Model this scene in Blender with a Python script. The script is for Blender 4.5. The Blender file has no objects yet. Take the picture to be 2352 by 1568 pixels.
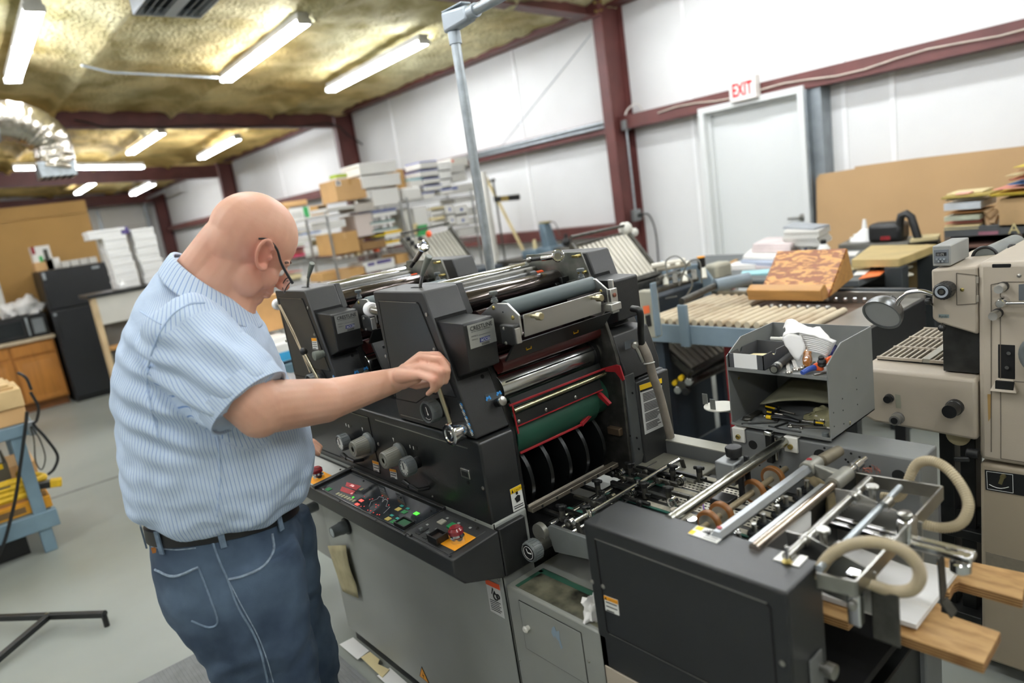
import bpy,bmesh,math,random
import numpy as np
from mathutils import Vector as V,Matrix,noise
S=bpy.context.scene
COL=S.collection
PI=math.pi
rnd=random.Random(7)
# --- camera
FPX=1587.4
CH=1.60
_p,_r,_y=math.radians(11.738),math.radians(-8.648),math.radians(50.8)
CF=V((-math.sin(_y)*math.cos(_p),math.cos(_y)*math.cos(_p),-math.sin(_p)))
_rt=V((math.cos(_y),math.sin(_y),0));_up=_rt.cross(CF)
CR=_rt*math.cos(_r)+_up*math.sin(_r)
CU=_up*math.cos(_r)-_rt*math.sin(_r)
CC=V((0,0,CH))
cam=bpy.data.cameras.new('camera')
cam.sensor_width=36;cam.lens=FPX*36/2352
cam.clip_start=.05;cam.clip_end=100
cam_o=bpy.data.objects.new('camera',cam);COL.objects.link(cam_o)
m=Matrix((CR,CU,-CF)).transposed().to_4x4();m.translation=CC
cam_o.matrix_world=m
S.camera=cam_o
cam.dof.use_dof=True
cam.dof.focus_distance=1.95
cam.dof.aperture_fstop=1.7
# --- world, exposure
W=bpy.data.worlds.new('world');S.world=W
W.use_nodes=True
bg=W.node_tree.nodes['Background']
bg.inputs[0].default_value=(.90,.96,1,1)
bg.inputs[1].default_value=.25
S.view_settings.view_transform='Standard'
S.view_settings.look='None'
S.view_settings.exposure=0.0
S.view_settings.gamma=1
S.view_settings.use_curve_mapping=False
S.cycles.use_denoising=True
S.cycles.max_bounces=7
S.cycles.sample_clamp_indirect=6
TUBE=60.0
def ray(px,py): return CF+CR*((px-1176)/FPX)-CU*((py-784)/FPX)
def at(px,py,X=None,Y=None,Z=None,D=None):
 """point of the scene on the plane X=, Y= or Z= (or at depth D) that the camera sees at a pixel of the photograph"""
 d=ray(px,py)
 if X is not None:t=(X-CC.x)/d.x
 elif Y is not None:t=(Y-CC.y)/d.y
 elif Z is not None:t=(Z-CC.z)/d.z
 else :t=D
 return CC+d*t
def hexc(h):
 h=h.lstrip('#');c=[int(h[i:i+2],16)/255 for i in (0,2,4)]
 return tuple(x/12.92 if x<=.04045 else ((x+.055)/1.055)**2.4 for x in c)+(1,)
 # --- materials
MATS={}
def mat(name,col='#808080',rough=.5,metal=0,var=.12,scale=6.,bump=0.,bscale=60.,col2=None,emit=0,trans=0,alpha=1,spec=.5,coat=0,lo=.35,hi=.65,detail=4,stretch=None,aniso=0):
 if name in MATS: return MATS[name]
 m=bpy.data.materials.new(name);m.use_nodes=True
 t=m.node_tree;n=t.nodes;b=n['Principled BSDF']
 c=hexc(col)
 tc=n.new('ShaderNodeTexCoord')
 mp=n.new('ShaderNodeMapping')
 t.links.new(tc.outputs['Object'],mp.inputs[0])
 if stretch:mp.inputs['Scale'].default_value=stretch
 nz=n.new('ShaderNodeTexNoise');nz.inputs['Scale'].default_value=scale;nz.inputs['Detail'].default_value=detail
 t.links.new(mp.outputs[0],nz.inputs['Vector'])
 rp=n.new('ShaderNodeValToRGB')
 rp.color_ramp.elements[0].position=lo;rp.color_ramp.elements[1].position=hi
 if col2:c2=hexc(col2)
 else :c2=tuple(min(1,x*(1+var)) for x in c[:3])+(1,);c=tuple(x*(1-var) for x in c[:3])+(1,)
 rp.color_ramp.elements[0].color=c;rp.color_ramp.elements[1].color=c2
 t.links.new(nz.outputs[0],rp.inputs[0])
 t.links.new(rp.outputs[0],b.inputs['Base Color'])
 b.inputs['Roughness'].default_value=rough;b.inputs['Metallic'].default_value=metal
 b.inputs['Specular IOR Level'].default_value=spec
 b.inputs['Coat Weight'].default_value=coat
 if aniso:b.inputs['Anisotropic'].default_value=aniso
 if trans:b.inputs['Transmission Weight'].default_value=trans
 if alpha<1:b.inputs['Alpha'].default_value=alpha
 if emit:
  b.inputs['Emission Color'].default_value=hexc(col);b.inputs['Emission Strength'].default_value=emit
 if bump:
  z2=n.new('ShaderNodeTexNoise');z2 .inputs['Scale'].default_value=bscale;z2 .inputs['Detail'].default_value=3
  t.links.new(mp.outputs[0],z2 .inputs['Vector'])
  bp=n.new('ShaderNodeBump');bp.inputs['Strength'].default_value=bump;bp.inputs['Distance'].default_value=.01
  t.links.new(z2 .outputs[0],bp.inputs['Height']);t.links.new(bp.outputs[0],b.inputs['Normal'])
 MATS[name]=m
 return m
 # --- mesh builder
class MB:
 def __init__(s,M=None):s.v=[];s.f=[];s.M=M
 def add(s,vs,fs):
  o=len(s.v)
  if s.M is not None:vs=[s.M@V(p) for p in vs]
  s.v+=[tuple(p) for p in vs];s.f+=[tuple(i+o for i in f) for f in fs]; return s
 def box(s,x0,x1,y0,y1,z0,z1):
  if x1<x0:x0,x1=x1,x0
  if y1<y0:y0,y1=y1,y0
  if z1<z0:z0,z1=z1,z0
  return s.add([(x0,y0,z0),(x1,y0,z0),(x1,y1,z0),(x0,y1,z0),(x0,y0,z1),(x1,y0,z1),(x1,y1,z1),(x0,y1,z1)],[(0,3,2,1),(4,5,6,7),(0,1,5,4),(1,2,6,5),(2,3,7,6),(3,0,4,7)])
 def bar(s,p,q,w,h,up=(0,0,1)):
  """rectangular bar from p to q, w wide, h high"""
  p,q=V(p),V(q);d=(q-p).normalized();u=V(up)
  if abs(d.dot(u))>.95:u=V((1,0,0))
  a=d.cross(u).normalized()*(w/2);b=a.cross(d).normalized()*(h/2)
  return s.add([p-a-b,p+a-b,p+a+b,p-a+b,q-a-b,q+a-b,q+a+b,q-a+b],[(0,1,2,3),(7,6,5,4),(0,4,5,1),(1,5,6,2),(2,6,7,3),(3,7,4,0)])
 def loop(s,a,b):
  """join two polygons with the same number of corners into a closed solid"""
  n=len(a)
  return s.add(list(a)+list(b),[tuple(range(n))[::-1],tuple(range(n,2*n))]+[(i,(i+1)%n,n+(i+1)%n,n+i) for i in range(n)])
 def plate(s,pts,th):
  """flat polygon given a thickness along its normal"""
  pts=[V(p) for p in pts];nrm=V((0,0,0))
  for i in range(len(pts)):
   a,b=pts[i],pts[(i+1)%len(pts)]
   nrm+=(a-pts[0]).cross(b-pts[0])
  nrm.normalize()
  return s.loop(pts,[p+nrm*th for p in pts])
 def rings(s,rs,cap=True):
  n=len(rs[0]);vs=[p for r in rs for p in r];fs=[]
  for k in range(len(rs)-1):
   for i in range(n):
    j=(i+1)%n
    fs.append((k*n+i,k*n+j,(k+1)*n+j,(k+1)*n+i))
  if cap:fs+=[tuple(range(n))[::-1],tuple(range((len(rs)-1)*n,len(rs)*n))]
  return s.add(vs,fs)
 def cyl(s,p,q,r,r2=None,n=16):
  return s.lathe(p,(V(q)-V(p)),[(0,r),((V(q)-V(p)).length,r if r2 is None else r2)],n)
 def lathe(s,o,ax,prof,n=16):
  """prof: list of (distance along axis, radius)"""
  o=V(o);d=V(ax).normalized();u=V((0,0,1)) if abs(d.z)<.9 else V((1,0,0))
  a=d.cross(u).normalized();b=d.cross(a).normalized();rs=[]
  for h,r in prof:
   rs.append([o+d*h+(a*math.cos(2*PI*i/n)+b*math.sin(2*PI*i/n))*max(r,1e-5) for i in range(n)])
  return s.rings([r[::-1] for r in rs])
 def tube(s,pts,r,n=8,r2=None):
  pts=[V(p) for p in pts];rs=[];a=None
  for i,p in enumerate(pts):
   d=(pts[min(i+1,len(pts)-1)]-pts[max(i-1,0)])
   d=d.normalized() if d.length>1e-9 else V((0,0,1))
   if a is None:
    u=V((0,0,1)) if abs(d.z)<.9 else V((1,0,0));a=d.cross(u).normalized()
   a=(a-d*a.dot(d)).normalized();b=d.cross(a)
   rr=r if r2 is None else r+(r2-r)*i/(len(pts)-1)
   rs.append([p+(a*math.cos(2*PI*k/n)+b*math.sin(2*PI*k/n))*rr for k in range(n)])
  return s.rings(rs)
 def ball(s,c,r,n=12,sx=1,sy=1,sz=1):
  c=V(c);rs=[]
  for i in range(1,n//2):
   t=PI*i/(n//2)
   rs.append([c+V((r*sx*math.sin(t)*math.cos(2*PI*k/n),r*sy*math.sin(t)*math.sin(2*PI*k/n),-r*sz*math.cos(t))) for k in range(n)])
  return s.rings(rs)
 def torus(s,c,ax,R,r,n=24,k=8):
  c=V(c);d=V(ax).normalized();u=V((0,0,1)) if abs(d.z)<.9 else V((1,0,0));a=d.cross(u).normalized();b=d.cross(a)
  vs=[];fs=[]
  for i in range(n):
   e=a*math.cos(2*PI*i/n)+b*math.sin(2*PI*i/n)
   for j in range(k):vs.append(c+e*(R+r*math.cos(2*PI*j/k))+d*r*math.sin(2*PI*j/k))
  for i in range(n):
   for j in range(k):fs.append((i*k+j,((i+1)%n)*k+j,((i+1)%n)*k+(j+1)%k,i*k+(j+1)%k))
  return s.add(vs,fs)
def spline(pts,k=6):
 """Catmull-Rom through the points"""
 P=[V(p) for p in pts];P=[P[0]*2-P[1]]+P+[P[-1]*2-P[-2]];out=[]
 for i in range(1,len(P)-2):
  for j in range(k):
   t=j/k;a,b,c,d=P[i-1],P[i],P[i+1],P[i+2]
   out.append(.5*((2*b)+(c-a)*t+(2*a-5*b+4*c-d)*t*t+(3*b-a-3*c+d)*t**3))
 out.append(P[-2]); return out
def wloc(o):
 l=V((0,0,0))
 while o is not None:l=l+o.location;o=o.parent
 return l
def build(name,mb,material,parent=None,bev=0,seg=2,label=None,flat=False,kind=None,origin=None,angle=38):
 me=bpy.data.meshes.new(name)
 loc=V(origin) if origin is not None else V((0,0,0))
 pl=wloc(parent) if parent is not None else V((0,0,0))
 if parent is not None and origin is None:loc=pl
 me.from_pydata([(v[0]-loc.x,v[1]-loc.y,v[2]-loc.z) for v in mb.v],[],mb.f)
 me.update()
 for m_ in (material if isinstance(material,(list,tuple)) else [material]):me.materials.append(m_)
 if not flat:
  me.polygons.foreach_set('use_smooth',[True]*len(me.polygons))
  me.set_sharp_from_angle(angle=math.radians(angle))
 o=bpy.data.objects.new(name,me);COL.objects.link(o)
 if parent is not None:o.parent=parent
 o.location=loc-pl
 if bev:
  b=o.modifiers.new('bevel','BEVEL');b.width=bev;b.segments=seg;b.limit_method='ANGLE';b.angle_limit=math.radians(40)
 if label:o['label']=label
 if kind:o['kind']=kind
 return o
def tag(o,label,cat,group=None):
 o['label']=label;o['category']=cat
 if group:o['group']=group
 return o
def thing(name,loc,label,cat,group=None):
 o=bpy.data.objects.new(name,None);COL.objects.link(o);o.empty_display_size=.05
 o.location=loc; return tag(o,label,cat,group)
def center(mb):
 xs=[v[0] for v in mb.v];ys=[v[1] for v in mb.v];zs=[v[2] for v in mb.v]
 return V(((min(xs)+max(xs))/2,(min(ys)+max(ys))/2,min(zs)))
def solo(name,mb,material,label,cat,group=None,bev=0,**k):
 return tag(build(name,mb,material,None,bev,origin=center(mb),**k),label,cat,group)
def structure(name,mb,material,parent=None,**k):
 return build(name,mb,material,parent,kind=None if parent else 'structure',**k)
def text_mb(body,size,o,ex,ey,depth=.0006,align='LEFT',spacing=1.0,squeeze=1.0,bold=.0):
 """raised lettering: o = lower left corner, ex = reading direction, ey = up"""
 cu=bpy.data.curves.new('t','FONT');cu.body=body;cu.size=1;cu.extrude=0;cu.align_x=align;cu.resolution_u=2
 cu.space_character=spacing;cu.offset=bold
 ob=bpy.data.objects.new('t',cu)
 me=bpy.data.meshes.new_from_object(ob)
 ex=V(ex).normalized();ey=V(ey).normalized();nz=ex.cross(ey).normalized();o=V(o)
 mb=MB()
 vs=[o+ex*(v.co.x*size*squeeze)+ey*(v.co.y*size)+nz*depth for v in me.vertices]
 mb.add(vs,[tuple(p.vertices) for p in me.polygons])
 bpy.data.objects.remove(ob);bpy.data.curves.remove(cu);bpy.data.meshes.remove(me)
 return mb
 # --- palette
M_press=mat('charcoal_paint','#2a2b2b',.42,0,.08,9,bump=.12,bscale=500)
M_pressd=mat('dark_charcoal_paint','#1f2020',.38,0,.1,8,bump=.1,bscale=450)
M_panel=mat('satin_panel','#1d1f20',.3,0,.1,5,bump=.05,bscale=300)
M_feed=mat('feeder_paint','#202223',.36,0,.1,8,bump=.1,bscale=450)
M_cover=mat('tower_panel','#2b2f31',.33,0,.06,5,bump=.05,bscale=300)
M_base=mat('grey_base_paint','#979a94',.45,0,.06,3,bump=.05,bscale=250)
M_step=mat('grey_step_paint','#8f918b',.5,0,.06,5)
M_grey=mat('mid_grey_paint','#686a69',.45,0,.08,6,bump=.06,bscale=300)
M_boxg=mat('grey_sheet_metal','#7c7e7c',.5,.15,.05,9)
M_steel=mat('steel','#a5a49e',.28,1,.1,20)
M_chrome=mat('chrome','#dcdcdc',.12,1,.04,10)
M_brush=mat('brushed_plate','#cfcec9',.38,1,.1,8,stretch=(1,.05,1))
M_iron=mat('dark_iron','#55544f',.45,.8,.25,30)
M_black=mat('black_plastic','#161718',.4,0,.15,12)
M_bmetal=mat('black_metal','#202120',.35,.4,.2,20)
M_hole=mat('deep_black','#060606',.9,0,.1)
M_rubber=mat('ink_roller_rubber','#5b6566',.55,0,.05,5)
M_red=mat('red_guard','#8c1820',.4,0,.12,14)
M_green=mat('green_blanket','#0d3f2e',.6,0,.12,8)
M_brass=mat('brass_screw','#b7a76a',.3,1,.1,20)
M_white=mat('white_paper','#f1f0ec',.75,0,.02,8)
M_offw=mat('off_white_board','#dedcd2',.7,0,.05,6)
M_label=mat('label_white','#e4e4de',.5,0,.02)
M_ink=mat('print_black','#151515',.6,0,.05)
M_yellow=mat('caution_yellow','#f2c616',.5,0,.04)
M_orange=mat('caution_orange','#f2a21c',.5,0,.04)
M_ored=mat('orange_red_label','#e2572a',.5,0,.05)
M_blueink=mat('blue_print','#2f8fd6',.5,0,.1)
M_navy=mat('navy_print','#2a3470',.5,0,.1)
M_silver=mat('silver_label','#b3b5b0',.35,.6,.03)
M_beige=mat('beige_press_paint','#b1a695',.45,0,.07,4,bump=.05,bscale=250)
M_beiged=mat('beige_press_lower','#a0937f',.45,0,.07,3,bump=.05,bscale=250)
M_bluegr=mat('blue_grey_frame','#80929e',.5,0,.12,5,lo=.3,hi=.7)
M_navyfr=mat('dark_blue_frame','#26303a',.5,0,.15,5)
M_belt=mat('cream_roller','#d2c4a8',.5,0,.12,5,col2='#a48a6a',lo=.45,hi=.75)
M_slat=mat('pale_slat','#dcd7c8',.45,.1,.06,8)
M_slatg=mat('grey_slat','#a9a79b',.4,.4,.12,8)
M_brown=mat('red_oxide_steel','#5e332f',.5,0,.14,5)
M_card=mat('cardboard','#c59b62',.8,0,.06,5)
M_card2=mat('pale_cardboard','#cfa672',.8,0,.07,4)
M_kraft=mat('kraft_partition','#b08a52',.85,0,.06,2)
M_ply=mat('plywood_edge','#b07a3c',.6,0,.2,10,col2='#c9924e',stretch=(1,1,14))
M_wood=mat('worn_board','#8d6536',.55,0,.2,9,col2='#bd9763',stretch=(1.5,5,1),lo=.3,hi=.6,detail=6)
M_oak=mat('oak_cabinet','#b07430',.5,0,.12,6,stretch=(1,6,.6))
M_hose=mat('clear_hose','#b6a98a',.35,0,.1,30)
M_bench=mat('bench_blue','#6f8795',.55,0,.12,6)
M_galv=mat('galvanised_pipe','#b4bcc0',.35,.7,.12,25)
M_foil=mat('duct_foil','#c9c2b4',.25,1,.12,12,bump=.9,bscale=18)
M_skin=mat('skin','#e6b79c',.5,0,.05,14,col2='#d9a48a',lo=.3,hi=.75,bump=.04,bscale=300)
M_denim=mat('denim','#2e3f54',.85,0,.2,7,col2='#5c7086',bump=.25,bscale=700,lo=.35,hi=.8)
M_denimt=mat('denim_seam','#6d7f92',.85,0,.2,60)
M_leather=mat('black_leather','#17181a',.45,0,.15,20)
M_teal=mat('teal_band','#2c6f6a',.6,0,.08)
M_blue=mat('blue_band','#4256a0',.6,0,.08)
M_manila=mat('manila','#e3d3a2',.8,0,.05)
M_pink=mat('salmon_paper','#e39a86',.8,0,.05)
M_yelp=mat('yellow_paper','#d8c24c',.8,0,.05)
M_tool=mat('tool_steel','#a7a49c',.28,1,.12,30)
M_wallw=mat('white_sheeting','#e3e3e0',.6,0,.02,2,bump=.06,bscale=14)
M_doorw=mat('door_paint','#d9dbd8',.5,0,.015,2)
M_plastic=mat('grey_plastic','#5f6464',.4,0,.08,15)
# --- the setting
YW=6.10
def floor_mat():
 m=mat('painted_concrete','#8b908a',.38,0,.05,1.2,col2='#9a9e97',bump=.05,bscale=8,lo=.3,hi=.7,detail=8)
 t=m.node_tree;n=t.nodes;b=n['Principled BSDF']
 tc=n.new('ShaderNodeTexCoord');z=n.new('ShaderNodeTexNoise');z.inputs['Scale'].default_value=.55;z.inputs['Detail'].default_value=6
 t.links.new(tc.outputs['Object'],z.inputs['Vector'])
 r=n.new('ShaderNodeValToRGB');r.color_ramp.elements[0].position=.52;r.color_ramp.elements[1].position=.74
 r.color_ramp.elements[0].color=(1,1,1,1);r.color_ramp.elements[1].color=(.78,.75,.68,1)
 t.links.new(z.outputs[0],r.inputs[0])
 mx=n.new('ShaderNodeMix');mx.data_type='RGBA';mx.blend_type='MULTIPLY';mx.inputs[0].default_value=1
 src=b.inputs['Base Color'].links[0].from_socket
 t.links.new(src,mx.inputs[6]);t.links.new(r.outputs[0],mx.inputs[7]);t.links.new(mx.outputs[2],b.inputs['Base Color'])
 return m
fl=structure('floor',MB().box(-26,4.5,-8,6.6,-.15,0),floor_mat())
j=MB();j.box(-5.80,-5.775,-8,5.6,0,.0025);structure('floor_joint',j,mat('joint_sealant','#6c6c66',.7,0,.3,9),fl)
wr=structure('wall_right',MB().box(-26,4.5,YW,YW+.15,0,3.62),M_wallw)
sm=mat('seam_tape','#f4f4f2',.35,0,.02)
for px,py in ((1568,20),(2050,200),(1215,400),(905,300),(640,370),(1935,150)):
 x=at(px,py,Y=YW).x
 structure('wall_seam',MB().box(x-.02,x+.02,YW-.012,YW,0,3.5),sm,wr)
M_wb2=mat('shop_wall_paint','#c9c7c0',.6,0,.03,1)
structure('wall_back',MB().box(4.5,4.65,-8,6.6,0,4.3),M_wb2);structure('wall_front',MB().box(-26,4.5,-8.15,-8,0,4.3),M_wb2)  # unseen walls, added to close the room and darken the metal reflections
wf=structure('wall_far',MB().box(-23.3,-23.1,-8,6.2,0,4.3),M_wallw)
def ceil_z(y): return 3.375+.049*(5.75-y)
def foam_mat():
 m=mat('spray_foam','#a79c66',.8,0,.1,1.9,col2='#e8e1b4',lo=.36,hi=.62,detail=8,bump=1,bscale=26)
 t=m.node_tree;n=t.nodes;b=n['Principled BSDF']
 tc=n.new('ShaderNodeTexCoord');z=n.new('ShaderNodeTexNoise');z.inputs['Scale'].default_value=.35;z.inputs['Detail'].default_value=5
 t.links.new(tc.outputs['Object'],z.inputs['Vector'])
 sx=n.new('ShaderNodeSeparateXYZ');t.links.new(tc.outputs['Object'],sx.inputs[0])
 mr=n.new('ShaderNodeMapRange');mr.inputs[1].default_value=-5.5;mr.inputs[2].default_value=-13;mr.inputs[3].default_value=-.12;mr.inputs[4].default_value=.22
 t.links.new(sx.outputs[0],mr.inputs[0])
 ad=n.new('ShaderNodeMath');t.links.new(z.outputs[0],ad.inputs[0]);t.links.new(mr.outputs[0],ad.inputs[1])
 r=n.new('ShaderNodeValToRGB');r.color_ramp.elements[0].position=.42;r.color_ramp.elements[1].position=.66
 r.color_ramp.elements[0].color=(1,1,1,1);r.color_ramp.elements[1].color=(1.0,.76,.42,1)
 t.links.new(ad.outputs[0],r.inputs[0])
 mx=n.new('ShaderNodeMix');mx.data_type='RGBA';mx.blend_type='MULTIPLY';mx.inputs[0].default_value=1
 src=b.inputs['Base Color'].links[0].from_socket
 t.links.new(src,mx.inputs[6]);t.links.new(r.outputs[0],mx.inputs[7]);t.links.new(mx.outputs[2],b.inputs['Base Color'])
 for nd in n:
  if nd.type=='BUMP':nd.inputs['Distance'].default_value=.05
 return m
nx,ny=280,260
xs=np.linspace(-23.1,4.5,nx);ys=np.linspace(-8.0,6.1,ny)
PURL=[-7,-5.5,-4.1,-2.65,-1.2,.28,1.77,3.23,4.68]
c=MB();vs=[]
for x in xs:
 for y in ys:
  d=min(abs(y-p) for p in PURL)
  z=ceil_z(y)-.085*math.exp(-(d/.045)**4)-.025*math.exp(-(d/.2)**2)
  z+=.035*noise.noise((x*1.4,y*1.4,0))+.03*noise.noise((x*4.3,y*4.3,3))+.02*noise.noise((x*9,y*9,5))
  dr=min(abs(x-q) for q in (-5.05,-10.8,-16.7))
  z-=.05*math.exp(-(dr/.12)**2)
  vs.append((x,y,z))
fs=[(i*ny+k,i*ny+k+1,(i+1)*ny+k+1,(i+1)*ny+k) for i in range(nx-1) for k in range(ny-1)]
c.add(vs,fs)
ceil_o=structure('ceiling',c,foam_mat(),angle=180)
def ibeam_col(x,y0=5.75,z1=3.38):
 b=MB()
 b.box(x-.065,x+.065,y0,y0+.012,0,z1);b.box(x-.005,x+.005,y0+.012,YW-.03,0,z1);b.box(x-.065,x+.065,YW-.03,YW-.018,0,z1)
 return b
COLX=[-4.94,-10.82,-16.75,-22.7]
for x in COLX:
 o=structure('trim_column',ibeam_col(x),M_brown,bev=.003)
for x,p,q in ((-5.02,(5.72,3.235),(-6,3.80)),(-10.75,(5.72,3.12),(-6,3.69)),(-16.65,(5.72,3.0),(-6,3.57)),(-22.5,(5.72,2.98),(-6,3.5))):
 b=MB()
 b.bar((x,p[0],p[1]+.006),(x,q[0],q[1]+.006),.16,.012)
 b.bar((x,p[0],p[1]+.15),(x,q[0],q[1]+.15),.01,.29)
 structure('trim_rafter',b,M_brown)
b=MB();b.box(-5.1,-4.86,5.70,5.75,3.22,3.6);kp=structure('trim_knee',b,M_brown,bev=.003)
bb=MB()
for z in (3.26,3.34):
 bb.cyl((-4.88,5.70,z),(-4.88,5.67,z),.014,n=6)
 bb.cyl((-4.86,5.72,z),(-4.83,5.72,z),.012,n=6)
build('bolt',bb,M_brass,kp)
for x0,x1 in ((-4.93,4.4),(-10.8,-4.98),(-16.7,-10.86),(-22.6,-16.8)):
 g=MB();z0,z1=2.105,2.24
 g.box(x0,x1,5.895,5.90,z0,z1);g.box(x0,x1,5.90,YW-.01,z1-.005,z1);g.box(x0,x1,5.90,YW-.01,z0,z0+.005)
 structure('trim_girt',g,M_brown)
 g=MB();g.box(x0,x1,5.895,5.90,1.0,1.13);g.box(x0,x1,5.9,YW-.01,1.125,1.13)
 if x0<-6:structure('trim_girt',g,M_brown)
structure('trim_eave',MB().box(-23,4.4,5.88,6.06,3.325,3.41),M_brown)
cd=MB();cd.tube([(-4.99,5.87,2.215),(-8.6,5.87,2.2)],.02);cd.tube([(-4.99,5.87,2.17),(-8.6,5.87,2.16)],.014)
tag(build('wall_conduit',cd,M_galv),'pair of pale conduits clipped along the brown girt left of the column','conduit')
pts=[]
for i in range(30):
 x=-4.4+i*.22
 pts.append((x,5.875,2.175+.018*math.sin(i*1.3)+.012*math.sin(i*.45+1)))
tag(build('loose_cable',MB().tube(pts,.006,6),mat('cream_cable','#d8cdbd',.5)),'thin cream cable laid loosely along the brown girt over the door','cable')
a,b2=at(1358,78,Y=5.86),at(1140,350,Y=5.95)
tag(build('brace_cable',MB().cyl(a,b2,.006,n=6),M_galv),'thin diagonal brace wire running down from the brown column','cable')
XL,XR=-3.94,-2.915;ZT=2.135
fr=MB()
fr.box(XL,XL+.055,5.86,YW,0,ZT);fr.box(XR-.055,XR,5.86,YW,0,ZT);fr.box(XL+.055,XR-.055,5.86,YW,ZT-.055,ZT)
dr=structure('door_1',MB().box(XL+.075,XR-.05,5.985,6.03,.01,ZT-.07),M_doorw,bev=.002)
structure('door_frame',fr,M_doorw,dr,bev=.004)
st=MB();st.box(XL+.055,XL+.08,5.94,5.985,0,ZT-.055);st.box(XR-.08,XR-.055,5.94,5.985,0,ZT-.055);st.box(XL+.08,XR-.08,5.94,5.985,ZT-.08,ZT-.055)
structure('door_stop',st,M_doorw,dr)
h=MB();h.lathe((XR-.13,5.985,1.04),(0,-1,0),[(0,.032),(.012,.032),(.014,.016),(.05,.014)],14);h.bar((XR-.13,5.94,1.04),(XR-.245,5.94,1.04),.018,.016)
structure('door_handle',h,M_steel,dr,bev=.002)
g=MB();g.box(-2.905,-2.80,5.93,YW,0,2.10);g.box(-2.905,-2.89,5.86,5.93,0,2.10)
structure('trim_stud',g,mat('zinc_stud','#8f969a',.4,.6,.12,8))
g=MB();gd=structure('door_2',MB().box(-23.1,-23.04,3.0,5.5,0,3.0),mat('overhead_door','#d9d7cf',.6,0,.02),bev=.004)
for z in (.6,1.2,1.8,2.4):structure('panel_joint',MB().box(-23.045,-23.03,3.0,5.5,z-.012,z+.012),mat('joint_grey','#b5b3ab',.7),gd)
g=MB();g.box(-23.05,-22.9,5.5,5.58,0,3.1);g.bar((-23,5.55,3.1),(-20.6,5.55,3.12),.06,.06);structure('door_track',g,M_galv,gd)
structure('door_stile',MB().box(-23.04,-23.0,4.25,4.34,1.8,2.95),M_galv,gd)
structure('trim_header',MB().box(-23.1,-22.9,-8,5.8,3.05,3.3),M_brown)
pw=structure('wall_left',MB().box(-10.4,-10.2,-8,1.80,0,2.345),M_kraft)
structure('top_rail',MB().box(-10.2,-10.185,-8,1.795,2.19,2.345),mat('kraft_rail','#a9844e',.85,0,.06,2),pw)
# --- fluorescent strip lights
M_tube=mat('lamp_tube','#f3f7ff',.4,emit=TUBE)
M_tray=mat('lamp_tray','#d9d9d4',.5)
def strip(name,a,b,label,group=None):
 """8 ft two-lamp strip hung from a to b"""
 a,b=V(a),V(b);d=(b-a).normalized();L=(b-a).length
 s=d.cross(V((0,0,1))).normalized()
 t=thing(name,(a+b)/2,label,'ceiling light',group)
 build('lamp_tray',MB().bar(a+V((0,0,.055)),b+V((0,0,.055)),.115,.06),M_tray,t,bev=.006)
 for sg in (-1,1):
  o1=s*(.045*sg)
  for k in range(2):
   p=a+d*(.03+k*(L/2-.01));q=a+d*(L/2-.02+k*(L/2-.01))
   build('lamp_tube',MB().cyl(p+o1,q+o1,.019,n=10),M_tube,t)
 for p in (a,b,(a+b)/2):build('lamp_holder',MB().bar(p-s*.07+V((0,0,.005)),p+s*.07+V((0,0,.005)),.016,.05),M_tray,t)
 for f in (.15,.85):
  p=a.lerp(b,f);build('hanger_wire',MB().cyl(p+V((0,0,.08)),(p.x,p.y,max(p.z+.09,ceil_z(p.y)-.03)),.003,n=5),M_tray,t)
 return t
LT=3.375
def Lg(pa,pb,z,label):strip('strip_light',at(*pa,Z=z),at(*pb,Z=z),label)
Lg((700,50),(520,185),LT,'long strip light above the press, middle of the near row')
Lg((975,97),(760,208),LT-.11,'strip light nearest the long white wall in front of the rafter')
Lg((79,20),(30,186),LT,'strip light in the upper left corner above the duct')
Lg((372,304),(300,352),LT-.05,'left strip light of the pair just beyond the first rafter')
Lg((547,318),(463,363),LT-.2,'right strip light of the pair just beyond the first rafter')
strip('strip_light',at(30,387,X=-14.9),at(330,384,X=-14.9),'strip light hung crosswise over the fridge end, on thin wires')
Lg((216,420),(178,444),LT-.05,'left strip light of the pair beyond the second rafter')
Lg((352,422),(306,446),LT-.35,'right strip light of the pair beyond the second rafter')
for i,(x,y) in enumerate(((-1.6,3.05),(2.2,3.05),(-1.6,1.05),(-1.8,4.75),(2.2,4.75),(-1.6,-1.2),(2.2,.4),(-5.7,-1.2),(-9.5,-2.2),(-5.7,-3.6),(-1.6,-3.6),(2.4,-2.6))):
 strip('strip_light',(x,y,ceil_z(y)-.13),(x-2.44,y,ceil_z(y)-.13),'strip light of the rows that carry on overhead outside the picture','strip lights outside the picture')
wv=MB()
for px,y0,y1 in ((48,395,465),(117,395,450)):
 a=at(px,y0,X=-14.9);wv.cyl(a,V((a.x,a.y,3.75)),.008,n=6)
tag(build('hanger_wire',wv,M_iron),'two thin hanger wires above the crosswise strip light','wire')
pts=[at(px,py,X=-10.62) for px,py in ((170,275),(205,282),(240,292),(300,291),(350,293),(420,290),(520,287),(560,292),(620,288),(690,291),(745,283),(778,290),(800,310),(860,350))]
tag(build('draped_cable',MB().tube(spline(pts,4),.012,6),M_bmetal),'dark cable draped along the lower edge of the first brown rafter','cable')
tag(build('ceiling_conduit',MB().tube([at(188,150,Z=3.40),at(255,166,Z=3.40),at(500,178,Z=3.40)],.014,8),M_galv),'thin conduit crossing the foam ceiling left of the long strip light','conduit')
t=thing('air_diffuser',(-5.55,1.9,3.28),'pale grey square air diffuser at the top edge of the picture','vent')
M_vent=mat('vent_paint','#b9bfc4',.5,.1,.05)
b=MB();x0,x1,y0,y1=-5.72,-5.12,1.62,2.10
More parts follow.
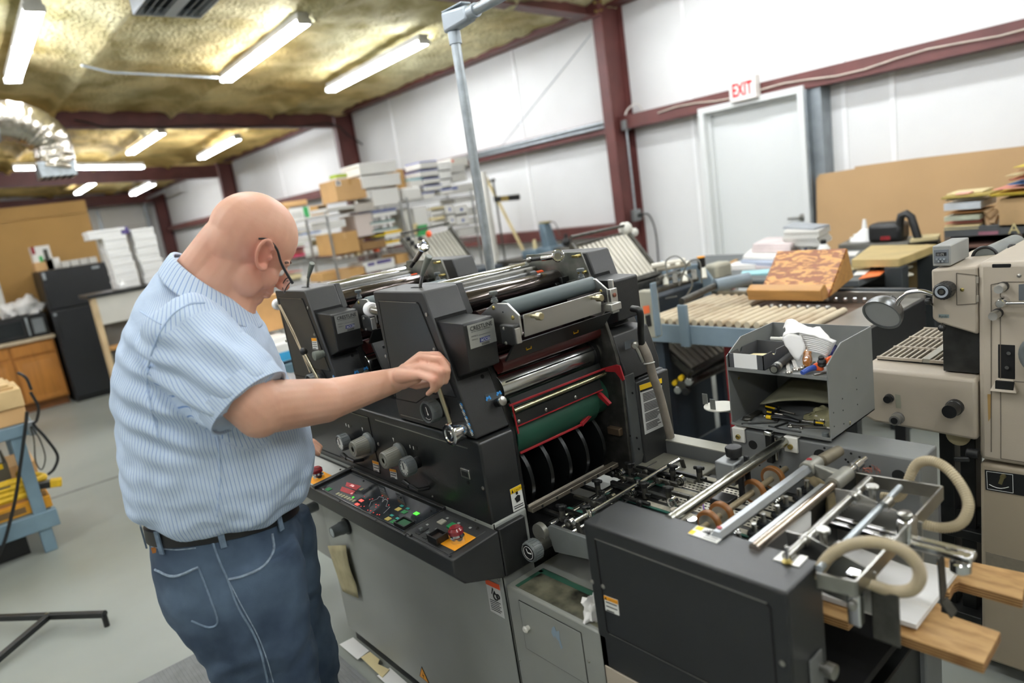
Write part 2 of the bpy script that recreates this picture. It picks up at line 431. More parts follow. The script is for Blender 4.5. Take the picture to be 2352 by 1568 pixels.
b.box(x0,x1,y0,y0+.012,3.27,3.5);b.box(x0,x1,y1-.012,y1,3.27,3.5);b.box(x0,x0+.012,y0,y1,3.27,3.5);b.box(x1-.012,x1,y0,y1,3.27,3.5)
build('frame',b,M_vent,t,bev=.002)
build('backing',MB().box(x0+.012,x1-.012,y0+.012,y1-.012,3.33,3.5),mat('vent_dark','#4a4f54',.7),t)
for k in range(9):
 y=y0+.03+k*.052
 if k==4:build('centre_plate',MB().box(x0+.012,x1-.012,y-.03,y+.05,3.272,3.28),M_vent,t)
 elif k!=5:build('louver',MB().loop([(x0+.012,y,3.275),(x0+.012,y+.006,3.275),(x0+.012,y+.04,3.31),(x0+.012,y+.034,3.31)],[(x1-.012,y,3.275),(x1-.012,y+.006,3.275),(x1-.012,y+.04,3.31),(x1-.012,y+.034,3.31)]),M_vent,t)
t=thing('flexible_duct',(-8,1.2,2.5),'crinkled silver foil duct with a drop to a grey register box','duct')
path=spline([(-8,-3,3.03),(-8,-.5,3.0),(-8,.5,2.97),(-8,.88,2.97),(-8,1.12,2.91),(-8,1.25,2.76),(-8,1.26,2.60),(-8,1.24,2.5)],10)
rs=[]
for i,p in enumerate(path):
 d=(path[min(i+1,len(path)-1)]-path[max(i-1,0)]).normalized();a=V((1,0,0));bq=d.cross(a)
 rs.append([p+(a*math.cos(2*PI*k/26)+bq*math.sin(2*PI*k/26))*(.185+.004*math.sin(i*2.1)+.016*noise.noise((i*.5,k*.5,0)))*(1 if i<52 else .9) for k in range(26)])
build('duct_sleeve',MB().rings(rs),M_foil,t,angle=60)
build('register_box',MB().box(-8.13,-7.87,1.09,1.39,2.42,2.56),M_galv,t,bev=.004)
b=MB()
for k in range(5):b.box(-8.12,-7.86,1.11+k*.055,1.14+k*.055,2.415,2.42)
build('grille',b,M_hole,t)
for y in (.86,-.6):build('hanger_strap',MB().torus((-8,y,2.97),(0,1,0),.19,.012,24,6).box(-8.02,-7.98,y-.008,y+.008,3.16,3.66),M_galv,t)
# --- the two-tower press in front
Y0,Y1=.938,1.650
YN,YF=1.070,1.440
press=thing('printing_press',(-1.7,1.3,0),'charcoal two-tower offset printing press with the paper feeder at its front, worked by the man','printing press')
def pt(name,mb,m,**k): return build(name,mb,m,press,**k)
def xz(pts,y0,y1): return MB().loop([(x,y0,z) for x,z in pts],[(x,y1,z) for x,z in pts])
def seam(parent,pts,y=Y0,r=.0011,m=None,close=True):
 P=[(x,y-.0006,z) for x,z in pts]
 b=MB()
 for i in range(len(P) if close else len(P)-1):b.bar(P[i],P[(i+1)%len(P)],r*2,r*2)
 return build('panel_seam',b,m or M_hole,parent)
def screw(parent,pos,ax=(0,-1,0),r=.0055,m=None):
 b=MB().lathe(pos,ax,[(0,r),(.0015,r),(.0028,r*.6),(.003,.0004)],12)
 d=V(ax).normalized();u=d.cross(V((.3,.1,1))).normalized()
 b.bar(V(pos)+d*.0029-u*r*.6,V(pos)+d*.0029+u*r*.6,.0012,.0006)
 return build('screw',b,m or M_steel,parent)
def p3(px,py,**k): return at(px,py,**k)
def z3(x,y): return (840+x/3.92,620+y/3.92)
def zc(x,y): return (680+x/3.485,880+y/3.485)
def z2(x,y): return (1000+x/3.92,540+y/3.92)
def z4(x,y): return (1130+x/4.126,850+y/4.126)
def z7(x,y): return (1500+x/2.6667,980+y/2.6667)
def zs(x,y): return (1160+x/3.0947,1150+y/3.0947)
def z5(x,y): return (1700+x/6.031,1000+y/6.031)
def zr(x,y): return (1400+x/6.271,1000+y/6.271)
# --- base
base=pt('base_cabinet',MB().box(-2.44,-1.335,Y0,1.052,.04,.80).box(-2.44,-1.335,1.052,Y1,.04,.6),M_base,bev=.006)
build('toe_kick',MB().box(-2.40,-1.36,Y0+.01,Y1-.03,0,.04),M_pressd,base)
pt('delivery_base',MB().box(-2.95,-2.44,Y0+.02,Y1-.02,.30,.80),M_step,bev=.006)
# --- lower housing, near cover
lo=[(-2.80,.79),(-1.339,.79),(-1.3375,1.012),(-1.345,1.022),(-2.80,1.03)]
lh=pt('lower_cover',xz(lo,Y0,1.052),M_panel,bev=.006)
pt('lower_cover',xz([(-2.80,.70),(-1.31,.70),(-1.31,1.022),(-2.80,1.03)],1.525,Y1),M_press,bev=.006,label='far lower cover')
pt('deck_plate',MB().box(-2.80,-1.74,1.052,1.525,1.0,1.018),M_pressd,bev=.003)
seam(lh,[(-1.325+(x-1.330),z) for x,z in ((-1.86,1.0),(-1.375,.996),(-1.36,.982),(-1.352,.815),(-1.86,.812))])
seam(lh,[(-2.70,1.0),(-1.905,1.0),(-1.898,.815),(-2.70,.815)])
sl=MB();sl.bar((-1.86,Y0-.0012,1.0),(-1.39,Y0-.0012,.996),.002,.0022);sl.bar((-2.5,Y0-.0012,1.0),(-1.905,Y0-.0012,1.0),.002,.0022)
build('panel_edge',sl,M_steel,lh)
for q in ((660,485),(628,520),(1497,840)):screw(lh,at(*zc(*q),Y=Y0))
for q in ((840,915),(460,672),(1435,1090),(700,785),(1095,905)):screw(lh,at(*zc(*q),Y=Y0-.002),r=.003)
a=at(*zc(1360,720),Y=Y0)
build('latch',MB().box(a.x-.019,a.x+.019,Y0-.004,Y0+.004,a.z-.013,a.z+.013),M_steel,lh,bev=.002)
build('latch_recess',MB().box(a.x-.013,a.x+.013,Y0-.0046,Y0,a.z-.007,a.z+.007),M_black,lh)
a=at(*zc(1378,795),Y=Y0);build('key_hole',MB().lathe((a.x,Y0+.001,a.z),(0,-1,0),[(0,.005),(.002,.005)],12),M_hole,lh)
# --- knobs on the lower cover
def dial(px,py,r,L,face,name='dial_knob'):
 """round pressure dial sticking out of the cover; px,py = centre of its front face"""
 c=at(px,py,Y=Y0-L)
 d=thing_part(name)
 build('shaft',MB().cyl((c.x,Y0,c.z),(c.x,Y0-L*.45,c.z),r*.62,n=18),M_black,d)
 prof=[(L*.4,r*.93),(L*.42,r),(L*.96,r),(L,r*.93),(L*.985,r*.84),(L*.9,r*.82)]
 b=MB().lathe((c.x,Y0,c.z),(0,-1,0),prof,28)
 for k in range(14):
  a=2*PI*k/14;e=V((math.cos(a),0,math.sin(a)))
  b.bar(V((c.x,Y0-L*.48,c.z))+e*r,V((c.x,Y0-L*.92,c.z))+e*r,r*.22,r*.06,up=e)
 build('knob_body',b,M_plastic,d,bev=0)
 build('dial_face',MB().lathe((c.x,Y0-L*.9,c.z),(0,-1,0),[(0,r*.8),(L*.03,r*.8)],28),face,d)
 n=MB()
 n.bar((c.x-r*.1,Y0-L*.945,c.z-r*.2),(c.x-r*.2,Y0-L*.945,c.z+r*.5),.003,.001,up=(0,-1,0))
 for k in range(10):
  a=2*PI*k/10;e=V((math.cos(a),0,math.sin(a)));o=V((c.x,Y0-L*.94,c.z))
  n.bar(o+e*r*.62,o+e*r*.74,.0014,.001,up=(0,-1,0))
 build('needle_and_scale',n,M_white if face is M_black else M_ink,d)
 return d
def thing_part(name):
 e=bpy.data.objects.new(name,None);COL.objects.link(e);e.parent=press;e.empty_display_size=.02; return e
dial(*zc(345,482),.027,.050,M_label)
dial(*zc(858,680),.027,.052,M_label)
def knurl(px,py,r,L):
 c=at(px,py,Y=Y0-L);d=thing_part('knurled_knob')
 build('collar',MB().lathe((c.x,Y0,c.z),(0,-1,0),[(0,r*1.32),(.008,r*1.32),(.012,r*1.15),(.016,r*1.1)],28),M_plastic,d)
 b=MB().lathe((c.x,Y0,c.z),(0,-1,0),[(.014,r*1.08),(L*.95,r*.93),(L,r*.86),(L*.985,r*.6)],28)
 for k in range(26):
  a=2*PI*k/26;e=V((math.cos(a),0,math.sin(a)))
  b.bar(V((c.x,Y0-.016,c.z))+e*r*1.07,V((c.x,Y0-L*.93,c.z))+e*r*.93,r*.11,r*.07,up=e)
 build('knob_body',b,mat('ribbed_knob','#8b8a80',.45,0,.08,20),d)
 build('centre_cap',MB().lathe((c.x,Y0-L*.95,c.z),(0,-1,0),[(0,r*.62),(L*.05,r*.55),(L*.055,r*.3),(L*.035,r*.28)],20),M_steel,d)
knurl(*zc(452,530),.027,.062)
knurl(*zc(697,622),.027,.062)
for q in ((430,610),(935,835)):
 a=at(*zc(*q),Y=Y0-.03)
 b=MB().tube([(a.x+.035,Y0,a.z-.004),(a.x+.03,Y0-.03,a.z),(a.x-.02,Y0-.034,a.z+.006)],.006,8)
 b.lathe((a.x-.01,Y0-.034,a.z+.004),(-1,0,.2),[(0,.007),(.03,.009),(.032,.004)],10)
 pt('small_lever',b,M_black)
def plaque(name,pts,m,parent,th=.0008):
 return build(name,MB().plate(pts,th),m,parent)
def quadY(px,y): return [at(*p,Y=y) for p in px]
for q in (((385,318),(442,332),(440,352),(383,337)),((888,482),(968,508),(970,535),(886,510))):
 pl=quadY([zc(*p) for p in q],Y0-.0005);o=plaque('icon_label',pl[::-1],M_pressd,lh)
 c0=sum(pl,V())/4
 build('icon',MB().box(c0 .x-.011,c0 .x-.007,Y0-.0018,Y0-.001,c0 .z-.005,c0 .z+.005).box(c0 .x+.007,c0 .x+.011,Y0-.0018,Y0-.001,c0 .z-.006,c0 .z+.004),M_label,lh)
for q in ((531,368),(779,452)):
 a=at(*zc(*q),Y=Y0-.001);build('pointer_mark',MB().plate([(a.x-.004,Y0-.0012,a.z+.006),(a.x+.004,Y0-.0012,a.z+.006),(a.x,Y0-.0012,a.z-.007)],.0006),M_label,lh)
def caution(px,y,head,parent,lines=4,word=None,hm=None):
 """small warning sticker on a plane Y=y; px: corners tl, tr, br, bl in pixels"""
 tl,tr,br,bl=quadY(px,y-.0006)
 o=plaque('warning_label',[tl,bl,br,tr],M_label,parent)
 h=.26
 q=[tl,tl.lerp(bl,h),tr.lerp(br,h),tr];off=V((0,-.0012,0))
 plaque('warning_band',[p+off for p in q],hm or M_orange,o,.0005)
 b=MB()
 for k in range(lines):
  f=h+.13+(1-h-.2)*k/max(1,lines-1)
  l=tl.lerp(bl,f)+off;r=tr.lerp(br,f)+off;l2=l.lerp(r,.1);r2=l.lerp(r,.9-.25*(k==lines-1))
  b.bar(l2,r2,.0022,.0006,up=(0,-1,0))
 build('print',b,M_ink,o)
 if word:
  l=tl.lerp(bl,h*.85);ex=tr-tl;w=ex.length
  tb=text_mb(word,w*.155,l.lerp(tr.lerp(br,h*.85),.28)+V((0,-.0016,0)),ex,tl-bl,.0002)
  build('lettering',tb,M_ink,o)
  s=MB().plate([l+ex*.05+V((0,-.002,0)),l+ex*.23+V((0,-.002,0)),l+ex*.14+(tl-bl)*.19+V((0,-.002,0))],.0002);build('warning_triangle',s,M_ink,o)
 return o
caution([zc(612,615),zc(662,630),zc(672,712),zc(624,697)],Y0,.3,lh,3)
caution([zc(750,682),zc(803,692),zc(812,768),zc(760,752)],Y0,.3,lh,3)
# --- caution sheet on the end face of the lower cover and the dark foot below it
foot=pt('end_foot',MB().box(-1.335,-1.318,Y0+.002,1.03,.655,.79),M_pressd,bev=.004)
screw(foot,at(*zc(1532,1408),Y=Y0-.0),r=.004)
XE=-1.3365
tl,tr,br,bl=[at(*p,X=XE+.0007) for p in (zc(1710,850),zc(1797,806),zc(1830,985),zc(1740,1030))]
o=plaque('warning_label',[tl,bl,br,tr],M_label,lh)
off=V((.0013,0,0))
plaque('warning_band',[p+off for p in (tl,tl.lerp(bl,.22),tr.lerp(br,.22),tr)],M_yellow,o,.0004)
build('lettering',text_mb('CAUTION',.0085,tl.lerp(bl,.18)+(tr-tl)*.30+V((.0019,0,0)),tr-tl,tl-bl,.0003),M_ink,o)
b=MB();b.plate([tl.lerp(bl,.19)+(tr-tl)*.07+off*1.6,tl.lerp(bl,.19)+(tr-tl)*.25+off*1.6,tl.lerp(bl,.04)+(tr-tl)*.16+off*1.6],.0003)
ctr=tl.lerp(br,.48)+off*1.6
b.plate([ctr+V((0,-.010,.002)),ctr+V((0,-.004,-.012)),ctr+V((0,.008,-.010)),ctr+V((0,.010,.004)),ctr+V((0,.002,.008))],.0004);b.plate([ctr+V((0,-.003,.010)),ctr+V((0,.004,.010)),ctr+V((0,.004,.018)),ctr+V((0,-.003,.018))],.0004)
for k in range(2):
 f=.8+.09*k;b.bar(tl.lerp(bl,f)+(tr-tl)*.1+off,tr.lerp(br,f)-(tr-tl)*.1+off,.002,.0006,up=(1,0,0))
build('print',b,M_ink,o)
# --- control console
con_pts=[(.790,.776),(.790,.730),(.815,.700),(Y0,.655),(Y0,.787)]
con=pt('control_console',MB().loop([(-2.62,y,z) for y,z in con_pts],[(-1.318,y,z) for y,z in con_pts]),M_press,bev=.004)
CN=V((0,-.0743,1)).normalized();CO=V((0,.79,.776))
def con_at(px,py,h=0):
 d=ray(px,py);t=(CO+CN*h-CC).dot(CN)/d.dot(CN); return CC+d*t
def con_plate(name,px,m,h=.0006,th=.0008,parent=None):
 return build(name,MB().plate([con_at(*p,h) for p in px][::-1],th),m,parent or con)
def con_box(name,x0,x1,y0,y1,h0,h1,m,bev=.001,parent=None):
 f= lambda x,y,h:CO+V((x,0,0))+V((0,1,.0743)).normalized()*(y-.79)+CN*h
 return build(name,MB().loop([f(x0,y0,h0),f(x1,y0,h0),f(x1,y1,h0),f(x0,y1,h0)],[f(x0,y0,h1),f(x1,y0,h1),f(x1,y1,h1),f(x0,y1,h1)]),m,parent or con,bev=bev)
M_glass=mat('display_film','#2c3033',.12,0,.05,5,coat=.6)
disp=con_box('display_panel',-2.075,-1.553,.80,.922,0,.003,M_glass,.0012)
swp=con_box('switch_panel',-1.545,-1.345,.80,.918,0,.002,M_press,.001)
con_box('panel_border',-1.5495,-1.546,.797,.93,0,.0025,M_steel,0)
con_box('raised_frame',-2.097,-2.078,.79,.938,0,.012,M_press,.002)
con_box('raised_frame',-2.097,-1.545,.926,.938,0,.010,M_press,.002)
def seg_digits(txt,px,py,hgt,m,parent):
 o=con_at(px,py,.0034);build('digits',text_mb(txt,hgt,o,(1,0,0),(0,1,.0743),.0003,spacing=1.15),m,parent)
M_led=mat('red_led','#d8403a',.4,emit=.35);M_ledd=mat('red_window','#7d2026',.3,0,.05);M_gled=mat('green_led','#4df03a',.4,emit=1.5)
con_plate('readout_window',[zc(405,790),zc(520,822),zc(482,856),zc(395,822)],mat('lit_window','#b8474a',.3,emit=.12),.0032,.0004,disp)
con_plate('readout_window',[zc(368,826),zc(475,862),zc(450,895),zc(352,860)],mat('lit_window','#c23a3e'),.0032,.0004,disp)
seg_digits('506',*zc(428,818),.013,mat('bright_led','#ffd8d0',.4,emit=1.6),disp)
seg_digits('0',*zc(432,884),.012,mat('bright_led','#ffd8d0'),disp)
for q in ((548,905),(590,930),(612,925),(640,970),(660,975),(545,985),(598,1020),(650,1050),(620,1035),(575,1015),(668,1052),(520,985),(690,900),(735,925),(742,975),(640,990)):
 a=con_at(*zc(*q),.0032);build('indicator',MB().lathe(a,CN,[(0,.0024),(.0006,.0024)],6),M_led,disp)
for q in ((523,938),(490,968)):
 a=con_at(*zc(*q),.0032);con_box('lit_key',a.x-.009,a.x+.009,a.y-.005,a.y+.005,.003,.0045,mat('red_key','#ff5a50',.4,emit=1.0),.0006,disp)
for k in range(7):
 a=con_at(*zc(335+k*21.5,882+k*9.6),.0032);con_box('label_key',a.x-.0055,a.x+.0055,a.y-.006,a.y+.006,.003,.004,mat('cream_key','#b9b48f',.5),.0005,disp)
a=con_at(*zc(525,848),.003);con_box('label_key',a.x-.006,a.x+.006,a.y-.006,a.y+.006,.003,.004,mat('cream_key','#b9b48f'),.0005,disp)
for q,m,w,d in (((820,1008),'y',.010,.0075),((868,1030),'g',.010,.0075),((848,982),'t',.007,.004),((895,1003),'t',.007,.004),((738,1085),'y',.010,.0075),((783,1108),'g',.010,.0075),((768,1058),'t',.007,.004),((814,1082),'t',.007,.004),((262,848),'g',.012,.008),((458,913),'l',.003,.003),((965,1042),'l',.009,.006)):
 a=con_at(*zc(*q),.003)
 mm={'y':mat('ochre_key','#b6a24e',.5),'g':mat('green_key','#1f7a3e',.5),'t':mat('teal_key','#1f8f83',.5),'l':M_gled}[m]
 con_box('keypad_key',a.x-w,a.x+w,a.y-d,a.y+d,.003,.0045,mm,.0006,disp)
b=MB();P=[con_at(*zc(*q),.0036) for q in ((585,985),(600,945),(650,925),(665,905),(700,915),(690,950),(712,925),(735,940),(720,985),(752,990),(700,1040))]
for i in range(len(P)-1):b.bar(P[i],P[i+1],.0010,.0005)
build('machine_diagram',b,mat('diagram_line','#a9a3a0',.5),disp)
for q in ((350,943),(640,1097),(540,780),(838,915),(1078,1022),(875,1218),(355,692)):screw(disp,con_at(*zc(*q),.003),CN,.0035,M_black)
for q in ((1130,1020),(1450,1160),(1233,1380),(918,1215)):screw(swp,con_at(*zc(*q),.002),CN,.0045,M_black)
def rocker(px,w,d,h,name,m,inner=None):
 a=con_at(*zc(*px),.002)
 if inner:
  o=thing_part(name);
  for (x0,x1,y0,y1) in ((-w,w,-d,-d+.004),(-w,w,d-.004,d),(-w,-w+.004,-d+.004,d-.004),(w-.004,w,-d+.004,d-.004)):
   con_box('rim',a.x+x0,a.x+x1,a.y+y0,a.y+y1,.001,h,m,.001,o)
  con_box('insert',a.x-w+.004,a.x+w-.004,a.y-d+.004,a.y+d-.004,.001,h*.55,inner,.001,o)
 else :con_box(name,a.x-w,a.x+w,a.y-d,a.y+d,.001,h,m,.0015,swp)
rocker((870,1130),.027,.018,.012,'guarded_button',M_black,mat('green_push','#1d5a33',.5))
rocker((1142,1255),.022,.019,.022,'guarded_button',M_black,mat('dark_push','#2a1d18',.5))
rocker((1168,1112),.011,.010,.006,'push_button',mat('ivory_push','#a8a595',.5))
rocker((1256,1150),.015,.011,.008,'push_button',mat('green_push2','#118a4a',.4))
for q in ((1012,1180),(1068,1215)):
 a=con_at(*zc(*q),.002);con_box('slide_switch',a.x-.009,a.x+.009,a.y-.018,a.y+.016,.001,.004,M_black,.0008,swp);con_box('switch_nub',a.x-.004,a.x+.004,a.y-.008,a.y+.002,.004,.012,M_plastic,.001,swp)
for q in ((1052,1130),(1212,1078),(1303,1117),(1395,1155),(1125,1165)):
 a=con_at(*zc(*q),.0022);con_box('icon',a.x-.004,a.x+.004,a.y-.003,a.y+.003,.002,.0026,mat('pale_icon','#a9aba6',.5),0,swp)
def estop(cx,cy,name='emergency_stop'):
 f= lambda x,y,h:CO+V((x,0,0))+V((0,1,.0743)).normalized()*(y-.79)+CN*h
 o=thing_part(name)
 con_box('warning_plate',cx-.046,cx+.030,cy-.034,cy+.034,.002,.004,M_orange,.0015,o)
 build('collar',MB().lathe(f(cx,cy,.004),CN,[(0,.019),(.012,.019),(.014,.016),(.022,.014)],22),M_chrome,o)
 build('mushroom_button',MB().lathe(f(cx,cy,.024),CN,[(0,.014),(.002,.0195),(.012,.0195),(.018,.014),(.016,.004)],24),mat('dark_red_button','#7a1d24',.25,coat=.5),o)
a=con_at(*zc(1300,1262),.002);estop(a.x,a.y)
a=con_at(733,1098,.002);estop(a.x,a.y)
con_box('side_panel',-2.55,-2.115,.80,.925,0,.0025,mat('worn_side_panel','#c9cac4',.35,0,.08,10),.001)
# --- knobs and crank on the grey base
def base_knob(px,py,r,L):
 c=at(px,py,Y=Y0-L);d=thing_part('base_knob')
 build('rosette',MB().lathe((c.x,Y0,c.z),(0,-1,0),[(0,r*1.45),(.008,r*1.4)],22),M_black,d)
 build('grip',MB().lathe((c.x,Y0,c.z),(0,-1,0),[(.008,r*1.12),(L*.45,r*1.1),(L*.5,r),(L,r*.9),(L*.98,r*.7)],22),M_plastic,d)
 build('cap',MB().lathe((c.x,Y0-L*.97,c.z),(0,-1,0),[(0,r*.7),(.002,r*.66)],18),M_galv,d)
 return c
base_knob(762,1223,.022,.062)
c=at(700,1172,Y=Y0-.05)
cr=thing_part('crank_handle')
build('hub',MB().lathe((c.x,Y0,c.z),(0,-1,0),[(0,.02),(.05,.02),(.052,.014)],16),M_plastic,cr)
e=at(702,1235,Y=Y0-.055)
build('arm',MB().tube([(c.x,Y0-.05,c.z),(e.x,Y0-.056,e.z)],.005),M_iron,cr)
build('grip',MB().lathe(e,(0,-1,0),[(0,.007),(.03,.008),(.031,.004)],10),M_plastic,cr)
# --- labels on the base
def zb1(x,y): return (680+x/2.76,1000+y/2.76)
px=[zb1(1200,905),zb1(1290,945),zb1(1325,1160),zb1(1235,1110)]
tl,tr,br,bl=quadY(px,Y0-.0006)
o=plaque('warning_label',[tl,bl,br,tr],mat('grey_label','#c9cac6',.5),base);off=V((0,-.0012,0))
plaque('warning_band',[p+off for p in (tl,tl.lerp(bl,.16),tr.lerp(br,.16),tr)],M_ored,o,.0004)
b=MB();ex=tr-tl;ey=tl-bl;O=bl+off*1.4
for poly in (((.32,.62),(.36,.60),(.50,.78),(.44,.82)),((.40,.60),(.48,.55),(.62,.70),(.55,.74))):b.plate([O+ex*u_+ey*v_ for u_,v_ in poly],.0004)
b.torus(O+ex*.60+ey*.56,(0,1,0),.009,.002,16,6);b.torus(O+ex*.78+ey*.60,(0,1,0),.006,.002,16,6)
for k in range(6):b.bar(O+ex*.12+ey*(.40-.06*k),O+ex*(.88-.1*(k%2))+ey*(.40-.06*k),.0018,.0004,up=(0,-1,0))
build('print',b,M_ink,o)
tri=quadY([zb1(797,1462),zb1(783,1522),zb1(848,1575)],Y0-.0006)
o=plaque('shock_triangle',tri,M_ink,base,.0008);cc=sum(tri,V())/3
plaque('triangle_face',[cc.lerp(p,.84)+V((0,-.0012,0)) for p in tri],M_orange,o,.0004)
build('bolt_mark',MB().plate([cc+V((.004,-.002,.014)),cc+V((-.004,-.002,-.001)),cc+V((.001,-.002,-.001)),cc+V((-.003,-.002,-.015)),cc+V((.005,-.002,.003)),cc+V((0,-.002,.003))],.0003),M_ink,o)
screw(base,at(*zb1(1285,913),Y=Y0));
b=MB().box(-1.3345,-1.3325,Y0-.0008,Y0+.002,.1,.80);build('corner_gap',b,M_hole,base)
# --- towers (built for the near one on the right, then copied for the left one)
TW=[(-1.727,1.394),(-1.722,1.4005),(-1.477,1.4005),(-1.4705,1.394),(-1.3475,1.034),(-1.3475,1.027),(-1.711,1.027)]
tower=[]
def tp(name,mb,m,**k):
 o=build(name,mb,m,press,**k);tower.append(o); return o
def slab_pt(x,y,z): return V((x,y,z))
S0,S1=V((-1.473,0,1.40)),V((-1.345,0,1.027));SD=(S1-S0).normalized();SN=V((-SD.z,0,SD.x))
nt=tp('tower_cover',xz(TW,Y0,1.048),M_press,bev=.005)
ft=tp('tower_cover',xz(TW,1.545,1.645),M_press,bev=.005,label='far tower cover')
for y0,y1 in ((1.05,YN),(YF,1.452)):
 tp('side_frame',xz([(-1.735,1.03),(-1.655,1.40),(-1.48,1.40),(-1.352,1.03),(-1.352,.74),(-1.735,.74)] if y0<1.2 else [(-1.735,1.03),(-1.655,1.40),(-1.40,1.412),(-1.375,1.34),(-1.31,1.12),(-1.300,1.027),(-1.305,.74),(-1.735,.74)],y0,y1),M_iron if y0>1.2 else M_bmetal,bev=.002)
tp('inked_side_plate',xz([(-1.64,1.39),(-1.63,1.416),(-1.394,1.416),(-1.372,1.352),(-1.40,1.27),(-1.50,1.25),(-1.62,1.29)][::-1],1.4385,1.4415),mat('inked_steel','#8e8f88',.35,.7,.3,14,col2='#5c6158'),bev=.001)
ins=[(-1.700,1.374),(-1.504,1.372),(-1.497,1.366),(-1.400,1.133),(-1.402,1.128),(-1.715,1.136)]
ins=[(-1.700,1.374),(-1.504,1.372),(-1.497,1.366),(-1.402,1.131),(-1.520,1.128),(-1.600,1.090),(-1.705,1.088)]
cp=tp('cover_panel',xz(ins[::-1],Y0-.0015,Y0),M_cover,bev=.001)
seam(cp,ins,Y0-.0004,.0013)
e=MB();e.bar((-1.698,Y0-.002,1.3735),(-1.508,Y0-.002,1.372),.002,.0016);e.bar((-1.51,Y0-.001,1.129),(-1.402,Y0-.001,1.131),.002,.0014);e.bar((-1.697,Y0-.001,1.041),(-1.58,Y0-.001,1.041),.002,.0016)
build('panel_edge',e,M_steel,cp)
for q in ((547,400),(617,715),(183,775)):screw(cp,at(*z3(*q),Y=Y0-.0015),r=.0052)
PX=-1.336
def onslab(z):t=(z-S0 .z)/SD.z; return S0 .x+SD.x*t
pod=[(onslab(1.324)-.02,1.324),(PX-.004,1.3205),(PX,1.316),(PX,1.200),(onslab(1.178)+.001,1.180),(onslab(1.178)-.03,1.18)]
pods=[]
for y0,y1 in ((.948,1.041),(1.500,1.606)):
 o=tp('ink_drive_cover',xz(pod,y0,y1),M_pressd,bev=.006,seg=3);pods.append(o)
 gb=MB();g=[(onslab(z)+.0005,z) for z in (1.332,1.172)]
 gb.loop([(g[0][0],y0-.004,g[0][1]),(g[0][0],y1+.004,g[0][1]),(g[1][0],y1+.004,g[1][1]),(g[1][0],y0-.004,g[1][1])],[(p[0]+.001,p[1],p[2]) for p in ((g[0][0],y0-.004,g[0][1]),(g[0][0],y1+.004,g[0][1]),(g[1][0],y1+.004,g[1][1]),(g[1][0],y0-.004,g[1][1]))])
 build('cover_gap',gb,M_hole,o)
px=[z3(910,497),z3(1135,437),z3(1160,622),z3(945,692)]
tl,tr,br,bl=[at(*p,X=PX+.0006) for p in px]
tl.y=bl.y=min(tl.y,bl.y);tr.y=br.y=1.0405;tl.z=tr.z=1.314;bl.z=br.z=1.2555
lab=plaque('maker_plate',[tl,bl,br,tr],M_silver,pods[0]);w=tr.y-tl.y;hh=tl.z-bl.z
def ltxt(s,size,u_,v_,m,sq=1.0,sp=1.0):build('lettering',text_mb(s,size,bl+V((.0012,w*u_,hh*v_)),(0,1,0),(0,0,1),.0003,spacing=sp,squeeze=sq),m,lab)
build('lettering',text_mb('CRESTLINE',.0150,bl+V((.0012,w*.08,hh*.74)),(0,1,0),(0,0,1),.0003,squeeze=.95,bold=.012),M_ink,lab)
ltxt('ULTRA STRIPE DAMPENERS',.0046,.10,.655,M_ink,1.1)
ltxt('MODEL #',.0046,.08,.47,M_ink);ltxt('SERIAL #',.0046,.08,.33,M_ink)
b=MB()
for v_ in (.47,.33):b.bar(bl+V((.0012,w*.36,hh*v_)),bl+V((.0012,w*.8,hh*v_)),.0006,.0004,up=(1,0,0))
for k in range(2):b.bar(bl+V((.0012,w*.42,hh*(.1-.05*k))),bl+V((.0012,w*.72,hh*(.1-.05*k))),.0014,.0004,up=(1,0,0))
build('print_line',b,M_ink,lab)
build('logo_panel',MB().plate([bl+V((.0012,w*.36,hh*.16)),bl+V((.0012,w*.76,hh*.16)),bl+V((.0012,w*.76,hh*.34)),bl+V((.0012,w*.40,hh*.34))],.0003),M_navy,lab)
build('lettering',text_mb('ACCEL',.0105,bl+V((.0017,w*.405,hh*.185)),(0,1,0),(0,0,1),.0003,squeeze=.95),M_label,lab)
def sl(px,py,h=0):
 d=ray(px,py);o=S0+SN*h; return CC+d*((o-CC).dot(SN)/d.dot(SN))
a=sl(*z3(1050,958));tp('hole',MB().lathe(a-SN*.001,SN,[(0,.0055),(.0016,.0055)],16),M_hole)
ks=sl(*z3(1180,1195));kb=MB().lathe(ks,SN,[(0,.011),(.012,.0125),(.022,.0125)],20)
ko=tp('release_knob',kb,M_black);build('knob_cap',MB().lathe(ks+SN*.022,SN,[(0,.0125),(.006,.0125),(.007,.011)],24),M_steel,ko)
st=tp('clear_sticker',MB().plate([sl(*z3(*q),.0006) for q in ((1072,1120),(1085,1190),(1230,1150),(1215,1090))],.0005),mat('clear_film','#4a5054',.15,coat=.4))
b=MB()
for q in ((1105,1160),(1200,1115)):
 a=sl(*z3(*q),.0013)
 for k in range(7):b.lathe(a+V((0,.006*math.cos(k*2.4),.006*math.sin(k*2.4)*(1 if k%2 else .5))),SN,[(0,.003),(.0004,.003)],8)
build('pictogram',b,M_blueink,st)
st=tp('lever_label',MB().plate([(x,Y0-.0005,z) for x,z in ((-1.400,1.122),(-1.380,1.122),(-1.352,1.036),(-1.374,1.04))][::-1],.0005),mat('label_film','#2f353c',.3,0,.04))
b=MB();w2=MB()
for k in range(5):
 x,z=-1.389+.0065*k,1.113-.0165*k
 for q in range(3):w2 .torus((x+.002*q,Y0-.0012,z-.004*q),(0,1,0),.003,.0006,12,4)
 b.plate([(x+.001,Y0-.0011,z+.006),(x+.008,Y0-.0011,z+.004),(x+.010,Y0-.0011,z-.002),(x+.003,Y0-.0011,z)][::-1],.0004)
build('pictogram',b,M_blueink,st);build('pictogram_line',w2,M_label,st)
c=at(*z3(545,1285),Y=Y0-.05)
